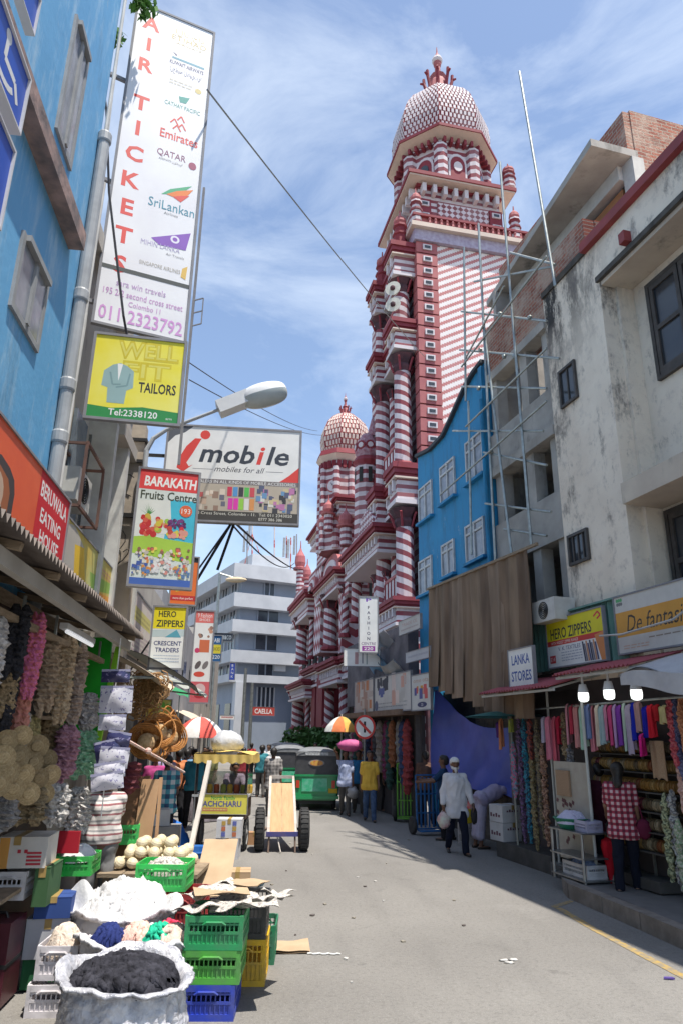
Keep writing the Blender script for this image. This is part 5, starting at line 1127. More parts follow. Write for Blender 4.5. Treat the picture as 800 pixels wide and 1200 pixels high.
for i in range(6): b = MB(); b.bar((.45, 3.3 + i * .9, 2.86), (.45, 3.3 + i * .9, 3.06), .02); b.part('hanger', steel, t)
gp = thing('green_partition', 'bright green painted partition behind the hanging packets', 'wall', FL, (.3, 8.2, 0))
b = MB(); b.box(.02, .50, 8.17, 8.22, 1.95, 3.15); b.part('panel', M('green_gloss', (.02, .42, .03), (.018, .36, .03), .4), gp)
b = MB(); b.prism([(.44, 2.0), (.50, 2.0), (.60, 3.05), (.55, 3.05)], lambda u, v: (u, 8.15, v), lambda u, v: (u, 8.22, v)); b.part('lime_edge', M('lime_gloss', (.25, .60, .03), (.2, .5, .03), .4), gp)
t = thing('tube_light', 'white fluorescent tube light under the tin awning', 'light', FL, (.5, 6.6, 2.8))
y0_, z0_ = FL.X(75, 733, .5); y1_, z1_ = FL.X(108, 751, .5); b = MB(); b.bar((.5, y0_, z0_), (.5, y1_, z0_), .07, .05); b.part('housing', M('lamp_white', WHITE), t)
b = MB(); b.tube([(.52, y0_ + .05, z0_ - .045), (.52, y1_ - .05, z0_ - .045)], .018, 8); b.part('tube', M('tube_glow', (.9, .92, .95), emit=.35), t)
def gar(lab, l, r, t_, b_, c, x=.45, c2=None, n=2, grp='lace trims hanging under the tin awning', sc=45, nm='hanging_trim', jit=.35):
    cx_ = (l + r) / 2; y, z1 = FL.X(cx_, t_, x); z0 = FL.X(cx_, b_, x)[1]; q = FL.w((x, y, z1)); rr = (r - l) / 2 * 1.3 * mpp(q.y, (z0 + z1) / 2)
    mb = MB()
    for i in range(n): u = (i + .5) / n * 2 - 1; ruffle(mb, x + rg.uniform(-.02, .02) + u * rr * .55, y + u * .02, z0 + rg.uniform(0, .15) * (z1 - z0) * (i % 2), z1, rr / n * 1.25, rg, 13, rr / n * 1.25, .02, jit=jit)
    m = M('trim_%02x%02x%02x' % tuple(int(v * 255) for v in c), c, c2 or tuple(v * .45 for v in c), .9, sc, .6, fac=(.35, .65), spec=.1)
    return solo(mb, nm, m, lab, 'trim', FL, (x, y, z0), group=grp)
gar('white ruffled lace trim at the far left edge', -14, 11, 722, 838, (.60, .58, .58))
gar('thick bunch of black lace trim beside the pink one', 10, 36, 708, 800, (.02, .02, .025), n=3, c2=(.05, .05, .06))
gar('lower black tail of the black trim bunch', 8, 22, 790, 862, (.02, .02, .025), x=.38)
gar('long bright pink and coral ruffled trim', 36, 58, 718, 822, (.68, .20, .46), c2=(.55, .16, .14), n=3)
gar('thin coral trim tail hanging under the pink trim', 24, 38, 810, 868, (.60, .25, .22), c2=(.45, .22, .16), x=.40)
gar('narrow beige trim to the right of the pink trim', 57, 74, 748, 842, (.42, .33, .24), c2=(.28, .20, .14))
gar('wide cream and tan ruffled trim below the tube light', 72, 92, 744, 850, (.52, .42, .30), c2=(.34, .24, .15), n=3)
gar('dusty beige lace trim rightmost under the tin awning', 89, 105, 752, 862, (.46, .38, .32), c2=(.30, .22, .18))
gar('tan trim showing between the white and black trims', 5, 20, 778, 842, (.42, .32, .20), x=.36)
gar('grey-white trim below the pink trim', 20, 36, 828, 890, (.42, .40, .38), x=.38)
gar('pale yellow-green trim beside the hanging hats', 34, 50, 838, 885, (.42, .36, .18), x=.36)
gar('pale white lace puff at the right end of the rail', 97, 116, 812, 858, (.58, .55, .54), x=.5)
gar('mint green shaggy fringe trim', 88, 114, 856, 912, (.16, .42, .24), x=.5, c2=(.40, .58, .42), n=3, jit=.6)
gar('mauve fringe trim left of the mint green one', 70, 92, 850, 920, (.42, .24, .30), x=.45, c2=(.25, .12, .16))
gar('white tasselled shawl fringe, left of the pair by the striped man', 56, 82, 918, 966, (.58, .56, .54), x=.5, n=3, jit=.55)
gar('white tasselled shawl fringe, right of the pair by the striped man', 80, 106, 922, 974, (.62, .60, .58), x=.5, n=3, jit=.55)
gar('beige fringe in the shade below the hats', 18, 56, 918, 965, (.34, .27, .17), x=.34, n=3, jit=.5)
gar('grey woolly fringe at the lower left edge', -8, 20, 935, 978, (.33, .32, .32), x=.36, n=2, jit=.5)
gar('second tan lace trim behind the hats', 40, 70, 838, 900, (.36, .27, .16), x=.22, n=3)
straw = M('straw_weave', (.56, .44, .26), (.38, .27, .14), .9, 40, .6); n_ = straw.node_tree; oi = n_.nodes.new('ShaderNodeObjectInfo'); hs = n_.nodes.new('ShaderNodeHueSaturation'); g_ = G(n_); l_ = n_.nodes['Principled BSDF'].inputs['Base Color'].links[0].from_socket
g_.put(hs.inputs['Color'], l_); g_.put(hs.inputs['Value'], g_.m('ADD', .6, g_.m('MULTIPLY', oi.outputs['Random'], .7))); g_.put(n_.nodes['Principled BSDF'].inputs['Base Color'], hs.outputs[0])
hp = None; HATS = [(8, 868), (26, 862), (44, 874), (4, 888), (22, 886), (40, 893), (56, 890), (10, 905), (28, 908), (46, 912), (-2, 918), (16, 924), (34, 930), (52, 930), (60, 908)]
HL = ['topmost on the left', 'upper one beside the black tail', 'upper one under the yellow-green trim', 'at the left edge, second row', 'second row centre', 'second row under the pale trim', 'second row nearest the mauve fringe', 'third row left', 'third row centre', 'third row right', 'cut by the left edge', 'fourth row left', 'fourth row centre', 'fourth row by the white fringe', 'beside the mauve fringe']
for i, (px, py) in enumerate(HATS):
    x = .42 + .03 * (i % 3); y, z = FL.X(px, py, x); loc = FL.w((x, y, z))
    if hp is None:
        b = MB(); b.lathe([(.02, .05), (.06, .05), (.075, .0), (.13, -.012), (.135, -.004), (.08, .008), (.065, .04), (.02, .04)], (0, 0, 0), 18); b.v = [(v[2] * -1 + .0, v[0], v[1]) for v in b.v]; b.v = [(-v[0], v[1], v[2]) for v in b.v]
        for k in range(6):
            r = .03 + .021 * k; b.tube([(.012, r * cos(a * pi / 9), r * sin(a * pi / 9)) for a in range(19)], .007, 4)
        hp = solo(b, 'straw_disc', straw, 'round woven straw disc, ' + HL[0], 'straw disc', FW, loc, 0, group='round woven discs hanging on the left'); hp.location = loc; hp.scale = (.3, .56, .56); hp.rotation_euler = (0, .15, FL.a - 1.1)
    else: o = dup(hp, loc, None, 'round woven straw disc, ' + HL[i]); q_ = rg.uniform(.5, .66); o.scale = (.3, q_, q_); o.rotation_euler = (rg.uniform(-.2, .2), rg.uniform(-.1, .3), FL.a - 1.1 + rg.uniform(-.25, .25))
# hanging packets
packm = two('printed_packet', lambda g: g.m('GREATER_THAN', g.noise(34, 3), .60), (.56, .56, .63), (.20, .19, .34), .15, .1); darkpk = two('dark_packet', lambda g: g.m('GREATER_THAN', g.noise(30, 3), .62), (.03, .035, .11), (.22, .2, .36), .15, .1)
PK = [(120, 785, 152, 800, 1, 'dark blue packet at the top of the hanging row'), (119, 804, 154, 836, 0, 'large silvery packet under the dark blue one'), (117, 838, 147, 856, 0, 'crumpled clear packet, third from the top'), (126, 858, 152, 876, 1, 'dark packet tilted behind the red cord'), (113, 868, 140, 892, 1, 'dark blue packet leaning left'), (118, 876, 150, 900, 0, 'silvery packet slanting over the dark ones'), (112, 894, 146, 912, 0, 'wide silvery packet second from the bottom'), (108, 906, 144, 926, 0, 'lowest clear packet touching the striped shirt')]
for i, (l, t_, r, b_, k, lab) in enumerate(PK):
    y = 7.3 - i * .02; A = FL.Y(l, t_, y); B = FL.Y(r, b_, y); rot = rg.uniform(-.25, .25) if i > 2 else rg.uniform(-.06, .06); w_, h_ = B[0] - A[0], A[1] - B[1]
    t = thing('packet', lab, 'packet', FL, ((A[0] + B[0]) / 2, y, (A[1] + B[1]) / 2), 0, 'clear printed packets hanging by the stall'); c_, s_ = cos(rot), sin(rot)
    def pf(u, v, sg=1): 
        x = (u - .5) * w_; z = (v - .5) * h_; d = .03 * sin(pi * u) * sin(pi * v) * sg + .008 * sin(9 * u + i) * sin(7 * v); return (x * c_ - z * s_, d * -1, x * s_ + z * c_)
    b = MB(); b.smooth = True; b.grid(lambda u, v: pf(u, v), 8, 6); b.grid(lambda u, v: pf(1 - u, v, -1), 8, 6); b.part('bag', darkpk if k else packm, t)
    b = MB(); b.obox((-sin(rot) * h_ * .48, 0, cos(rot) * h_ * .48), (w_ * .5 * c_, 0, w_ * .5 * s_), (0, .006, 0), (-s_ * .012, 0, c_ * .012)); b.part('header_strip', flat('packet_header', (.35, .35, .5)), t)
b = MB(); xx = FL.Y(137, 790, 7.35)[0]; b.tube([(xx, 7.36, 1.3), (xx, 7.36, 3.05)], .006, 5); solo(b, 'packet_string', flat('white_string', WHITE), 'string that carries the hanging packets', 'string', FL)
# low goods on the left, under the trims
def mark_fruit(t, W, D, H):
    b = MB()
    for i in range(4): b.box(W * .18, W * .42, -D / 2 - .004, -D / 2 - .001, H * (.10 + i * .12), H * (.17 + i * .12))
    for x in (-.4, -.15, .05, .16): b.obox((W * x, -D / 2 - .003, H * .55), (.014, 0, 0), (0, .001, 0), (0, 0, .014))
    b.part('print', flat('box_red', (.45, .03, .05)), t); b = MB(); b.box(-W * .28, -W * .12, -D / 2 - .006, -D / 2 - .002, 0, H); b.part('print', flat('box_orange', (.65, .32, .08)), t)
carton('white fruit carton with an orange band and red stripes at the left', .50, .4, .24, (-2.78, 6.75, .98), .15, (.60, .58, .55), mark=mark_fruit)
crate('white slotted basket under the fruit carton', .34, .36, .22, (.62, .60, .62), (-2.84, 6.75, .73), .12, nm='plastic_basket')
carton('dark green fruit carton end under the fruit carton', .12, .4, .30, (-2.54, 6.8, .68), .1, (.05, .12, .05))
crate('bright green crate behind the white fruit carton', .36, .4, .17, (.02, .45, .06), (-2.52, 7.45, .80), .1)
b = MB(); heap(b, (-2.52, 7.45, .94), (.17, .2), .09, rg); solo(b, 'folded_cloth', cloth('white_cloth', (.68, .68, .68), (.55, .56, .58), 12, .3), 'white and blue folded cloth in the bright green crate', 'cloth')
b = MB(); b.box(at(60, 985, 7.2).x, at(93, 985, 7.2).x, 7.2, 7.23, at(75, 1000, 7.2).z, at(75, 974, 7.2).z); solo(b, 'red_card', flat('deep_red_card', (.40, .015, .03)), 'deep red card leaning behind the bright green crate', 'board')
t = thing('suitcase', 'dark maroon trunk standing at the lower left edge', 'suitcase', FW, (-2.80, 6.5, 0), .1); b = MB(); b.box(-.17, .17, -.2, .2, .03, .62); b.part('shell', M('maroon_shell', (.06, .012, .02), (.09, .02, .03), .35), t)
b = MB(); b.box(-.174, .174, -.204, .204, .30, .33); b.part('seam', flat('black_steel', BLACK), t); b = MB(); b.tube([(-.08, 0, .62), (-.06, 0, .66), (.06, 0, .66), (.08, 0, .62)], .012, 6); b.part('handle', flat('black_steel', BLACK), t)
carton('blue printed carton in the shade behind the maroon trunk', .30, .3, .16, (-2.48, 6.9, .56), .2, (.03, .07, .25)); carton('white carton with a yellow spot under the blue carton', .36, .3, .30, (-2.50, 6.92, .25), .15, (.45, .46, .50)); carton('dark green low carton at the bottom of the shaded pile', .36, .3, .22, (-2.50, 6.95, .02), .15, (.02, .12, .05))
crate('white slotted crate with cream cloth, lower of two by the sack', .34, .4, .22, (.66, .63, .66), (-2.23, 6.45, 0), .08); crate('white slotted crate full of cream strips, upper of two by the sack', .32, .38, .24, (.66, .63, .66), (-2.22, 6.5, .23), .06)
b = MB(); heap(b, (-2.22, 6.5, .40), (.14, .17), .16, rg); twists(b, (-2.22, 6.5, .42), (.13, .16), .16, 50, .012, rg, .2); solo(b, 'cloth_strips', cloth('cream_strips', (.62, .50, .40), (.70, .62, .55), 30), 'cream cloth strips heaped in the upper white crate', 'cloth')
b = MB(); b.smooth = True; b.grid(lambda u, v: (-2.50 + .36 * u, 6.9 + .12 * v + .03 * sin(5 * u), .58 + .20 * v + .04 * sin(7 * u + 4 * v) - .25 * (u - .6) ** 2), 14, 10); solo(b, 'plastic_sheet', cloth('white_cloth', WHITE), 'crumpled white plastic sheet behind the white crates', 'sheet')
# bulk sacks
poly = M('white_polythene', (.70, .69, .70), (.60, .59, .62), .25, 8, .9, spec=.6); clear = M('clear_polythene', (.33, .34, .39), (.60, .60, .64), .18, 9, 1.0, spec=.8, fac=(.38, .62))
t = sack('big white plastic sack filled with black cloth scraps in the front', (-1.47, 5.65, 0), (.41, .38), .52, clear, rg, tilt=.14)
b = MB(); heap(b, (0, 0, .44), (.39, .36), .10, rg, 40, 14, .5); twists(b, (0, 0, .46), (.36, .33), .10, 150, .026, rg, .3); o = solo(b, 'black_cloth_heap', cloth('black_cloth', (.012, .012, .016), (.055, .055, .07), 14, .8), 'heap of crumpled black cloth scraps in the front white sack', 'cloth', FW, (-1.47, 5.65, 0), 0)
t = sack('white sack of mixed coloured scraps between the black and white heaps', (-1.62, 6.38, 0), (.42, .32), .55, poly, rg)
for j, (c, cc, n, lab) in enumerate((((-.20, -.02), (.02, .03, .12), 40, 'navy scraps at the left of the mixed sack'), ((.02, .03), (.62, .40, .34), 70, 'pale pink scraps in the mixed sack'), ((.20, .0), (.02, .36, .22), 35, 'emerald green scraps in the mixed sack'), ((.32, -.03), (.55, .42, .36), 30, 'beige scraps at the right of the mixed sack'), ((.24, .12), (.55, .05, .10), 14, 'red scrap behind the green scraps'))):
    b = MB(); heap(b, (c[0], c[1], .46), (.16, .15), .12, rg, 16, 6); twists(b, (c[0], c[1], .48), (.15, .14), .13, n, .018, rg, .14); solo(b, 'cloth_scraps', cloth('scrap_%d' % j, cc, tuple(min(1, v * 1.4) for v in cc), 20), lab, 'cloth', FW, (-1.62, 6.38, 0), 0, group='coloured cloth scraps')
t = sack('big white sack heaped high with white cloth behind the mixed sack', (-1.92, 7.1, 0), (.44, .42), .60, poly, rg)
b = MB(); heap(b, (0, 0, .5), (.46, .43), .25, rg, 44, 16, .42); twists(b, (0, 0, .50), (.42, .39), .26, 90, .030, rg, .34); solo(b, 'white_cloth_heap', cloth('white_rags', (.60, .60, .60), (.48, .48, .50), 9, .6), 'tall heap of white cloth rags in the back sack', 'cloth', FW, (-1.92, 7.1, 0), 0)
# crate stacks at the road edge
BLUE = (.02, .05, .42); G1 = (.02, .30, .10); G2 = (.08, .36, .05); YE_ = (.70, .42, .01); BK = (.03, .03, .03); RD = (.45, .03, .03); LIME = (.03, .55, .10)
r_ = .03
crate('dark blue crate at the bottom of the front stack', .44, .55, .24, BLUE, (-1.0, 6.50, 0), r_); crate('grass green crate in the middle of the front stack', .46, .55, .23, G2, (-.98, 6.5, .243), r_); crate('deep green crate on top of the front stack', .46, .56, .24, G1, (-.97, 6.5, .476), r_)
crate('bright yellow crate behind the green stack', .42, .5, .36, YE_, (-.83, 7.25, 0), r_); crate('black crate standing on the yellow crate', .44, .5, .32, BK, (-.85, 7.25, .363), r_)
crate('dark green crate on the road behind the yellow one', .30, .5, .33, (.01, .18, .08), (-.74, 7.85, 0), r_)
crate('royal blue crate under the red one behind the sacks', .40, .5, .32, BLUE, (-1.50, 7.65, 0), .0); crate('red crate between the blue and lime green ones', .42, .5, .30, RD, (-1.50, 7.7, .322), .0); crate('lime green crate with papers on top of the red one', .50, .42, .24, LIME, (-1.72, 7.75, .625), .0)
crate('lime green crate behind the striped man', .30, .4, .22, LIME, (-2.62, 9.4, .80), .3)
newsm = two('newsprint', lambda g: g.m('GREATER_THAN', g.noise(40, 3), .55), (.58, .55, .50), (.28, .26, .25), .9, .1)
def sheet(lab, o, w, d, m, rot, bend, nm, cat='paper', grp=None, th=.006, tilt=0):
    b = MB(); b.smooth = False; ph = rg.random() * 6
    f = lambda e: (lambda u, v: ((u - .5) * w, (v - .5) * d, e + bend * sin(3 * u + ph) * cos(2.5 * v + ph) + bend * .5 * sin(8 * u + 5 * v + ph) + tilt * (v - .5) * d))
    b.grid(f(th), 8, 8); b.grid(lambda u, v: f(0)(1 - u, v), 8, 8); return solo(b, nm, m, lab, cat, FW, o, rot, group=grp)
cardm = M('cardboard', (.50, .37, .24), (.42, .30, .19), .9, 3)
for i in range(9): sheet(['crumpled newspaper sheet over the front of the green crate', 'newspaper sheet at the back of the green crate', 'folded newsprint on the black crate', 'torn newsprint hanging over the green crate corner', 'small newspaper scrap between the crates', 'newspaper sheet lying under the flat cardboard', 'curled newsprint at the left of the green crate', 'newspaper bundle on the black crate back edge', 'loose sheet near the red crate'][i], (-1.10 + .30 * (i % 3) * .8 + rg.uniform(-.06, .06), 6.4 + .26 * (i // 3), .735 + .018 * (i % 4) + .01 * (i // 3)), .34, .3, newsm, rg.uniform(-.8, .8), .035, 'newspaper', grp='newspapers on the crates')
sheet('flat brown cardboard piece on top of the papers', (-.98, 6.62, .815), .46, .34, cardm, .25, .012, 'cardboard_sheet', 'cardboard'); sheet('second brown cardboard piece tilted on the papers', (-.80, 6.9, .83), .34, .30, cardm, -.3, .012, 'cardboard_sheet', 'cardboard')
sheet('light blue plastic scrap on the black crate', (-.74, 7.05, .78), .16, .14, cloth('pale_blue_plastic', (.40, .55, .68)), .3, .03, 'plastic_scrap', 'scrap'); sheet('brown flattened box lying on the road by the crates', (-.48, 8.15, .01), .42, .40, cardm, .1, .012, 'cardboard_sheet', 'cardboard', th=.02)
b = MB(); b.tube([(-.28 + .03 * i, 7.95 + .015 * sin(i * 2), .012) for i in range(12)], .008, 5); solo(b, 'string', flat('white_string', WHITE), 'white string trailing on the road from the flat box', 'string')
def fill_white(t, W, D, H): pass
b = MB(); heap(b, (-1.72, 7.75, .78), (.2, .16), .10, rg); twists(b, (-1.72, 7.75, .78), (.2, .16), .1, 30, .02, rg); solo(b, 'paper_wads', newsm, 'wads of pale paper in the lime green crate', 'paper')
# fruit heap and boxes behind
t = thing('plank_table', 'low plank table under the heap of pale round fruit', 'table', FW, (-2.0, 8.7, 0), 0)
for i in range(4): b = MB(); b.box(-.55 + i * .27, -.29 + i * .27, -.5, .5, .62, .66); b.part('plank', timber, t)
for x in (-.5, .45):
    for y in (-.42, .42): b = MB(); b.box(x, x + .05, y - .025, y + .025, 0, .62); b.part('leg', timber, t)
b = MB(); b.ell((0, 0, 0), (.068, .068, .058), 12, 8); fm = b.mesh('pale_fruit', M('pale_gourd', (.62, .52, .33), (.68, .60, .44), .5, 3)); fo = None
k = 0
for lay, (nx, ny, z) in enumerate(((6, 4, .725), (5, 3, .825), (3, 2, .92))):
    for i in range(nx):
        for j in range(ny):
            o = bpy.data.objects.new('pale_fruit', fm); COL.objects.link(o); o.location = (-2.02 + (i - (nx - 1) / 2) * .145 + rg.uniform(-.02, .02), 8.62 + (j - (ny - 1) / 2) * .15 + rg.uniform(-.02, .02), z + rg.uniform(-.01, .01)); o.rotation_euler = (rg.random(), rg.random(), 0)
            tag(o, 'pale yellow round fruit heaped on the low plank table', 'fruit', 'pale round fruit heaped on the table')
sheet('tall cardboard sheet leaning by the pale fruit', (-1.40, 8.9, .62), .40, .62, cardm, 0, .008, 'cardboard_sheet', 'cardboard', th=.01, tilt=.8)
carton('brown taped carton on the road beside the leaning cardboard', .34, .36, .34, (-1.33, 10.4, 0), .1, (.48, .33, .20)); carton('navy carton behind the leaning cardboard sheet', .40, .3, .45, (-1.60, 9.4, 0), .0, (.03, .03, .12))
# broken wooden chair back, blue tub, white tray, pole
brw = M('brown_wood', (.28, .15, .08), (.20, .10, .05), .5, 4, .2, stretch=(1, 1, 5)); plyw = M('plywood', (.48, .30, .17), (.40, .24, .13), .6, 3, .1)
t = thing('wooden_panel', 'brown wooden boards leaning together by the lime crate', 'boards', FW, (-2.5, 9.45, 0), .1)
b = MB(); b.obox((-.10, 0, 1.05), (.17, 0, .02), (0, .012, 0), (.03, .08, .5)); b.part('board', brw, t); b = MB(); b.obox((.10, -.06, 1.05), (.11, 0, .0), (0, .012, 0), (.02, .06, .48)); b.part('board', plyw, t); b = MB(); b.obox((.25, -.02, 1.05), (.02, 0, 0), (0, .02, 0), (-.01, .05, .5)); b.part('post', plyw, t); b = MB(); b.box(-.3, .3, -.15, .15, .3, .56); b.box(-.28, -.22, -.12, .12, 0, .3); b.box(.22, .28, -.12, .12, 0, .3); b.part('stand', brw, t)
b = MB(); A = at(222, 1004, 9.0); B = at(246, 892, 9.6); b.bar(A, B, .055, .04); solo(b, 'white_pole', M('white_pole_paint', (.60, .57, .52), (.5, .46, .42), .7), 'leaning dirty white wooden pole by the pickle cart', 'pole')
b = MB(); A = at(150, 868, 8.3); B = at(216, 905, 10.5); b.tube([A, B], .018, 6); b2 = at(174, 880, 8.9); b.ell(b2, .04, 8, 5); solo(b, 'awning_rope', M('red_white_cord', (.62, .35, .30), (.6, .55, .5), .8, 20), 'pinkish cord slanting from the packets to the cart', 'cord')
crate('white slotted tray on the ground behind the fruit', .46, .4, .12, (.62, .62, .60), (-2.35, 10.5, .45), 0, nm='plastic_tray')
t = thing('blue_tub', 'round blue plastic tub behind the leaning pole', 'tub', FW, (-2.02, 10.9, .2), 0); b = MB(); b.lathe([(.26, 0), (.32, .30), (.35, .31), (.34, .33), (.30, .31), (.24, .03)], (0, 0, 0), 20); b.part('body', M('tub_blue', (.02, .13, .40), (.02, .11, .34), .4), t)
for s in (-1, 1): b = MB(); b.tube([(s * .34, -.06, .28), (s * .40, -.04, .24), (s * .40, .04, .24), (s * .34, .06, .28)], .012, 6); b.part('handle', M('tub_blue', BLACK), t)
b = MB(); b.box(-2.4, -1.6, 10.6, 11.2, 0, .2); solo(b, 'low_platform', timber, 'low timber platform under the blue tub', 'platform')
# cloth awnings further along
canv = M('cream_canvas', (.58, .50, .40), (.48, .40, .32), .85, 2.5, .15); grnc = M('grey_green_canvas', (.36, .37, .33), (.28, .30, .27), .85, 2.5)
for nm, lab, q, m_ in (('canvas_awning', 'sagging cream canvas awning past the green partition', (8.4, 10.6, 3.1, 2.72, .05, 1.0), canv), ('canvas_awning', 'grey-green canvas awning behind the cream one', (11.0, 14.4, 3.35, 2.8, .0, 1.25), grnc)):
    ya_, yb_, z1, z0, x0, x1 = q; t = thing(nm, lab, 'awning', FL, ((x0 + x1) / 2, (ya_ + yb_) / 2, z0)); b = MB(); b.smooth = True
    f = lambda e: (lambda u, v: (x0 + (x1 - x0) * v, ya_ + (yb_ - ya_) * u, z1 + (z0 - z1) * v ** 1.6 + e - .06 * sin(pi * u) * v + .02 * sin(14 * u) * v)); b.grid(f(.012), 16, 8); b.grid(lambda u, v: f(0)(1 - u, v), 16, 8); b.part('canvas', m_, t)
    for yy in (ya_ + .05, yb_ - .05): b = MB(); b.tube([(x0, yy, z1 - .4), (x1 - .02, yy, z0 + .01)], .018, 6); b.part('strut', steel, t)
# rattan bags
ratt = M('rattan_orange', (.45, .20, .05), (.30, .12, .03), .6, 25, .4)
bagp = None
BG = [(172, 868, .22, 'orange rattan hoop bag, lower left of the hanging cluster'), (186, 856, .22, 'orange rattan hoop bag in the middle of the cluster'), (200, 862, .20, 'orange rattan hoop bag on the right of the cluster'), (180, 876, .17, 'small orange rattan hoop bag at the bottom'), (196, 848, .18, 'orange rattan hoop bag at the top of the cluster')]
for i, (px, py, r, lab) in enumerate(BG):
    q = at(px, py, 9.6 + .12 * i); t = thing('rattan_bag', lab, 'bag', FW, q, .3 * i, 'orange rattan bags hanging on the left')
    b = MB()
    for k in range(7):
        a = k * .42; rr = r * (1 - .05 * k); b.tube([(rr * cos(j * pi / 12), .05 * sin(j * pi / 6 + a) + .03 * (k - 3), rr * sin(j * pi / 12) * (1 - .06 * k)) for j in range(25)], .012, 5)
    b.part('woven_hoops', ratt, t); b = MB(); b.ell((0, 0, -.02), (r * .55, .09, r * .55), 12, 8); b.part('pouch', M('rattan_pale', (.58, .42, .25), (.4, .26, .12), .8, 20), t)
    b = MB(); b.tube([(r * .7 * cos(j * pi / 10), 0, r * .6 + r * .7 * sin(j * pi / 10)) for j in range(11)], .012, 5); b.part('handle', ratt, t)
for px, py, w_, h_, lab in ((165, 815, .40, .45, 'dark rattan net of baskets under the cream awning'), (180, 808, .3, .3, 'tan woven basket bunch under the cream awning')):
    q = at(px, py, 9.2); b = MB()
    for k in range(60): a = rg.random() * 6.3; p0 = Vector((rg.uniform(-w_, w_) / 2, rg.uniform(-.15, .15), rg.uniform(-h_, h_) / 2)); b.tube([p0 + Vector((.09 * cos(a + j * .9), .03 * sin(j), .09 * sin(a + j * .9))) for j in range(7)], .008, 4)
    solo(b, 'woven_baskets', M('rattan_dark', (.22, .12, .05), (.34, .2, .09), .8, 20), lab, 'baskets', FW, q, 0)
s = Sign('fruit_poster', 'small poster of yellow and green fruit behind the rattan bags', (172, 820), (201, 820), (200, 845), (172, 845), 11.6, (1, .1), bgm=flat('poster_yellow', (.55, .50, .12))); s.blobs(.05, .1, .5, .9, [(.62, .4, .06), (.66, .55, .2), (.6, .25, .05)], 12, .10, rg).blobs(.5, .1, .95, .9, [(.15, .45, .06), (.5, .6, .2), (.65, .65, .5)], 12, .09, rg).done()
b = MB(); ruffle(b, *at(157, 905, 9.0)[:2], at(157, 930, 9.0).z, at(157, 893, 9.0).z, .12, rg, 12, .1, .03, jit=.1); solo(b, 'maroon_bag', M('maroon_cloth', (.10, .02, .03), (.16, .04, .05), .8), 'dark maroon bag hanging beside the wooden boards', 'bag')
# ============================================================ RIGHT SIDE: sacking, tarp, shop fronts
t = thing('sacking_screen', 'tall brown sacking screen in hanging strips across the half-built frontage', 'screen', FR, (-.6, 15, 2.6))
sackm = [M('sacking_%d' % i, c, tuple(v * .6 for v in c), .95, 3, .4, stretch=(1, 1, .25), dirt=0) for i, c in enumerate(((.22, .15, .10), (.26, .185, .125), (.20, .135, .092), (.29, .21, .15)))]
tp = lambda y: 5.47 + (5.32 - 5.47) * (17.1 - y) / 4.7
edges = [17.2, 16.7, 16.3, 15.95, 15.45, 15.0, 14.55, 14.15, 13.75, 13.35, 13.0, 12.7]
for i, (a, b_) in enumerate(zip(edges, edges[1:])):
    mb = MB(); mb.smooth = True; sk = (-.09 if 3 < i < 8 else .02) * (1 if i % 2 else .7); pm = 503 + 100 * (17.2 - (a + b_) / 2) / 4.4; zb = FR.X(pm, min(842, 800 + .48 * (pm - 503)) + rg.uniform(0, 3), -.6)[1]; ph = rg.random() * 6
    def f(e):
        def g(u, v):
            y = a + .05 + (b_ - a - .08) * u + sk * sin(pi * v) ** 2 * (1 if v < .6 else .6); z = zb + (tp(a + (b_ - a) * u) - zb) * (1 - v)
            return (-.6 + .018 * sin(2 * pi * u + ph) * (1 + v) * .5 + .04 * sin(3 * v + 1) - .014 * sin(9 * u + 4 * v) + e, y, z)
        return g
    mb.grid(f(0), 8, 16); mb.grid(lambda u, v: f(.015)(1 - u, v), 8, 16); mb.part('sacking_strip', sackm[i % 4], t)
b = MB(); b.bar((-.58, 12.3, tp(12.4) + .02), (-.58, 17.3, tp(17.2) + .02), .05); b.part('top_pole', timber, t)
t = thing('blue_tarpaulin', 'bright blue-violet tarpaulin sagging below the brown sacking', 'tarpaulin', FR, (-.8, 15, .8))
P4 = {k: FR.X(*q, .15) for k, q in dict(TL=(509, 806), TR=(602, 852), BR=(600, 935), BL=(503, 912)).items()}
mb = MB(); mb.smooth = True
def tf(e):
    def g(u, v):
        T = Vector(P4['TL']).lerp(Vector(P4['TR']), u); B_ = Vector(P4['BL']).lerp(Vector(P4['BR']), u); q = T.lerp(B_, v); s_ = -.40 * sin(pi * u) * (1 - v) * .9
        fold = .06 * sin(18 * (u * .9 + v * .35)) * (.3 + v) + .05 * sin(7 * u - 5 * v) + .018 * sin(34 * u + 9 * v)
        return (.15 + fold * .6 + e, q[0], q[1] + s_)
    return g
mb.grid(tf(0), 48, 26); mb.grid(lambda u, v: tf(.012)(1 - u, v), 48, 26); mb.part('sheet', M('violet_blue_tarp', (.09, .13, .50), (.07, .10, .42), .42, 2, .15), t)
b = MB(); 
for k in ('TL', 'TR'): b.tube([(.15, *P4[k]), (.3, P4[k][0] + .1, P4[k][1] + .25)], .008, 4)
b.part('tie_rope', flat('white_string', WHITE), t)
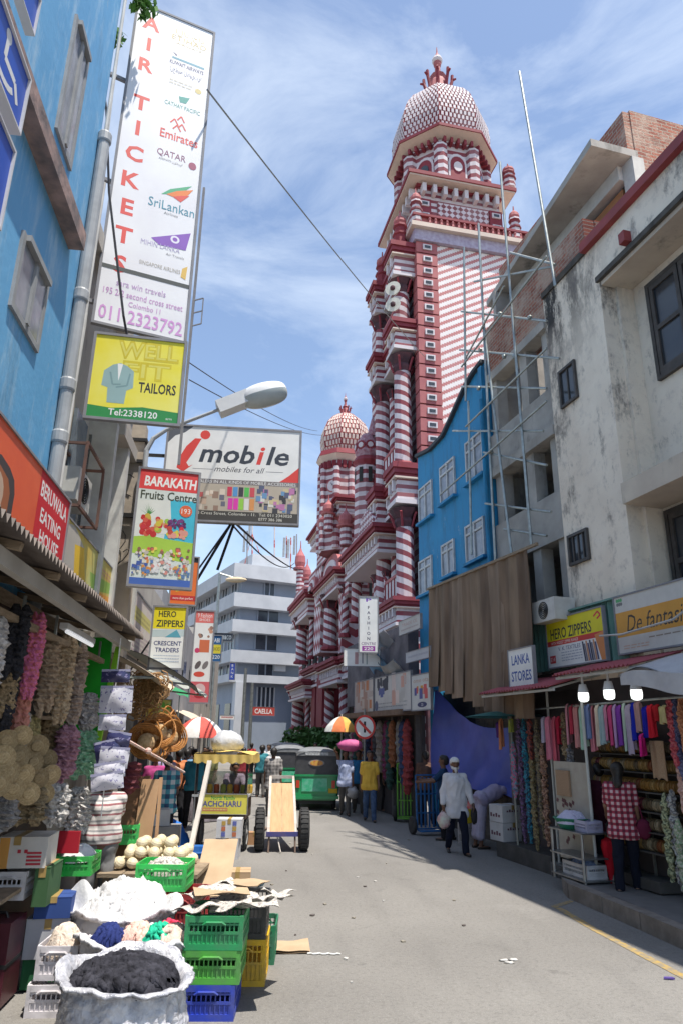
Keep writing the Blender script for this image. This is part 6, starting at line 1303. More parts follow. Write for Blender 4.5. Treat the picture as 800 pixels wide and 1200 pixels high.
# green corrugated cladding + red awnings
t = thing('green_cladding', 'pale green corrugated sheeting behind the zipper shop sign', 'cladding', FR, (-.15, 12.3, 3.2))
gc = M('pale_green_sheet', (.14, .28, .24), (.10, .22, .19), .5, 2)
corrug(lambda u, v: ((-.14, 10.75 + 3.4 * u, 3.22 + .92 * v), (1, 0, 0)), 100, 1, 'sheet', gc, t, .018)
b = MB(); b.box(-.2, -.1, 10.75, 14.2, 4.14, 4.17); b.part('capping', gc, t)
redm = M('faded_red_sheet', (.36, .08, .10), (.28, .07, .08), .6, 2)
for lab, (ya_, yb_, xo, zo, zi) in (('faded red corrugated awning over the left half of the ribbon stall', (11.6, 14.0, -1.0, 2.86, 3.12)), ('faded red corrugated awning over the scarf rail', (9.75, 11.58, -.95, 3.02, 3.24)), ('faded red corrugated awning at the right edge of the photo', (6.2, 9.2, -1.05, 2.76, 3.1))):
    t = thing('red_awning', lab, 'awning', FR, (-.5, (ya_ + yb_) / 2, zo), None, 'red awnings over the right-hand stalls')
    corrug(lambda u, v: ((xo + (0 - xo) * v * .95, ya_ + (yb_ - ya_) * u, zo + (zi - zo) * v), (0, 0, 1)), int((yb_ - ya_) / .09) * 4, 2, 'tin_sheet', redm, t, .02)
    b = MB(); b.bar((xo + .08, ya_, zo - .05), (xo + .08, yb_, zo - .05), .035); b.part('front_pipe', M('pale_pipe', (.52, .54, .52)), t)
    b = MB(); b.bar((-.3, ya_, zi - .1), (-.3, yb_, zi - .1), .035); b.part('rear_pipe', M('pale_pipe', WHITE), t)
    n = 3
    for i in range(n): y = ya_ + .1 + (yb_ - ya_ - .2) * i / (n - 1); b = MB(); b.bar((xo + .06, y, zo - .035), (0, y, zi - .05), .03); b.part('rib', M('pale_pipe', WHITE), t)
b = MB(); b.smooth = True
def sv(e): return lambda u, v: (-1.15 + 1.0 * v, 7.0 + 2.75 * u, 2.86 + .36 * v + .05 * sin(9 * u + 3 * v) + .03 * sin(17 * u) + e)
b.grid(sv(.012), 30, 8); b.grid(lambda u, v: sv(0)(1 - u, v), 30, 8); b.grid(lambda u, v: (-1.16 + .02 * sin(20 * u), 7.6 + 2.1 * u, 2.86 + .05 * sin(9 * (7.6 - 7 + 2.1 * u) / 2.75) - .24 * v * (.5 + .5 * sin(2.6 * u + .4))), 30, 5); solo(b, 'silver_sheet', M('silver_plastic', (.36, .37, .41), (.46, .47, .50), .3, 3, .5), 'crumpled silver plastic sheet over the fantasia stall awning', 'sheet', FR)
for i, (px, py) in enumerate(((683, 815), (713, 812), (745, 812))):
    x = -.72; y, z = FR.X(px, py, x); t = thing('bulb_lamp', ('left', 'middle', 'right')[i] + ' lit white bulb lamp hanging under the red awning', 'lamp', FR, (x, y, z), None, 'lit lamps over the scarf stall')
    b = MB(); b.lathe([(.05, .16), (.075, .06), (.075, .04)], (x, y, z), 14); b.part('cap', M('lamp_white', WHITE), t)
    b = MB(); b.lathe([(.074, .04), (.078, -.02), (.07, -.07), (.04, -.09), (.01, -.095)], (x, y, z), 14); b.part('bulb', M('lit_bulb', (.95, 1, .95), emit=1.3), t)
    b = MB(); b.tube([(x, y, z + .16), (x, y, z + .34)], .018, 6); b.part('stem', M('lamp_white', WHITE), t)
# shop interior walls
t = thing('ribbon_shop', 'deep dark ribbon and trimmings shop front under the red awnings', 'shop', FR, (.3, 11, 0))
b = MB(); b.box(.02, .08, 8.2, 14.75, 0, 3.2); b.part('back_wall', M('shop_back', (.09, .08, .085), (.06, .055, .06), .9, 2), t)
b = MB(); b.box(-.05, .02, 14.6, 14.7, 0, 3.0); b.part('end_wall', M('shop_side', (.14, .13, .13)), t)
# steps and platforms
stepm = M('dark_step_stone', (.055, .052, .05), (.09, .085, .08), .8, 4)
t = thing('shop_steps', 'dark stone platforms in front of the ribbon shop', 'step', FR, (-.5, 13, 0))
b = MB(); b.box(-.40, .4, 12.9, 14.75, 0, .27); b.part('upper_platform', stepm, t)
b = MB(); b.box(-.42, 0, 11.55, 12.89, 0, .20); b.part('lower_platform', conc, t)
b = MB()
for i in range(28): b.box(-.445, -.421, 11.57 + i * .046, 11.60 + i * .046, .01, .18)
b.part('grooved_face', M('grooved_metal', (.16, .15, .14), (.1, .1, .1), .6), t, kind='stuff')
b = MB(); b.box(-.35, 0, 10.4, 12.0, .205, .34); b.part('inner_platform', stepm, t)
# scarves on the rail
t = thing('scarf_rail', 'long steel rail the bright scarves hang from', 'rail', FR, (-.5, 10.6, 2.6)); b = MB(); b.tube([(-.5, 8.4, 2.62), (-.5, 14.2, 2.55)], .016, 6); b.part('rail', steel, t)
for y, x, z in ((11.35, -.62, .145), (12.75, -.34, .2)): b = MB(); b.tube([(x, y, z), (x, y, 2.85)], .022, 8); b.part('post', M('pale_pipe', WHITE), t)
SCARF = [(664, 825, 872, (.62, .30, .36), 'pale pink scarf, first on the long rail'), (669, 826, 860, (.50, .05, .09), 'crimson scarf beside the first pink one'), (674, 826, 876, (.66, .30, .30), 'salmon scarf left of the white post'), (681, 827, 878, (.42, .62, .50), 'mint scarf beside the white post'), (687, 826, 866, (.16, .22, .42), 'steel blue scarf right of the mint one'), (692, 827, 880, (.66, .24, .30), 'rose pink scarf below the first lamp'), (699, 826, 874, (.60, .52, .44), 'cream scarf under the left lamp'), (704, 827, 872, (.34, .46, .50), 'pale teal scarf right of the cream one'), (709, 826, 868, (.62, .26, .40), 'orchid pink scarf under the middle lamp'), (714, 827, 874, (.52, .07, .20), 'deep magenta scarf under the middle lamp'), (719, 826, 876, (.46, .30, .54), 'lilac scarf between the magenta and violet ones'), (724, 827, 874, (.20, .05, .36), 'violet scarf right of the lilac one'), (730, 824, 880, (.46, .58, .52), 'pale sea-green scarf right of the violet one'), (735, 826, 884, (.44, .38, .50), 'grey lavender scarf hanging left of the royal blue'), (740, 824, 868, (.015, .03, .45), 'royal blue scarf beneath the right lamp'), (746, 822, 858, (.42, .26, .27), 'dusty rose scarf under the right lamp'), (755, 828, 864, (.02, .025, .40), 'dark blue scarf beside the scarlet cloth'), (761, 826, 864, (.55, .02, .04), 'scarlet cloth hanging right of the blue scarf'), (768, 826, 846, (.40, .02, .03), 'short dark red cloth right of the scarlet one'), (776, 827, 848, (.60, .55, .30), 'pale yellow scarf near the right stall strips'), (751, 860, 886, (.70, .03, .28), 'hot pink pouch hung below the blue scarves'), (641, 840, 890, (.60, .20, .28), 'pink scarf of the left cluster'), (648, 840, 908, (.66, .14, .20), 'long rose red scarf reaching lowest in the left cluster'), (653, 840, 872, (.40, .02, .05), 'dark red scarf of the left cluster'), (636, 840, 870, (.50, .46, .60), 'pale lilac scarf of the left cluster'), (586, 842, 878, (.60, .25, .15), 'orange peach scarf below the green umbrella edge'), (583, 846, 864, (.10, .04, .22), 'purple scarf at the tarpaulin edge'), (598, 842, 858, (.36, .40, .10), 'olive scarf by the thin post')]
for px, t_, b_, c, lab in SCARF:
    x = -.5 + rg.uniform(-.05, .05); y, z1 = FR.X(px, t_, x); z0 = FR.X(px, b_, x)[1]; wd = .085; mb = MB(); mb.smooth = True; ph = rg.random() * 6; fl = rg.uniform(.0, .12)
    for s_ in (-1, 1):
        zz = z0 + (fl * (z1 - z0) if s_ > 0 else 0)
        f = lambda e: (lambda u, v: (x + s_ * (.03 + e) + .018 * sin(9 * u + ph) * (.4 + v) - (0 if v > .06 else s_ * .028), y + (u - .5) * wd * (1 - .15 * v + .1 * sin(5 * v + ph)) + s_ * .012, z1 - (z1 - zz) * v + .01 * sin(6 * u)))
        mb.grid(f(0), 6, 10); mb.grid(lambda u, v: f(.008)(1 - u, v), 6, 10)
    solo(mb, 'scarf', cloth('scarf_%02x%02x%02x' % tuple(int(v * 255) for v in c), c, tuple(v * .8 for v in c), 8, .2), lab, 'scarf', FR, (x, y, z0), group='scarves on the right-hand rail')
# beaded strips
STR = [(606, 838, 985, (.05, .05, .06), (.20, .10, .25), 'black and purple beaded strip behind the thin post'), (612, 838, 985, (.02, .22, .32), (.03, .04, .08), 'turquoise and black beaded strip'), (619, 838, 890, (.30, .06, .04), (.08, .04, .05), 'short rust red trim bunch'), (620, 850, 1000, (.28, .24, .12), (.14, .10, .06), 'olive gold long strip left of centre'), (627, 842, 980, (.22, .18, .10), (.08, .06, .05), 'dull bronze long strip'), (634, 870, 990, (.40, .24, .16), (.16, .08, .06), 'pale copper plaited strip'), (659, 835, 890, (.34, .26, .15), (.15, .10, .06), 'tan chain trim by the first scarves'), (666, 870, 960, (.30, .28, .28), (.10, .10, .12), 'silver chain trim under the pink scarves'), (783, 818, 900, (.40, .04, .07), (.55, .14, .16), 'crimson pompom strip at the right stall'), (789, 818, 915, (.06, .07, .16), (.14, .15, .28), 'navy pompom strip at the right stall'), (796, 816, 900, (.36, .14, .07), (.55, .26, .14), 'rust orange tassel strip at the right edge'), (804, 816, 905, (.45, .22, .10), (.55, .30, .14), 'tan orange strip cut by the right edge'), (795, 890, 960, (.56, .38, .32), (.48, .28, .24), 'pale peach lace strip at the right edge'), (785, 925, 1040, (.42, .42, .40), (.12, .12, .14), 'black and white dotted strip near the plaid shirt'), (777, 930, 1030, (.10, .12, .07), (.40, .42, .25), 'green and cream printed strip beside the plaid shirt'), (792, 960, 1050, (.45, .44, .36), (.20, .30, .18), 'cream and green packet strip at the right edge'), (600, 870, 935, (.55, .12, .24), (.10, .30, .38), 'pink and aqua strip on the thin post')]
for px, t_, b_, c, c2, lab in STR:
    x = -.42 + rg.uniform(-.04, .04); y, z1 = FR.X(px, t_, x); z0 = max(.3, FR.X(px, b_, x)[1]); mb = MB(); ruffle(mb, x, y, z0, z1, .05, rg, 8, .05, .04, .1, .45)
    solo(mb, 'beaded_strip', M('bead_%02x%02x' % (int(c[0] * 255), int(c2[1] * 255)) + lab[:6], c, c2, .6, 38, .5, fac=(.45, .55)), lab, 'trim', FR, (x, y, z0), group='trim strips at the ribbon stall')
STR2 = 0
t = thing('lace_cloth', 'square of tan lace cloth hanging right of the plaid shirt', 'cloth', FR, (-.45, 9.9, 1.6)); y0_, z1_ = FR.X(760, 868, -.45); y1_, z0_ = FR.X(781, 914, -.45)
b = MB(); b.smooth = True; f = lambda e: (lambda u, v: (-.45 + .02 * sin(9 * u) + e, y0_ + (y1_ - y0_) * u, z1_ + (z0_ - z1_) * v + .02 * sin(12 * u) * v)); b.grid(f(0), 10, 8); b.grid(lambda u, v: f(.01)(1 - u, v), 10, 8); b.part('panel', cloth('tan_lace', (.40, .28, .19), (.30, .20, .13), 60), t)
# shelf of ribbon spools
t = thing('spool_rack', 'rack of gold and copper ribbon spools behind the shoppers', 'rack', FR, (-.25, 11, .3))
for k, z in enumerate((.75, 1.0, 1.25, 1.5, 1.75, 1.98)):
    b = MB(); b.box(-.30, -.05, 9.75, 11.8, z - .10, z - .085); b.part('shelf', stepm, t)
for y in (9.75, 10.8, 11.78): b = MB(); b.box(-.08, -.05, y, y + .03, .3, 2.1); b.part('upright', steel, t)
spm = [M('spool_%d' % i, c, tuple(v * .5 for v in c), .45, 20, .2) for i, c in enumerate(((.36, .19, .05), (.42, .27, .10), (.28, .10, .04), (.20, .15, .09), (.40, .33, .22), (.22, .05, .06)))]
b = MB(); b.lathe([(.085, 0), (.085, .01), (.07, .012), (.07, .058), (.085, .06), (.085, .07)], (0, 0, 0), 10); b.v = [(v[0], v[2], v[1]) for v in b.v]; sme = [b.mesh('ribbon_spool', m_) for m_ in spm]
for k, z in enumerate((.75, 1.0, 1.25, 1.5, 1.75, 1.98)):
    kind = rg.randrange(5)
    for i in range(20):
        o = bpy.data.objects.new('ribbon_spool', sme[(kind + (i // 4) * (i % 3 == 0)) % 6 if rg.random() < .85 else rg.randrange(6)]); COL.objects.link(o); y = 9.82 + i * .098; o.location = FR.w((-.19, y, z)); o.rotation_euler = (0, 0, FR.a)
        tag(o, 'metallic ribbon spool on the crowded rack, shelf %s' % ('at the bottom', 'second from the bottom', 'third from the bottom', 'third from the top', 'second from the top', 'at the top')[k], 'spool', 'ribbon spools, row %d' % k)
# display board, table with basin
t = thing('display_board', 'tall pale display board with dark blossoms beside the ribbon table', 'board', FR, (-.55, 11.9, .35)); b = MB(); b.box(-.56, -.53, 11.45, 12.35, .36, 1.75); b.part('panel', M('display_cream', (.40, .38, .33), (.34, .31, .27), .8), t)
b = MB()
for k in range(24): b.obox((-.563, 11.95 + rg.uniform(-.1, .38), .7 + rg.uniform(-.1, .5)), (.002, 0, 0), (0, .025, .01), (0, -.01, .025))
b.part('printed_blossoms', flat('blossom_dark', (.12, .05, .06)), t, kind='stuff')
b = MB(); b.box(-.60, -.565, 11.9, 12.25, 1.25, 1.62); b.part('tan_swatch', cloth('tan_lace', BLACK), t)
tw = FR.loc(gr(683, 1033, .15)); t = thing('steel_table', 'low steel table carrying the green basin on the pavement', 'table', FR, (tw.x, tw.y, .15), 0); chrome = M('dull_steel', (.34, .35, .36), (.24, .25, .26), .35, 6, metal=.8)
for x in (-.22, .22):
    for y in (-.38, .38): b = MB(); b.tube([(x, y, 0), (x, y, .66)], .022, 8); b.part('leg', chrome, t)
for z in (.06, .34, .66): b = MB(); b.box(-.25, .25, -.42, .42, z, z + .02); b.part('shelf', chrome, t)
bt = thing('green_basin', 'green plastic basin of pale lilac ribbon on the steel table', 'basin', FR, (tw.x - .02, tw.y + .14, .832), 0); b = MB(); b.lathe([(.17, 0), (.25, .13), (.27, .14), (.265, .15), (.24, .14), (.16, .02)], (0, 0, 0), 24); b.part('body', M('basin_green', (.02, .20, .11), (.02, .16, .09), .4), bt)
b = MB(); heap(b, (0, 0, .10), (.23, .23), .12, rg, 20, 6); twists(b, (0, 0, .11), (.21, .21), .12, 60, .012, rg); solo(b, 'ribbon_heap', cloth('lilac_ribbon', (.50, .48, .66), (.62, .60, .72)), 'heap of lilac white ribbon in the green basin', 'ribbon', FR, (tw.x - .02, tw.y + .14, .832), 0)
crate('lavender slotted basket beside the green basin', .26, .3, .15, (.36, .36, .50), (tw.x, tw.y - .24, .832), 0, fr=FR, nm='plastic_basket'); crate('white slotted basket on the lower shelf of the steel table', .32, .6, .18, (.50, .50, .52), (tw.x, tw.y - .05, .232), 0, fr=FR, nm='plastic_basket')
b = MB(); heap(b, (0, 0, .14), (.15, .28), .10, rg, 16, 6); solo(b, 'blue_cloth', cloth('blue_scraps', (.10, .20, .50), (.3, .36, .5), 18), 'blue cloth in the lower white basket', 'cloth', FR, (tw.x, tw.y - .05, .232), 0)
def mark_b(t, W, D, H):
    b = MB(); b.mat(0)
    for i in range(5): b.box(-W * .30 + i * .055, -W * .30 + .035 + i * .055, -D / 2 - .004, -D / 2 - .001, H * .62, H * (.78 if i % 2 else .72))
    b.obox((W * .42, -D / 2 - .003, H * .3), (.035, 0, .0), (0, .0015, 0), (0, 0, .05)); b.part('print', flat('box_ink', (.14, .06, .09)), t)
    b = MB()
    for i in range(4): b.box(-W / 2 - .004, -W / 2 - .001, -D * .3 + i * .08, -D * .3 + .05 + i * .08, H * .3, H * (.45 + .08 * (i % 2)))
    b.part('print', flat('box_ink', BLACK), t)
BY = FR.X(595, 975, -.2)[0] + .1
carton('lower white carton with dark print on the step by the tarpaulin', .50, .42, .31, (-.16, BY, .271), .12, (.58, .57, .58), FR, mark=mark_b); carton('upper white carton with dark print stacked by the tarpaulin', .49, .40, .29, (-.17, BY - .01, .592), .16, (.60, .59, .60), FR, mark=mark_b)
PY = FR.X(601, 900, -.3)[0]
t = thing('green_parasol', 'flat dark green parasol edge over the left end of the ribbon stall', 'parasol', FR, (-.3, PY, .27)); 
b = MB(); b.lathe([(.85, 0), (.4, .09), (.02, .14), (.0, .12), (.4, .07), (.85, -.01)], (-.3, PY, 2.46), 8, .3, cap=False); b.part('canopy', M('dark_green_canvas', (.02, .14, .12), (.02, .10, .09), .7), t); b = MB(); b.tube([(-.3, PY, .27), (-.3, PY, 2.58)], .02, 8); b.part('pole', steel, t)
# yellow tub stack under the bending man, boxes
TR_ = Vector((-.2, FR.X(556, 975, -.2)[0] + .2, 0))
crate('grey white slotted crate under the yellow tray beside the tarpaulin', .38, .4, .40, (.46, .44, .44), (TR_.x, TR_.y, 0), .1, fr=FR); carton('bright yellow tray box on the grey crate beside the tarpaulin', .34, .3, .26, (TR_.x, TR_.y, .41), .1, (.62, .50, .02), FR)
b = MB(); heap(b, (TR_.x, TR_.y, .68), (.16, .15), .12, rg, 14, 5); solo(b, 'wrapped_goods', cloth('wrap_mix', (.5, .36, .30), (.6, .1, .1), 14), 'small wrapped goods on the yellow tray box', 'goods', FR)
# blue and green hand trucks
def handtruck(lab, o, rot, c, H=1.4, W=.5, n=6, grp='upright hand trucks'):
    t = thing('hand_truck', lab, 'hand truck', FW, o, rot, grp); m = M('truck_%02x%02x%02x' % tuple(int(v * 255) for v in c), c, tuple(v * .7 for v in c), .5, 8)
    for s in (-1, 1):
        b = MB(); b.tube([(s * W / 2, 0, .10), (s * W / 2, .06, H)], .022, 8); b.part('rail', m, t)
        w = thing('tmp', None, None); bpy.data.objects.remove(w)
        y = MB(); y.lathe([(.11, -.04), (.17, -.04), (.19, -.02), (.19, .02), (.17, .04), (.11, .04)], (0, 0, 0), 18); y.v = [(s * (W / 2 + .07) + v[2], .10 + v[0], .19 + v[1]) for v in y.v]; wo = y.part('wheel', M('tyre_rubber', (.025, .025, .027), (.05, .05, .05), .85), t)
        y = MB(); y.lathe([(.02, -.03), (.11, -.025), (.11, .025), (.02, .03)], (0, 0, 0), 14); y.v = [(s * (W / 2 + .07) + v[2], .10 + v[0], .19 + v[1]) for v in y.v]; y.part('rim', M('rim_grey', (.3, .3, .3)), wo)
    for i in range(1, n): x = -W / 2 + W * i / n; b = MB(); b.box(x - .018, x + .018, .005, .03, .15, H - .05); b.part('slat', m, t)
    for z in (.12, H * .36, H * .68, H): b = MB(); b.bar((-W / 2, .03, z), (W / 2, .03, z), .03); b.part('cross_bar', m, t)
    b = MB(); b.box(-W / 2, W / 2, -.22, .0, .08, .10); b.part('toe_plate', m, t); return t
handtruck('lime green upright hand truck by the dark shop front', gr(477, 963), -.15, (.16, .42, .06))
handtruck('blue hand truck behind the white-bearded man', FR.w((-.5, FR.X(503, 965, -.5)[0], 0)), .3, (.02, .13, .34), 1.25, .6)
# shop row beyond the tarp
YS = P4['BL'][0] + .1
t = thing('dark_shop_row', 'dim open shop fronts with hanging clothes between the tarpaulin and the mosque', 'shop', FR, (-.4, 20.5, 0))
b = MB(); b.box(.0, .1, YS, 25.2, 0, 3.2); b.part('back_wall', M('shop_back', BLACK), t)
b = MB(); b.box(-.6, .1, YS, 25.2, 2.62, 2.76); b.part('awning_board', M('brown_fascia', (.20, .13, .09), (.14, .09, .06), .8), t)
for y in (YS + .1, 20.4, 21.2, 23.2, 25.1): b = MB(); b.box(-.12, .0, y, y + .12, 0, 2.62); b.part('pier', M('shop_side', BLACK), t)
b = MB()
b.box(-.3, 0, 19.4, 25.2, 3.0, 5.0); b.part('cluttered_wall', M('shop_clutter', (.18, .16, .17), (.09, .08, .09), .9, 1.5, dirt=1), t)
for i, (a, z) in enumerate(((19.6, 4.0), (21, 4.3), (20.4, 4.9))):
    b = MB(); b.smooth = True; b.grid(lambda u, v: (-.65 + .1 * sin(7 * u) + .35 * v, a + 1.4 * u, z - .4 * v + .08 * sin(9 * u + 2 * v)), 12, 6); solo(b, 'plastic_awning', M('awning_plastic_%d' % i, ((.30, .32, .34), (.05, .22, .45), (.26, .27, .30))[i], None, .4, 4, .3), ('grey plastic sheet over the shop row', 'bright blue plastic sheet over the shop row', 'upper grey plastic sheet over the shop row')[i], 'sheet', FR)
GC = [(.30, .06, .06), (.06, .08, .16), (.26, .24, .22), (.30, .12, .06), (.05, .10, .09), (.22, .06, .12), (.34, .30, .26), (.10, .10, .11)]
for i in range(16):
    y = YS + .25 + i * .37; c = GC[i % 8]; b = MB(); ruffle(b, -.30 + .04 * (i % 3), y, .7 + .2 * (i % 4), 2.5, .12, rg, 10, .15, .08, .1, .2); solo(b, 'hanging_garment', cloth('garment_%d' % (i % 8), c, tuple(v * .6 for v in c), 10), '%s garment hanging in the dim shop row, number %s from the tarpaulin' % (('dull red', 'navy', 'grey beige', 'rust', 'dark teal', 'plum', 'pale beige', 'charcoal')[i % 8], ('one', 'two', 'three', 'four', 'five', 'six', 'seven', 'eight', 'nine', 'ten', 'eleven', 'twelve', 'thirteen', 'fourteen', 'fifteen', 'sixteen')[i]), 'garment', FR, group='garments hanging in the shop row')
# left air conditioner on the right building
ac = FR.X(648, 717, -.25); ac_unit(FR, -.45, -.05, ac[0] - .35, ac[0] + .35, ac[1] - .18, ac[1] + .2, None, 'dirty white air conditioner box beside the brown sacking')
# litter
for i in range(26):
    q = (rg.uniform(-1.5, 2.2), rg.uniform(6.5, 17)); b = MB(); a = rg.random() * 6; s_ = rg.uniform(.012, .035); b.prism([(s_ * cos(a + k * 1.6) * rg.uniform(.6, 1.2), s_ * sin(a + k * 1.6) * rg.uniform(.6, 1.2)) for k in range(4)], lambda u, v: (q[0] + u, q[1] + v, .012 + .2 * abs(u)), lambda u, v: (q[0] + u, q[1] + v, .002)); solo(b, 'litter', flat('litter_%d' % (i % 3), ((.55, .53, .5), (.3, .27, .22), (.12, .1, .09))[i % 3]), 'scrap of litter lying on the sunny road', 'litter', FW, group='litter on the road')
q = gr(590, 1126); b = MB(); b.smooth = True
for d in ((0, 0), (.10, .02), (.04, -.08)): b.grid(lambda u, v: (2.6 + .0 * u, 0, 0), 1, 1) if False else b.ell((q.x + d[0], q.y + d[1], .008), (.045, .03, .01), 8, 4, .5, rg)
solo(b, 'crumpled_paper', flat('litter_0', WHITE), 'crumpled white paper on the road near the yellow line', 'litter')
t = FR.loc(gr(783, 1148)); b = MB(); b.prism([(-.05, -.01), (.05, -.02), (.04, .012), (-.03, .02)], lambda u, v: (gr(783, 1148).x + u, gr(783, 1148).y + v, .02), lambda u, v: (gr(783, 1148).x + u, gr(783, 1148).y + v, .006)); solo(b, 'plastic_scrap', flat('purple_scrap', (.12, .08, .30)), 'small purple scrap on the road at the right edge', 'scrap')
t = thing('hoarding', 'grey brown plank hoarding hidden behind the blue tarpaulin', 'hoarding', FR, (-.2, 15.5, 0))
for i in range(12): b = MB(); b.box(.45, .48 + .01 * (i % 2), 14.5 + i * .22, 14.705 + i * .22, 0, 3.0); b.part('plank', M('hoarding_wood', (.16, .14, .12), (.10, .09, .08), .9, 4, stretch=(1, 1, 4)), t)
# ============================================================ PEOPLE
def snet(fn, lo, hi, h):
    lo = np.array(lo, float); hi = np.array(hi, float); n = np.maximum(4, np.ceil((hi - lo) / h).astype(int) + 1)
    ax = [lo[i] + h * np.arange(n[i]) for i in range(3)]; X, Y, Z = np.meshgrid(*ax, indexing='ij'); D = fn(X, Y, Z); S = D < 0
    c = n - 1; cnt = np.zeros(c); P = np.zeros(tuple(c) + (3,)); cs = [(i, j, k) for i in (0, 1) for j in (0, 1) for k in (0, 1)]
    sl = lambda A, o: A[o[0]:o[0] + c[0], o[1]:o[1] + c[1], o[2]:o[2] + c[2]]
    for a in cs:
        for d in range(3):
            if a[d]: continue
            b = list(a); b[d] = 1; A, B = sl(D, a), sl(D, b); m = sl(S, a) != sl(S, b); t = np.where(m, A / np.where(m, A - B, 1), 0); cnt += m
            for e in range(3): P[..., e] += np.where(m, a[e] + (t if e == d else 0), 0)
    act = cnt > 0; idx = -np.ones(tuple(c), int); ii = np.argwhere(act); idx[act] = np.arange(len(ii)); V = (P[act] / cnt[act][:, None] + ii) * h + lo
    F = []
    for d in range(3):
        u, v = [(1, 2), (2, 0), (0, 1)][d]; o = [0, 0, 0]; a = [slice(0, n[0] - 1), slice(0, n[1] - 1), slice(0, n[2] - 1)]; a[u] = slice(1, n[u] - 1); a[v] = slice(1, n[v] - 1); b = list(a); b[d] = slice(1, n[d])
        s0, s1 = S[tuple(a)], S[tuple(b)]; m = s0 != s1; q = np.argwhere(m); 
        if not len(q): continue
        q[:, u] += 1; q[:, v] += 1; fl = s0[m]
        def g(du, dv): w = q.copy(); w[:, u] -= du; w[:, v] -= dv; return idx[w[:, 0], w[:, 1], w[:, 2]]
        Q = np.stack([g(1, 1), g(0, 1), g(0, 0), g(1, 0)], 1); Q[~fl] = Q[~fl][:, ::-1]; F.append(Q)
    F = np.concatenate(F); F = F[(F >= 0).all(1)]; return V, F
def caps(lst, k=.03, cut=None):
    L = [(np.array(a, float), np.array(b, float), ra, rb) for a, b, ra, rb in lst]
    def fn(X, Y, Z):
        D = None
        for a, b, ra, rb in L:
            ab = b - a; l2 = max(ab @ ab, 1e-9); t = np.clip(((X - a[0]) * ab[0] + (Y - a[1]) * ab[1] + (Z - a[2]) * ab[2]) / l2, 0, 1)
            d = np.sqrt((X - a[0] - t * ab[0]) ** 2 + (Y - a[1] - t * ab[1]) ** 2 + (Z - a[2] - t * ab[2]) ** 2) - (ra + (rb - ra) * t)
            if D is None: D = d
            else: hh = np.clip(.5 + .5 * (D - d) / k, 0, 1); D = D * (1 - hh) + d * hh - k * hh * (1 - hh)
        return cut(D, X, Y, Z) if cut else D
    pts = np.array([p - max(ra, rb) - .03 for p, q, ra, rb in L] + [q - max(ra, rb) - .03 for p, q, ra, rb in L]); pt2 = np.array([p + max(ra, rb) + .03 for p, q, ra, rb in L] + [q + max(ra, rb) + .03 for p, q, ra, rb in L])
    return fn, pts.min(0), pt2.max(0)
def skin(name, lst, h, mat, parent, k=.03, cut=None, extra=None, wr=0, seed=0):
    fn, lo, hi = caps(lst, k, cut); V, Fq = snet(fn, lo, hi, h)
    if wr:
        V = V + wr * np.array([[(1 - 2.4 * abs(mn.noise((x * 9 + seed + q, y * 9, z * 5 + q)))) * (.9 if q < 2 else .4) for q in range(3)] for x, y, z in V.tolist()])
    b = MB(); b.smooth = True; b.add(V.tolist(), Fq.tolist())
    if extra: extra(b)
    return b.part(name, mat, parent)
SK = {'d': M('skin_dark_brown', (.17, .085, .052), (.14, .068, .042), .55, 12), 'm': M('skin_brown', (.26, .14, .09), (.22, .11, .07), .55, 12)}
HAIR = M('black_hair', (.012, .010, .010), (.03, .025, .022), .5, 40); GHAIR = M('white_hair', (.62, .60, .58), None, .8, 30); EYEW = flat('eye_white', (.6, .58, .55)); EYEB = flat('eye_dark', BLACK); LIP = M('lips', (.16, .06, .05)); SHOE = M('sandal_black', (.03, .025, .022), None, .5)
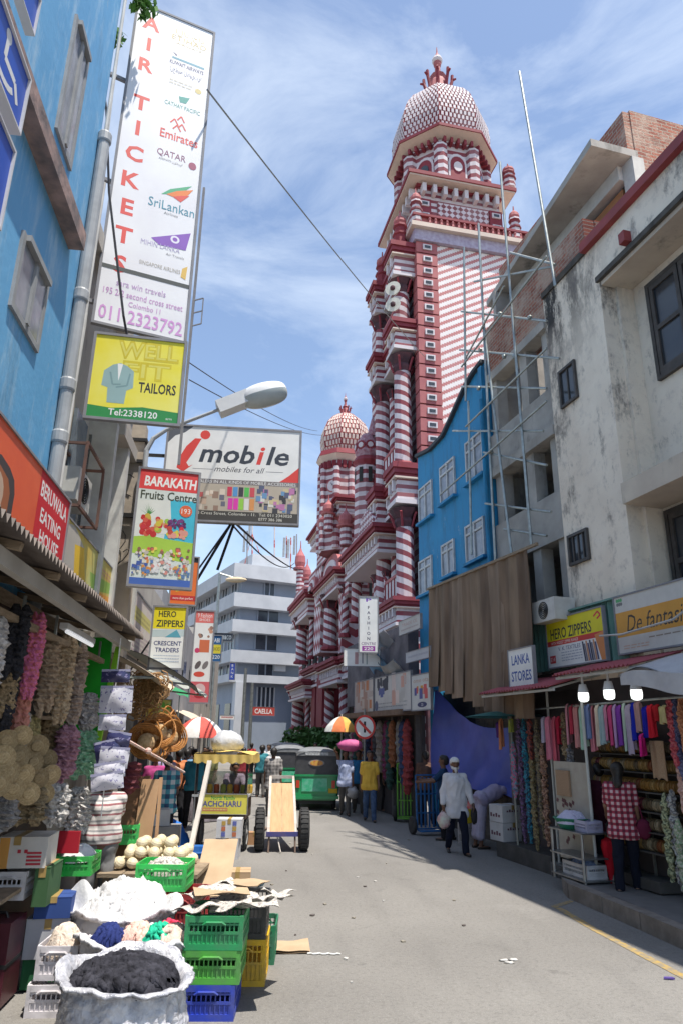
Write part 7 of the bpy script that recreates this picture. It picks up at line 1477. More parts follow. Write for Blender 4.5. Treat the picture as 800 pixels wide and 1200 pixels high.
def person(lab, foot, head, top=None, bot=None, Ht=1.66, sk='d', hair='short', legs=((18, 12), (-14, 16)), arms=((8, 8, 12), (-6, 8, 14)), lean=0, sleeve='half', shorts=False, tm=None, bm=None, untuck=.0, skirt=None, h=.02, headpitch=0, shoe=True, group='people in the street', fat=1.0, cap=None, beard=False, cat='person', nm='person', heady=0):
    """forward is local +Y; legs/arms: (left, right) as (pitch, knee) / (pitch, spread, elbow) in degrees"""
    t = thing(nm, lab, cat, FW, (foot[0], foot[1], foot[2] if len(foot) > 2 else 0), head, group)
    s = Ht / 1.70; V = lambda *a: np.array(a, float); R = radians
    def dirn(p, a=0, sd=1): return V(sd * sin(R(a)), sin(R(p)) * cos(R(a)), -cos(R(p)) * cos(R(a)))
    J = {'hip': V(0, 0, .90)}; up = V(0, sin(R(lean)), cos(R(lean))); fw = V(0, cos(R(lean)), -sin(R(lean)))
    J['chest'] = J['hip'] + up * .36; J['neck'] = J['hip'] + up * .535; hp_ = lean + headpitch; hu = V(0, sin(R(hp_)), cos(R(hp_))); J['hb'] = J['neck'] + hu * .06; J['head'] = J['neck'] + hu * .155
    for i, (sd, n) in enumerate(((-1, 'L'), (1, 'R'))):
        p, kn = legs[i]; J['h' + n] = J['hip'] + V(sd * .085, 0, -.02); J['k' + n] = J['h' + n] + dirn(p, 2, sd) * .42; J['a' + n] = J['k' + n] + dirn(p - kn, 1, sd) * .41; J['t' + n] = J['a' + n] + V(sd * .025, .15, -.03 if p - kn > -25 else -.09)
        p, a, e = arms[i]; J['s' + n] = J['neck'] - up * .06 + V(sd * .165, 0, 0); J['e' + n] = J['s' + n] + dirn(p + lean * .0, a, sd) * .28; J['w' + n] = J['e' + n] + dirn(p + e, a * .5, sd) * .25; J['m' + n] = J['w' + n] + dirn(p + e + 6, 0, sd) * .085
    zmin = min(J['aL'][2], J['aR'][2]) - .075
    for k_ in J: J[k_] = (J[k_] - V(0, 0, zmin)) * s
    f = fat; body = [(J['hL'], J['hR'], .10 * s * f, .10 * s * f), (J['hip'], J['chest'], .115 * s * f, .125 * s * f), (J['chest'] + V(-.06, 0, .02) * s, J['chest'] + V(.06, 0, .02) * s, .11 * s * f, .11 * s * f), (J['sL'], J['sR'], .058 * s, .058 * s), (J['chest'], J['neck'], .11 * s * f, .055 * s), (J['neck'], J['hb'], .052 * s, .05 * s)]
    HM = lambda x, y, z: J['head'] + (V(x, 0, 0) + V(0, cos(R(hp_)), -sin(R(hp_))) * y + hu * z) * s
    headc = [(HM(0, -.025, .035), HM(0, .015, .04), .083 * s, .080 * s), (HM(0, .02, -.01), HM(0, .045, -.07), .062 * s, .040 * s), (HM(0, .085, .012), HM(0, .106, -.018), .010 * s, .016 * s), (HM(-.078, -.005, .0), HM(-.078, -.01, .03), .014 * s, .018 * s), (HM(.078, -.005, .0), HM(.078, -.01, .03), .014 * s, .018 * s), (HM(-.03, .072, .03), HM(.03, .072, .03), .012 * s, .012 * s)]
    limbs = []
    for n in 'LR': limbs += [(J['h' + n], J['k' + n], .082 * s * f, .056 * s), (J['k' + n], J['a' + n], .056 * s, .036 * s), (J['a' + n] + V(0, -.03, -.045) * s, J['t' + n] + V(0, 0, -.015) * s, .035 * s, .028 * s), (J['s' + n], J['e' + n], .047 * s, .038 * s), (J['e' + n], J['w' + n], .038 * s, .026 * s), (J['w' + n], J['m' + n], .026 * s, .030 * s)]
    def fingers(b):
        for n, sd in (('L', -1), ('R', 1)):
            d = J['m' + n] - J['w' + n]; d = d / np.linalg.norm(d); w_ = J['w' + n]; m = J['m' + n]; fwd = np.cross(V(1, 0, 0), d); fwd /= np.linalg.norm(fwd)
            for i, (o_, L) in enumerate(((-.026, .062), (-.009, .075), (.009, .072), (.025, .056))):
                a = m + fwd * o_ * s + d * .008 * s; c = a + d * L * .55 * s - V(sd * .008, 0, 0) * s; e = c + d * L * .42 * s - V(sd * .022, 0, 0) * s; b.tube([a, c, e], [.0095 * s, .0088 * s, .0065 * s], 6)
            a = w_ + d * .03 * s - fwd * .024 * s * -1; b.tube([a, a + fwd * .035 * s + d * .022 * s, a + fwd * .04 * s + d * .055 * s - V(sd * .012, 0, 0) * s], [.012 * s, .011 * s, .008 * s], 6)
    skin('body', body + headc + limbs, h * .85, SK[sk], t, .022, extra=fingers)
    # face
    b = MB()
    for sd in (-1, 1): b.ell(HM(sd * .030, .078, .018), (.013 * s, .010 * s, .008 * s), 8, 5)
    b.part('eyes', EYEW, t); b = MB()
    for sd in (-1, 1): b.ell(HM(sd * .030, .086, .018), (.0065 * s, .004 * s, .0065 * s), 8, 5); b.tube([HM(sd * .016, .090, .040), HM(sd * .030, .091, .044), HM(sd * .046, .080, .038)], .004 * s, 5)
    b.part('brows', EYEB, t); b = MB(); b.tube([HM(-.022, .083, -.052), HM(0, .092, -.050), HM(.022, .083, -.052)], .006 * s, 6); b.part('mouth', LIP, t)
    hc = [(HM(0, -.03, .045), HM(0, .010, .055), .094 * s, .088 * s), (HM(0, -.055, -.01), HM(0, -.05, .03), .075 * s, .08 * s)]
    if hair == 'short':
        c0 = HM(0, .055, .052); nn = V(0, -cos(R(hp_)) * .78 + sin(R(hp_)) * .5, .62)
        skin('hair', hc, .016, GHAIR if beard else HAIR, t, .02, cut=lambda D, X, Y, Z: np.maximum(D, -((X - c0[0]) * nn[0] + (Y - c0[1]) * nn[1] + (Z - c0[2]) * nn[2])), wr=.003)
    elif hair == 'long':
        c0 = HM(0, .058, .06); nn = V(0, -.8, .6)
        skin('hair', hc + [(HM(0, -.06, 0), HM(0, -.10, -.16), .07 * s, .065 * s), (HM(0, -.10, -.16), HM(-.05, -.145, -.48), .065 * s, .022 * s)], .016, HAIR, t, .03, cut=lambda D, X, Y, Z: np.maximum(D, -((X - c0[0]) * nn[0] + (Y - c0[1]) * nn[1] + (Z - c0[2]) * nn[2])), wr=.004)
    elif hair == 'bun':
        c0 = HM(0, .055, .052); nn = V(0, -.78, .62); skin('hair', hc + [(HM(0, -.12, .02), HM(0, -.13, .0), .05 * s, .05 * s)], .016, HAIR, t, .02, cut=lambda D, X, Y, Z: np.maximum(D, -((X - c0[0]) * nn[0] + (Y - c0[1]) * nn[1] + (Z - c0[2]) * nn[2])), wr=.003)
    if cap: skin('cap', [(HM(0, -.03, .06), HM(0, .012, .065), .094 * s, .09 * s)], .014, cap, t, .02, cut=lambda D, X, Y, Z: np.maximum(D, HM(0, 0, .055)[2] - Z))
    if beard: skin('beard', [(HM(-.05, .035, -.05), HM(.05, .035, -.05), .028 * s, .028 * s), (HM(0, .06, -.07), HM(0, .07, -.125), .042 * s, .022 * s), (HM(-.065, .0, -.02), HM(-.05, .03, -.05), .018 * s, .024 * s), (HM(.065, .0, -.02), HM(.05, .03, -.05), .018 * s, .024 * s)], .012, GHAIR, t, .02, wr=.003)
    e = .017 * s
    tl = J['hip'] - up * s * (.02 + untuck)
    sh = [(tl + V(-.088, 0, 0) * s, tl + V(.088, 0, 0) * s, .127 * s * f + e, .127 * s * f + e), (J['hip'] + up * .04 * s + V(-.07, 0, 0) * s, J['hip'] + up * .04 * s + V(.07, 0, 0) * s, .115 * s * f + e, .115 * s * f + e), (tl, J['chest'], .122 * s * f + e, .136 * s * f + e), (tl + V(-.07, 0, 0) * s, J['chest'] + V(-.065, 0, 0) * s, .108 * s * f + e, .112 * s * f + e), (tl + V(.07, 0, 0) * s, J['chest'] + V(.065, 0, 0) * s, .108 * s * f + e, .112 * s * f + e), (J['chest'] + V(-.07, 0, .02) * s, J['chest'] + V(.07, 0, .02) * s, .112 * s * f + e, .112 * s * f + e), (J['chest'], J['neck'] - up * .03 * s, .11 * s * f + e, .06 * s + e), (J['sL'], J['sR'], .060 * s + e, .060 * s + e)]
    for n in 'LR':
        if sleeve != 'none':
            q = .72 if sleeve == 'half' else 1; sh.append((J['s' + n], J['s' + n] + (J['e' + n] - J['s' + n]) * q, .052 * s + e, .050 * s + e * 1.2))
            if sleeve == 'long': sh.append((J['e' + n], J['e' + n] + (J['w' + n] - J['e' + n]) * .86, .046 * s + e, .034 * s + e))
    nk = J['neck'] + up * .012 * s; hem = tl - up * .085 * s
    cutS = lambda D, X, Y, Z: np.maximum(np.maximum(D, (X - nk[0]) * 0 + (Y - nk[1]) * up[1] + (Z - nk[2]) * up[2] - .0 * X + .35 * np.abs(0)), -((Y - hem[1]) * up[1] + (Z - hem[2]) * up[2]))
    skin('shirt' if skirt != 'dress' else 'dress_top', sh, h * .8, tm, t, .016, cut=cutS, wr=.012 * s, seed=hash(lab) % 7)
    tr = [(J['hL'] + V(0, 0, .08) * s, J['hR'] + V(0, 0, .08) * s, .108 * s * f, .108 * s * f), (J['hL'], J['hR'], .104 * s * f + e * .6, .104 * s * f + e * .6)]
    if skirt in ('sarong', 'skirt', 'dress'):
        m_ = (J['aL'] + J['aR']) / 2 + V(0, 0, .17 if skirt != 'dress' else .06) * s; 
        for x in (-.07, 0, .07): tr.append((J['hip'] + V(x, 0, 0) * s, m_ + V(x * 1.5, 0, 0), .095 * s * f, .10 * s))
    else:
        for n in 'LR':
            tr.append((J['h' + n], J['k' + n] + (0 if not shorts else (J['a' + n] - J['k' + n]) * .05), .09 * s * f + e * .7, .064 * s + e * (.8 if not shorts else 1.8)))
            if not shorts: tr.append((J['k' + n], J['a' + n] + V(0, 0, -.01) * s, .062 * s + e * .8, .048 * s + e * .8))
    wz = J['hip'] + up * (.13 if untuck < .03 else .0) * s - up * max(0, untuck - .03) * s
    skin('trousers' if not skirt else 'skirt', tr, h * .8, bm, t, .02, cut=lambda D, X, Y, Z: np.maximum(D, (Y - wz[1]) * up[1] + (Z - wz[2]) * up[2]), wr=.010 * s, seed=3 + hash(lab) % 5)
    if shoe:
        for n in 'LR': skin('shoe', [(J['a' + n] + V(0, -.045, -.05) * s, J['t' + n] + V(0, .01, -.022) * s, .038 * s, .034 * s)], .014, SHOE, t, .01, cut=lambda D, X, Y, Z: np.maximum(D, Z - J['a' + n][2] + .028 * s))
    t['_J'] = 0; del t['_J']
    return t, {k_: J[k_] for k_ in J}
def wpos(t, q): a = t.rotation_euler[2]; c, s = cos(a), sin(a); return Vector((t.location.x + q[0] * c - q[1] * s, t.location.y + q[0] * s + q[1] * c, t.location.z + q[2]))
def cl(n, c, c2=None, sc=6): return M('cloth_' + n, c, c2 or tuple(v * .82 for v in c), .9, sc, .15, spec=.15)
def plaid(name, a, b, c, s=.055):
    def fn(g): x = g.xyz(); return g.m('MULTIPLY', g.m('ADD', g.m('LESS_THAN', frac(g, g.m('DIVIDE', x[0], s)), .5), g.m('LESS_THAN', frac(g, g.m('DIVIDE', x[2], s)), .5)), .5)
    if name in MATS: return MATS[name]
    m, n, p = mk(name); g = G(n); f = fn(g); r = g.node('ShaderNodeValToRGB'); r.color_ramp.interpolation = 'CONSTANT'; r.color_ramp.elements[0].color = a + (1,); r.color_ramp.elements[1].position = .75; r.color_ramp.elements[1].color = c + (1,); e = r.color_ramp.elements.new(.25); e.color = b + (1,)
    g.put(r.inputs[0], f); g.put(p.inputs['Base Color'], r.outputs[0]); p.inputs['Roughness'].default_value = .9; MATS[name] = m; return m
def striped(name, cols, period, ax=2):
    if name in MATS: return MATS[name]
    m, n, p = mk(name); g = G(n); x = g.xyz(); r = g.node('ShaderNodeValToRGB'); r.color_ramp.interpolation = 'CONSTANT'
    for i, c in enumerate(cols):
        e = r.color_ramp.elements[i] if i < 2 else r.color_ramp.elements.new(i / len(cols)); e.position = i / len(cols); e.color = c + (1,)
    g.put(r.inputs[0], frac(g, g.m('DIVIDE', g.m('ADD', x[ax], g.m('MULTIPLY', g.noise(5, 2), .03)), period))); g.put(p.inputs['Base Color'], r.outputs[0]); p.inputs['Roughness'].default_value = .9; MATS[name] = m; return m
WS = cl('white_shirt', (.62, .62, .66)); NV = cl('navy_trousers', (.015, .018, .035)); JN = cl('blue_jeans', (.04, .075, .15), (.07, .11, .20), 14); GR_ = cl('grey_trousers', (.10, .095, .09)); DK = cl('dark_trousers', (.022, .022, .026)); WCAP = cl('white_cap', (.70, .70, .70))
def plastic_bag(lab, q, m, r=.12, nm='carrier_bag'):
    t = thing(nm, lab, 'bag', FW, (q[0], q[1], q[2] - .3), 0); b = MB(); b.smooth = True; b.ell((0, 0, .12), (r, r * .7, .15), 12, 8, .18, rg); b.part('bag', m, t); b = MB()
    for s in (-1, 1): b.tube([(s * r * .4, 0, .24), (s * .015, 0, .31), (0, 0, .33)], .008, 5)
    b.part('handle', m, t)
# 1 the elder
F = gr(536, 1001); t, J = person('white-bearded man in white cap and shirt walking towards us with a bag', F, pi + .1, tm=WS, bm=NV, Ht=1.68, sleeve='long', legs=((20, 14), (-12, 20)), arms=((14, 15, 18), (-6, 15, 22)), untuck=.16, cap=WCAP, beard=True, hair='short', h=.015, fat=1.08)
plastic_bag('pale plastic carrier bag held by the white-bearded man', wpos(t, J['mR']), M('bag_pale', (.55, .58, .50), (.50, .30, .32), .4, 9)); plastic_bag('small dark bag in the left hand of the white-bearded man', wpos(t, J['mL']) + Vector((0, 0, .05)), M('bag_dark', (.02, .02, .025)), .06)
b = MB(); C0 = J['neck'] - np.array([0, -.03, .01])
for sd_ in (-1, 1): b.tube([C0 + np.array([sd_ * .06, -.02, .02]), C0 + np.array([sd_ * .05, .05, .0]), C0 + np.array([sd_ * .012, .085, -.05])], [.014, .016, .008], 6)
b.part('collar', WS, t); b = MB()
for k in range(6): z_ = J['neck'][2] - .10 - k * .075; b.ell((0, J['chest'][1] + .152 - .008 * abs(k - 2), z_), .006, 6, 4)
b.part('buttons', EYEB, t); b = MB(); b.obox((-.075, J['chest'][1] + .128, J['chest'][2] + .03), (.045, 0, 0), (0, .014, 0), (0, 0, .05)); b.part('pocket', WS, t)
# 2 yellow shirt
t, J = person('young man in a yellow shirt and blue jeans walking towards us', gr(433, 963), pi - .05, tm=cl('yellow_shirt', (.66, .42, .07), (.56, .34, .05)), bm=JN, Ht=1.68, sleeve='half', legs=((12, 10), (-10, 14)), arms=((10, 10, 8), (-8, 10, 8)), untuck=.05, h=.016)
# 3 load carrier
F = gr(404, 955); t, J = person('man in a pale blue shirt steadying a pink bundle on his head', (F.x, 20.6, 0), pi - .1, tm=cl('pale_blue_shirt', (.30, .36, .56), (.42, .46, .6)), bm=GR_, Ht=1.66, legs=((12, 10), (-12, 14)), arms=((4, 8, 8), (165, 16, -60)), h=.018, untuck=.06)
q = wpos(t, J['head']); b = MB(); b.smooth = True; b.ell((q.x + .12, q.y, q.z + .26), (.36, .25, .17), 16, 9, .06, rg); solo(b, 'bundle', M('pink_bundle', (.56, .12, .28), (.42, .08, .22), .7, 6, .3), 'round pink cloth bundle carried on a head', 'bundle')
plastic_bag('grey plastic bag held by the bundle carrier', wpos(t, J['mL']), M('bag_grey', (.32, .32, .33), None, .3), .17)
person('man in a bright blue shirt just behind the yellow-shirted man', (gr(418, 955).x + .05, 21.2, 0), pi, tm=cl('blue_shirt', (.04, .20, .42)), bm=GR_, Ht=1.66, h=.02)
# 4 backs beside the tuk-tuk
F = gr(306, 932); person('man in white tee and dark shorts walking away past the cart', F, .05, tm=cl('white_tee', (.62, .62, .62)), bm=DK, Ht=1.68, shorts=True, h=.02, legs=((12, 8), (-10, 14)))
person('man in a grey check shirt walking away beside the green tuk-tuk', (gr(328, 945).x, 20.0, 0), .0, tm=plaid('grey_check', (.30, .28, .27), (.22, .21, .20), (.12, .11, .11), .09), bm=GR_, Ht=1.72, h=.018, untuck=.12)
# 5 plaid-blue shopper at the cart
F = gr(215, 985); person('man in a turquoise and white check shirt standing behind the pickle cart', (F.x, 13.6, 0), .25, tm=plaid('turquoise_check', (.55, .58, .62), (.08, .30, .38), (.04, .08, .16), .16), bm=DK, Ht=1.66, legs=((4, 4), (-3, 6)), arms=((20, 10, 40), (35, 10, 30)), untuck=.1, h=.016)
person('pickle vendor in a pale lilac blouse leaning over her cart', (-2.15, 15.4, 0), pi + .2, tm=cl('lilac_blouse', (.50, .36, .46)), bm=cl('purple_skirt', (.16, .07, .30)), Ht=1.55, lean=22, hair='bun', arms=((35, 14, 30), (40, 10, 30)), legs=((0, 0), (0, 0)), sk='m', skirt='skirt', h=.018)
# 6 striped man with his back turned
F = at(115, 1040, 8.5); person('man in a red and white striped vest with his back turned at the trims', (F.x + .02, 8.35, 0), .55, tm=striped('striped_vest', [(.62, .58, .56), (.62, .58, .56), (.30, .12, .13), (.62, .58, .56), (.28, .27, .28)], .10), bm=cl('grey_jeans', (.14, .145, .15), (.22, .22, .225), 8), Ht=1.68, sleeve='half', legs=((5, 4), (-4, 6)), arms=((40, 14, 55), (45, 12, 50)), fat=1.0, untuck=-.12, h=.014)
# 7 bending man
F = FR.w((-.22, FR.X(565, 985, -.22)[0], 0)); person('man in lilac shirt and pale sarong bending over by the cartons', F, -1.35, tm=cl('lilac_shirt', (.36, .32, .46)), bm=cl('pale_sarong', (.40, .37, .48)), Ht=1.66, lean=66, skirt='sarong', legs=((-8, 0), (-6, 0)), arms=((60, 6, 10), (70, 6, 15)), headpitch=15, sleeve='long', h=.018)
# 8 man behind the elder
F = FR.w((-.5, FR.X(521, 965, -.5)[0], 0)); person('man in dark blue standing half hidden behind the white-bearded man', F, 1.3, tm=cl('dark_blue_shirt', (.02, .05, .11)), bm=DK, Ht=1.66, arms=((45, 12, 40), (50, 8, 35)), legs=((4, 6), (-6, 8)), h=.018)
# 9 shoppers at the scarves
F = gr(737, 1046, .15); t, J = person('woman with long black hair in a red plaid shirt, seen from behind', F, -.45, tm=plaid('red_plaid', (.56, .40, .42), (.30, .04, .07), (.12, .015, .035), .075), bm=cl('black_jeans', (.012, .014, .026)), Ht=1.60, hair='long', legs=((-8, 6), (10, 4)), arms=((16, 10, 36), (4, 8, 10)), untuck=.12, h=.014, sk='m', sleeve='half', fat=1.0)
q = wpos(t, J['hR']); tb = thing('shoulder_bag', 'maroon shoulder bag at the hip of the plaid-shirted woman', 'bag', FW, (q.x + .16, q.y - .1, q.z - .05), -.3); b = MB(); b.smooth = True; b.ell((0, 0, 0), (.10, .06, .13), 12, 8); b.part('pouch', cl('maroon_bag', (.14, .02, .05)), tb); b = MB(); b.tube([(0, 0, .1), (-.06, .02, .45), (-.12, .05, .60)], .01, 5); b.part('strap', cl('maroon_bag', BLACK), tb)
q = wpos(t, J['mL']); tu = thing('folded_umbrella', 'red folded umbrella held by the plaid-shirted woman', 'umbrella', FW, (q.x - .02, q.y + .02, .17), 0); b = MB(); b.lathe([(.015, 0), (.05, .18), (.10, .48), (.085, .56), (.03, .60)], (0, 0, 0), 9); b.part('folded_canopy', cl('red_umbrella', (.52, .015, .03)), tu); b = MB(); b.tube([(0, 0, .58), (0, 0, .76), (.03, 0, .80)], .012, 6); b.part('handle', SHOE, tu)
F = gr(722, 1037, .15); person('woman in dark maroon beside the plaid-shirted woman', (F.x + .02, F.y + .35, .15), -.3, tm=cl('maroon_top', (.07, .015, .03)), bm=cl('blue_black_jeans', (.02, .03, .06)), Ht=1.56, hair='bun', untuck=.15, h=.018, sk='m', sleeve='half', legs=((3, 3), (-4, 6)))
# 10 far crowd
CW = [(212, 895, 18, 'man in an orange shirt beside the rattan bags', (.60, .22, .10)), (198, 900, 17, 'person in lavender under the hanging rattan bags', (.36, .30, .50)), (226, 878, 22, 'dark-clad person below the red and white umbrella', (.05, .05, .07)), (243, 880, 24, 'person in grey beside the umbrella pole', (.25, .25, .27)), (278, 875, 27, 'person in brown beyond the plastic bag bundle', (.25, .15, .10)), (316, 868, 30, 'person in white beyond the first walkers', (.60, .60, .60)), (231, 900, 17.5, 'dark haired man in teal behind the turquoise check shirt', (.04, .22, .30)), (370, 868, 34, 'person in pale grey by the mosque shrubs', (.45, .45, .46)), (384, 866, 30, 'person in brown shirt beside the second umbrella', (.28, .16, .12)), (455, 880, 21.5, 'man in dark grey at the dim shop row', (.10, .11, .14)), (470, 878, 20.5, 'man in dark blue pushing a barrow near the shop row', (.03, .07, .16)), (443, 878, 23, 'person in dull purple near the no-parking disc', (.16, .08, .18)), (296, 866, 36, 'distant person in red near the utility poles', (.45, .06, .06)), (337, 866, 38, 'distant person in blue near the mosque end', (.08, .16, .36)), (497, 890, 18.6, 'man in brown beside the lime green hand truck', (.14, .08, .06)), (322, 890, 23, 'man in white vest beyond the grey check shirt', (.55, .55, .56)), (308, 880, 26, 'man in teal beyond the white tee', (.05, .22, .26)), (186, 900, 15.5, 'woman in magenta by the rattan bags', (.40, .06, .20)), (222, 885, 19.5, 'man in sky blue under the striped parasol', (.18, .34, .52)), (250, 885, 21, 'man in olive behind the pickle cart', (.18, .18, .08)), (287, 885, 25, 'man in dark red past the cart canopy', (.28, .04, .05))]
for i, (px, py, Yd, lab, c) in enumerate(CW): q = at(px, 862, Yd); person(lab, (q.x, Yd, 0), (0, pi)[i % 2] + rg.uniform(-.6, .6), tm=cl('crowd_%d' % i, c), bm=(DK, GR_, NV)[i % 3], Ht=1.6 + .1 * rg.random(), h=.03, legs=((10, 8), (-9, 12)), shoe=False, sk='dm'[i % 2], arms=((10, 8, 20), (-4, 9, 25)), group='people in the distance')

# ============================================================ VEHICLES AND CARTS
def wheel_part(mb_par, c, r, w, axis='x', tyre=None, rimm=None, spokes=0):
    def ori(b): b.v = [((c[0] + v[2], c[1] + v[0], c[2] + v[1])) for v in b.v]; return b
    b = MB(); b.smooth = True; b.lathe([(r * .68, -w * .45), (r * .86, -w * .5), (r * .96, -w * .38), (r, -w * .2), (r, w * .2), (r * .96, w * .38), (r * .86, w * .5), (r * .68, w * .45)], (0, 0, 0), 28, cap=False); wo = ori(b).part('wheel', M('tyre_rubber', BLACK), mb_par)
    b = MB(); b.lathe([(r * .66, -w * .44), (r * .70, -w * .46), (r * .70, w * .46), (r * .66, w * .44)], (0, 0, 0), 24, cap=False); ori(b).part('rim', rimm or M('rim_grey', (.3, .3, .3)), wo)
    b = MB(); b.lathe([(.04, -w * .6), (.06, -w * .3), (r * .66, -w * .12), (r * .66, w * .12), (.06, w * .3), (.04, w * .6)], (0, 0, 0), 20); ori(b).part('hub', rimm or M('rim_grey', BLACK), wo)
    b = MB()
    for i in range(28): a = 2 * pi * i / 28; d = Vector((cos(a), sin(a), 0)); b.obox(d * r * 1.002, d * .008, Vector((-d.y, d.x, 0)) * r * .06, (0, 0, w * .36))
    ori(b).part('tread', M('tyre_rubber', BLACK), wo); return wo
def tuktuk(lab, o, rot, green, det=True):
    t = thing('three_wheeler', lab, 'tuk-tuk', FW, o, rot, 'tuk-tuks in the street'); body = M('tuk_%02x%02x' % (int(green[0] * 255), int(green[1] * 255)), green, tuple(v * .85 for v in green), .25, 2, spec=.6); hood = M('black_vinyl_hood', (.045, .045, .05), (.07, .07, .075), .45, 5, .1); grey_ = M('hood_grey', (.22, .225, .23), (.17, .175, .18), .5)
    # forward +Y, rear at y=-1.2; width 1.3
    def shell(prof, y0, y1, nm, m, k=.08, lab=None):
        b = MB(); b.smooth = False; n = len(prof); vs = []
        ys = [(y0, 1 - k), (y0 + .06, 1), (y1 - .06, 1), (y1, 1 - k)]
        for y, s_ in ys: vs += [(x * s_, y, z) for x, z in prof]
        fs = [(i * n + j, i * n + (j + 1) % n, (i + 1) * n + (j + 1) % n, (i + 1) * n + j) for i in range(3) for j in range(n)] + [tuple(range(n))[::-1], tuple(3 * n + j for j in range(n))]; b.add(vs, fs); return b.part(nm, m, t, lab)
    shell([(-.64, .36), (-.58, .28), (.58, .28), (.64, .36), (.66, .62), (.65, .98), (-.65, .98), (-.66, .62)], -1.22, -.35, 'rear_body', body)
    shell([(-.60, .30), (.60, .30), (.62, .42), (-.62, .42)], -.35, 1.0, 'floor', body, .02); shell([(-.30, .35), (.30, .35), (.42, .95), (-.42, .95)], 1.0, 1.22, 'front_cowl', body)
    shell([(-.635, .985), (.635, .985), (.61, 1.50), (.55, 1.60), (-.55, 1.60), (-.61, 1.50)], -1.20, -1.08, 'hood_back', hood, .02)
    b = MB(); b.smooth = True; b.grid(lambda u, v: ((u - .5) * 1.26 * (1 - .08 * abs(2 * u - 1) ** 6), -1.24 + 2.3 * v, 1.60 + .13 * (1 - abs(2 * u - 1) ** 3) - .10 * (abs(2 * v - 1) ** 6)), 14, 12); b.grid(lambda u, v: ((.5 - u) * 1.24, -1.22 + 2.26 * v, 1.57), 4, 4); b.part('hood_roof', grey_, t)
    for s in (-1, 1):
        b = MB(); b.box(s * .62 - .012, s * .62 + .012, -1.08, -.45, .985, 1.58); b.part('hood_side', hood, t)
        for y in (-.42, .95): b = MB(); b.tube([(s * .62, y, .42 if y < 0 else .95), (s * .60, y, 1.58)], .018, 6); b.part('hood_post', steel, t)
    b = MB(); b.box(-.60, .60, -1.226, -1.205, 1.50, 1.62); b.part('rear_visor', grey_, t)
    if det:
        a, f_, w_ = textmesh('SAFE RIDE', .055, 0, .01, .5) if False else textmesh('- - -', .05, 0, .02, .55); 
        b = MB(); b.box(-.34, .34, -1.236, -1.227, 1.52, 1.60); b.part('visor_strip', M('visor_silver', (.58, .60, .60), (.30, .31, .32), .4, 22), t)
        b = MB(); n = 20; b.prism([(.20 * cos(2 * pi * i / n) * (1 if abs(cos(2 * pi * i / n)) < .9 else .95), 1.30 + .075 * sin(2 * pi * i / n)) for i in range(n)], lambda u, v: (u, -1.222, v), lambda u, v: (u, -1.203, v)); b.part('rear_window_sticker', M('sticker_yellow', (.62, .42, .08), (.55, .10, .05), .4, 16), t)
        b = MB(); b.prism([(.235 * cos(2 * pi * i / n), 1.30 + .095 * sin(2 * pi * i / n)) for i in range(n)], lambda u, v: (u, -1.212, v), lambda u, v: (u, -1.2015, v)); b.part('window_rim', M('rim_grey', BLACK), t)
    b = MB(); b.box(-.63, .63, -1.25, -1.225, .93, .985); b.part('rear_trim', body, t)
    b = MB(); b.box(-.42, .32, -1.235, -1.221, .52, .88); b.part('tail_panel', M('tuk_panel', (.03, .42, .20), (.16, .50, .34), .3, 7), t)
    for x, c in ((.50, (.60, .06, .03)), (-.54, (.60, .06, .03))): b = MB(); b.box(x - .05, x + .05, -1.25, -1.22, .62, .82); b.part('tail_light', M('tail_red', c, None, .2), t)
    b = MB(); b.box(.36, .62, -1.24, -1.221, .48, .60); b.part('number_plate', M('plate_yellow', (.66, .44, .03)), t)
    b = MB(); b.box(-.66, .66, -1.29, -1.24, .32, .40); b.part('bumper', body, t)
    b = MB(); b.box(-.5, .5, -1.1, -.5, .18, .28); b.part('chassis', flat('black_steel', BLACK), t)
    for s in (-1, 1): wheel_part(t, (s * .53, -.75, .22), .22, .12)
    wheel_part(t, (0, 1.05, .22), .22, .12)
    b = MB(); b.box(-.55, .55, -1.0, -.55, .5, .75); b.box(-.55, .55, -1.06, -.95, .75, 1.2); b.part('seat', flat('seat_black', (.03, .03, .03)), t)
    b = MB(); b.tube([(-.3, .75, 1.05), (0, .85, 1.0), (.3, .75, 1.05)], .018, 6); b.part('handlebar', steel, t); return t
F = gr(368, 950); tuktuk('green tuk-tuk with a black vinyl hood seen from behind', (F.x, F.y + 1.2, 0), .04, (.01, .30, .10))
q = at(338, 880, 26.5); tuktuk('second tuk-tuk ahead of the green one, only its grey hood showing', (q.x, 27, 0), .1, (.02, .20, .08), False)
q = at(345, 870, 34); tuktuk('farthest tuk-tuk with a pale roof before the mosque shrubs', (q.x - .4, 34, 0), .3, (.35, .04, .04), False)
# hand cart
F = gr(331, 994); t = thing('hand_cart', 'two-wheeled wooden hand cart tipped up in the sunny road', 'cart', FW, (F.x, 14.45, 0), .10); rusty = M('cart_iron', (.22, .15, .12), (.14, .10, .08), .7, 8); wfr = M('cart_white_frame', (.52, .48, .44), (.40, .34, .30), .6, 6)
for s in (-1, 1): wheel_part(t, (s * .42, 0, .375), .375, .19, rimm=rusty)
b = MB(); b.tube([(-.5, 0, .375), (.5, 0, .375)], .025, 8); b.part('axle', rusty, t)
bed = lambda x, s_, e=0: Vector((x * (1 - .07 * s_), -.22 + 1.75 * s_, .30 + .92 * s_ + e))
pk = M('cart_plank', (.52, .33, .18), (.42, .26, .14), .8, 3, .2, stretch=(8, 1, 1))
for i in range(2):
    b = MB(); x0, x1 = -.235 + i * .238, -.003 + i * .238
    b.prism([(x0, .0), (x1, .0), (x1, .86), (x0, .86)], lambda u, v: bed(u, v, .02), lambda u, v: bed(u, v, -.012)); b.part('plank', pk, t)
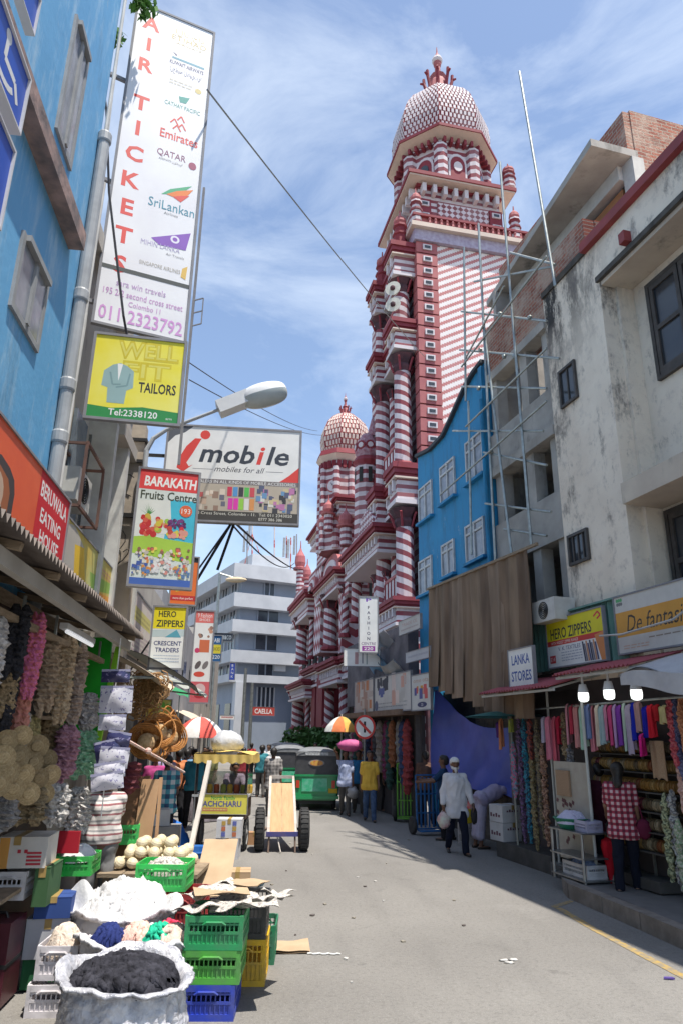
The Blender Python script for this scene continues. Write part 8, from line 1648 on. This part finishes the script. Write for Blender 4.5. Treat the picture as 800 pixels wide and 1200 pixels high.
for s in (-1, 1): b = MB(); b.bar(bed(s * .26, 0), bed(s * .26, 1.0), .05, .06); b.part('side_rail', wfr, t)
b = MB(); b.bar(bed(-.28, 1.0), bed(.28, 1.0), .05, .06); b.part('handle_bar', wfr, t); b = MB(); b.bar(bed(-.30, 0, .01), bed(.30, 0, .01), .05, .08); b.part('end_bar', M('cart_blue', (.04, .05, .22), (.1, .08, .18), .6), t)
for s_ in (.35, .7): b = MB(); b.bar(bed(-.24, s_, -.04), bed(.24, s_, -.04), .04); b.part('cross_bar', rusty, t)
for s in (-1, 1): b = MB(); b.tube([bed(s * .24, .02), (s * .25, -.26, .0)], .018, 6); b.part('prop_leg', rusty, t)
b = MB(); b.tube([(-.1, -.1, .3), (-.02, -.35, .02)], .012, 6); b.part('drag_chain', wfr, t)
# pickle cart
t = thing('pickle_cart', 'wooden pickle cart with a yellow name board and frilled yellow canopy', 'cart', FW, (-2.16, 14.3, 0), 0)
cw = M('cart_dark_wood', (.12, .08, .06), (.08, .055, .04), .8, 4)
b = MB(); b.box(-.50, .45, -.3, .55, .58, .96); b.part('cabinet', cw, t); b = MB(); b.box(-.56, .50, -.36, .6, .965, 1.0); b.part('counter', M('counter_steel', (.42, .44, .46), None, .3), t)
for x in (-.5, .44):
    for y in (-.3, .52): b = MB(); b.box(x - .02, x + .02, y - .02, y + .02, 1.0, 1.66); b.part('canopy_post', flat('black_steel', BLACK), t)
for x in (-.45, .42): wheel_part(t, (x, .15, .30), .30, .06)
gl = M('case_glass', (.55, .62, .62), (.5, .58, .58), .08, spec=.6, trans=.85); b = MB(); b.box(-.48, .42, .52, .53, 1.0, 1.38); b.part('glass_pane', gl, t); b = MB(); b.box(.45, .46, -.28, .50, 1.0, 1.38); b.part('glass_pane', gl, t)
b = MB(); b.smooth = True; yc = M('yellow_frill_canvas', (.70, .52, .16), (.60, .42, .12), .8, 5)
def cf(e): return lambda u, v: (-.56 + 1.12 * u, -.42 + 1.1 * v, 1.72 + .05 * sin(pi * u) + e + .015 * sin(11 * u + 4 * v))
b.grid(cf(.01), 16, 8); b.grid(lambda u, v: cf(0)(1 - u, v), 16, 8); o = b.part('canopy', yc, t)
for side in range(4):
    b = MB(); b.smooth = True
    P_ = [(-.56, -.42), (.56, -.42), (.56, .68), (-.56, .68), (-.56, -.42)]; A, B = Vector(P_[side]), Vector(P_[side + 1]); n2 = (B - A).orthogonal().normalized() * -1
    b.grid(lambda u, v: (*(A.lerp(B, u) + n2 * (.012 * sin(40 * u) * v)), 1.72 - (.13 + .035 * abs(sin(22 * u))) * v), 60, 3); b.part('frill', yc, o)
sgn = Sign('pickle_sign', 'yellow hand-painted board reading ACHCHARU on the cart front', (233, 931), (290, 931), (290, 954), (233, 954), 13.92, (1, .0), bgm=flat('board_yellow', (.68, .62, .10)), th=.02)
sgn.text('North Family', .5, .17, .20, (.05, .35, .08), w=.5, bold=.02).text('ACHCHARU', .48, .48, .28, (.10, .10, .30), w=.80, bold=.03).rect(.08, .68, .6, .86, (.62, .22, .12)).scribble(.1, .70, .58, .84, 1, (.7, .6, .2), rg).done()
for k in range(7): b = MB(); b.lathe([(.05, 0), (.055, .03), (.055, .13), (.04, .16)], (0, 0, 0), 10); solo(b, 'pickle_jar', M('jar_%d' % (k % 3), ((.55, .35, .06), (.40, .10, .05), (.30, .32, .08))[k % 3], None, .15, spec=.6), '%s pickle jar on the cart counter' % ('leftmost yellow', 'second, red brown', 'third, olive green', 'middle yellow', 'fifth, red brown', 'sixth, olive green', 'rightmost yellow')[k], 'jar', FW, (-2.48 + k * .13, 14.45, 1.001), 0, group='jars on the pickle cart')
b = MB(); b.smooth = True; q = at(267, 871, 14.5); b.ell((q.x, q.y, q.z), (.31, .28, .24), 18, 10, .10, rg); solo(b, 'plastic_bundle', M('bundle_white', (.62, .63, .66), (.48, .50, .54), .3, 7, .5), 'big white plastic bundle resting on the yellow cart canopy', 'bundle')
def fruitmark(t, W, D, H):
    for i in range(2):
        for j in range(3): b = MB(); b.obox((-W * .22 + i * W * .44, -D / 2 - .003, H * (.2 + .3 * j)), (.035, 0, 0), (0, .0015, 0), (0, 0, .035)); b.part('print', flat('fruit_ink_%d' % ((i + j) % 3), ((.12, .14, .40), (.50, .16, .08), (.46, .30, .08))[(i + j) % 3]), t)
carton('lower white carton printed with round fruit before the pickle cart', .40, .36, .33, (-1.93, 13.55, 0), .0, (.56, .56, .58), mark=fruitmark); carton('upper white carton printed with round fruit before the pickle cart', .44, .36, .30, (-1.92, 13.55, .342), .05, (.60, .60, .62), mark=fruitmark)
carton('small orange brown box on the road behind the hand cart', .26, .22, .22, (-1.65, 15.2, 0), .1, (.46, .26, .14)); carton('grey crate heap left of the pickle cart', .9, .5, .55, (-3.2, 13.2, 0), .1, (.30, .29, .28)); carton('pale box on the heap left of the pickle cart', .5, .4, .25, (-3.2, 13.2, .563), .3, (.55, .55, .56))
# parasols
def parasol(lab, Yd, pxc, py_edge, py_top, hwpx, cols, n=8):
    e = at(pxc, py_edge, Yd); tp_ = at(pxc, py_top, Yd); R_ = hwpx * mpp(Yd, e.z); t = thing('parasol', lab, 'parasol', FW, (e.x, Yd, 0), .2); H = tp_.z - e.z - .05
    b = MB(); b.tube([(0, 0, 0), (0, 0, e.z + H + .08)], .022, 8); b.part('pole', M('pale_pipe', WHITE), t)
    for k in range(n):
        b = MB(); b.smooth = True; a0, a1 = 2 * pi * k / n, 2 * pi * (k + 1) / n
        def f(ee):
            def g(u, v):
                a = a0 + (a1 - a0) * u; r = R_ * v * (1 - .04 * sin(pi * u) * v); return (r * cos(a), r * sin(a), e.z + H * (1 - v ** 2.0) - (.07 * (v > .99)) + ee)
            return g
        b.grid(f(.008), 5, 10); b.grid(lambda u, v: f(0)(1 - u, v), 5, 10); o = b.part('canopy_panel', cl('parasol_%02x%02x%02x' % tuple(int(x * 255) for x in cols[k % len(cols)]), cols[k % len(cols)]), t)
        b = MB(); b.tube([(R_ * v * cos(a0), R_ * v * sin(a0), e.z + H * (1 - v * v) - .012) for v in (0, .25, .5, .75, 1)], .008, 4); b.part('rib', steel, t)
    return t
parasol('red and white striped market parasol left of the pickle cart', 17, 234, 861, 838, 29, [(.66, .12, .10), (.70, .68, .66)])
parasol('orange, white and green parasol beside the mosque shops', 21.5, 400, 855, 838, 20, [(.66, .66, .62), (.64, .20, .08), (.70, .40, .10), (.04, .20, .10)])
# bicycle-ish barrow wheel on the left and stall clutter beyond
for i, (px, py, Yd, c, lab) in enumerate(((196, 955, 14.5, (.02, .10, .35), 'blue wrapped goods heap beyond the wooden boards'), (240, 905, 19, (.10, .09, .10), 'dark goods heap under the red and white parasol'), (258, 880, 24, (.22, .18, .16), 'brown goods heap along the far left stalls'), (285, 872, 30, (.25, .22, .20), 'stacked pale goods near the utility poles'))):
    q = at(px, py, Yd); b = MB(); heap(b, (q.x, Yd, .05), (.5, .45), .7 if i else .45, rg, 18, 6, .35); solo(b, 'goods_heap', cloth('goods_%d' % i, c, tuple(min(1, v * 2.2) for v in c), 6), lab, 'goods', FW)
for i, (px, py, Yd) in enumerate(((188, 800, 16), (203, 815, 20), (222, 845, 26))):
    q = at(px, py, Yd); t = thing('stall_awning', ('grey canvas stall awning, nearest of the far left row', 'green edged stall awning in the far left row', 'small striped stall awning before the grey block')[i], 'awning', FW, (q.x - .4, Yd, q.z)); b = MB(); b.smooth = True; b.grid(lambda u, v: (q.x - 1.4 + 1.6 * v, Yd + 3 * u, q.z + .5 - .5 * v * v + .03 * sin(9 * u)), 10, 6); b.part('canvas', (grnc, M('awn_green', (.03, .25, .10)), canv)[i], t); b = MB(); b.tube([(q.x + .18, Yd + .05, 0), (q.x + .18, Yd + .05, q.z)], .02, 6); b.part('post', steel, t)
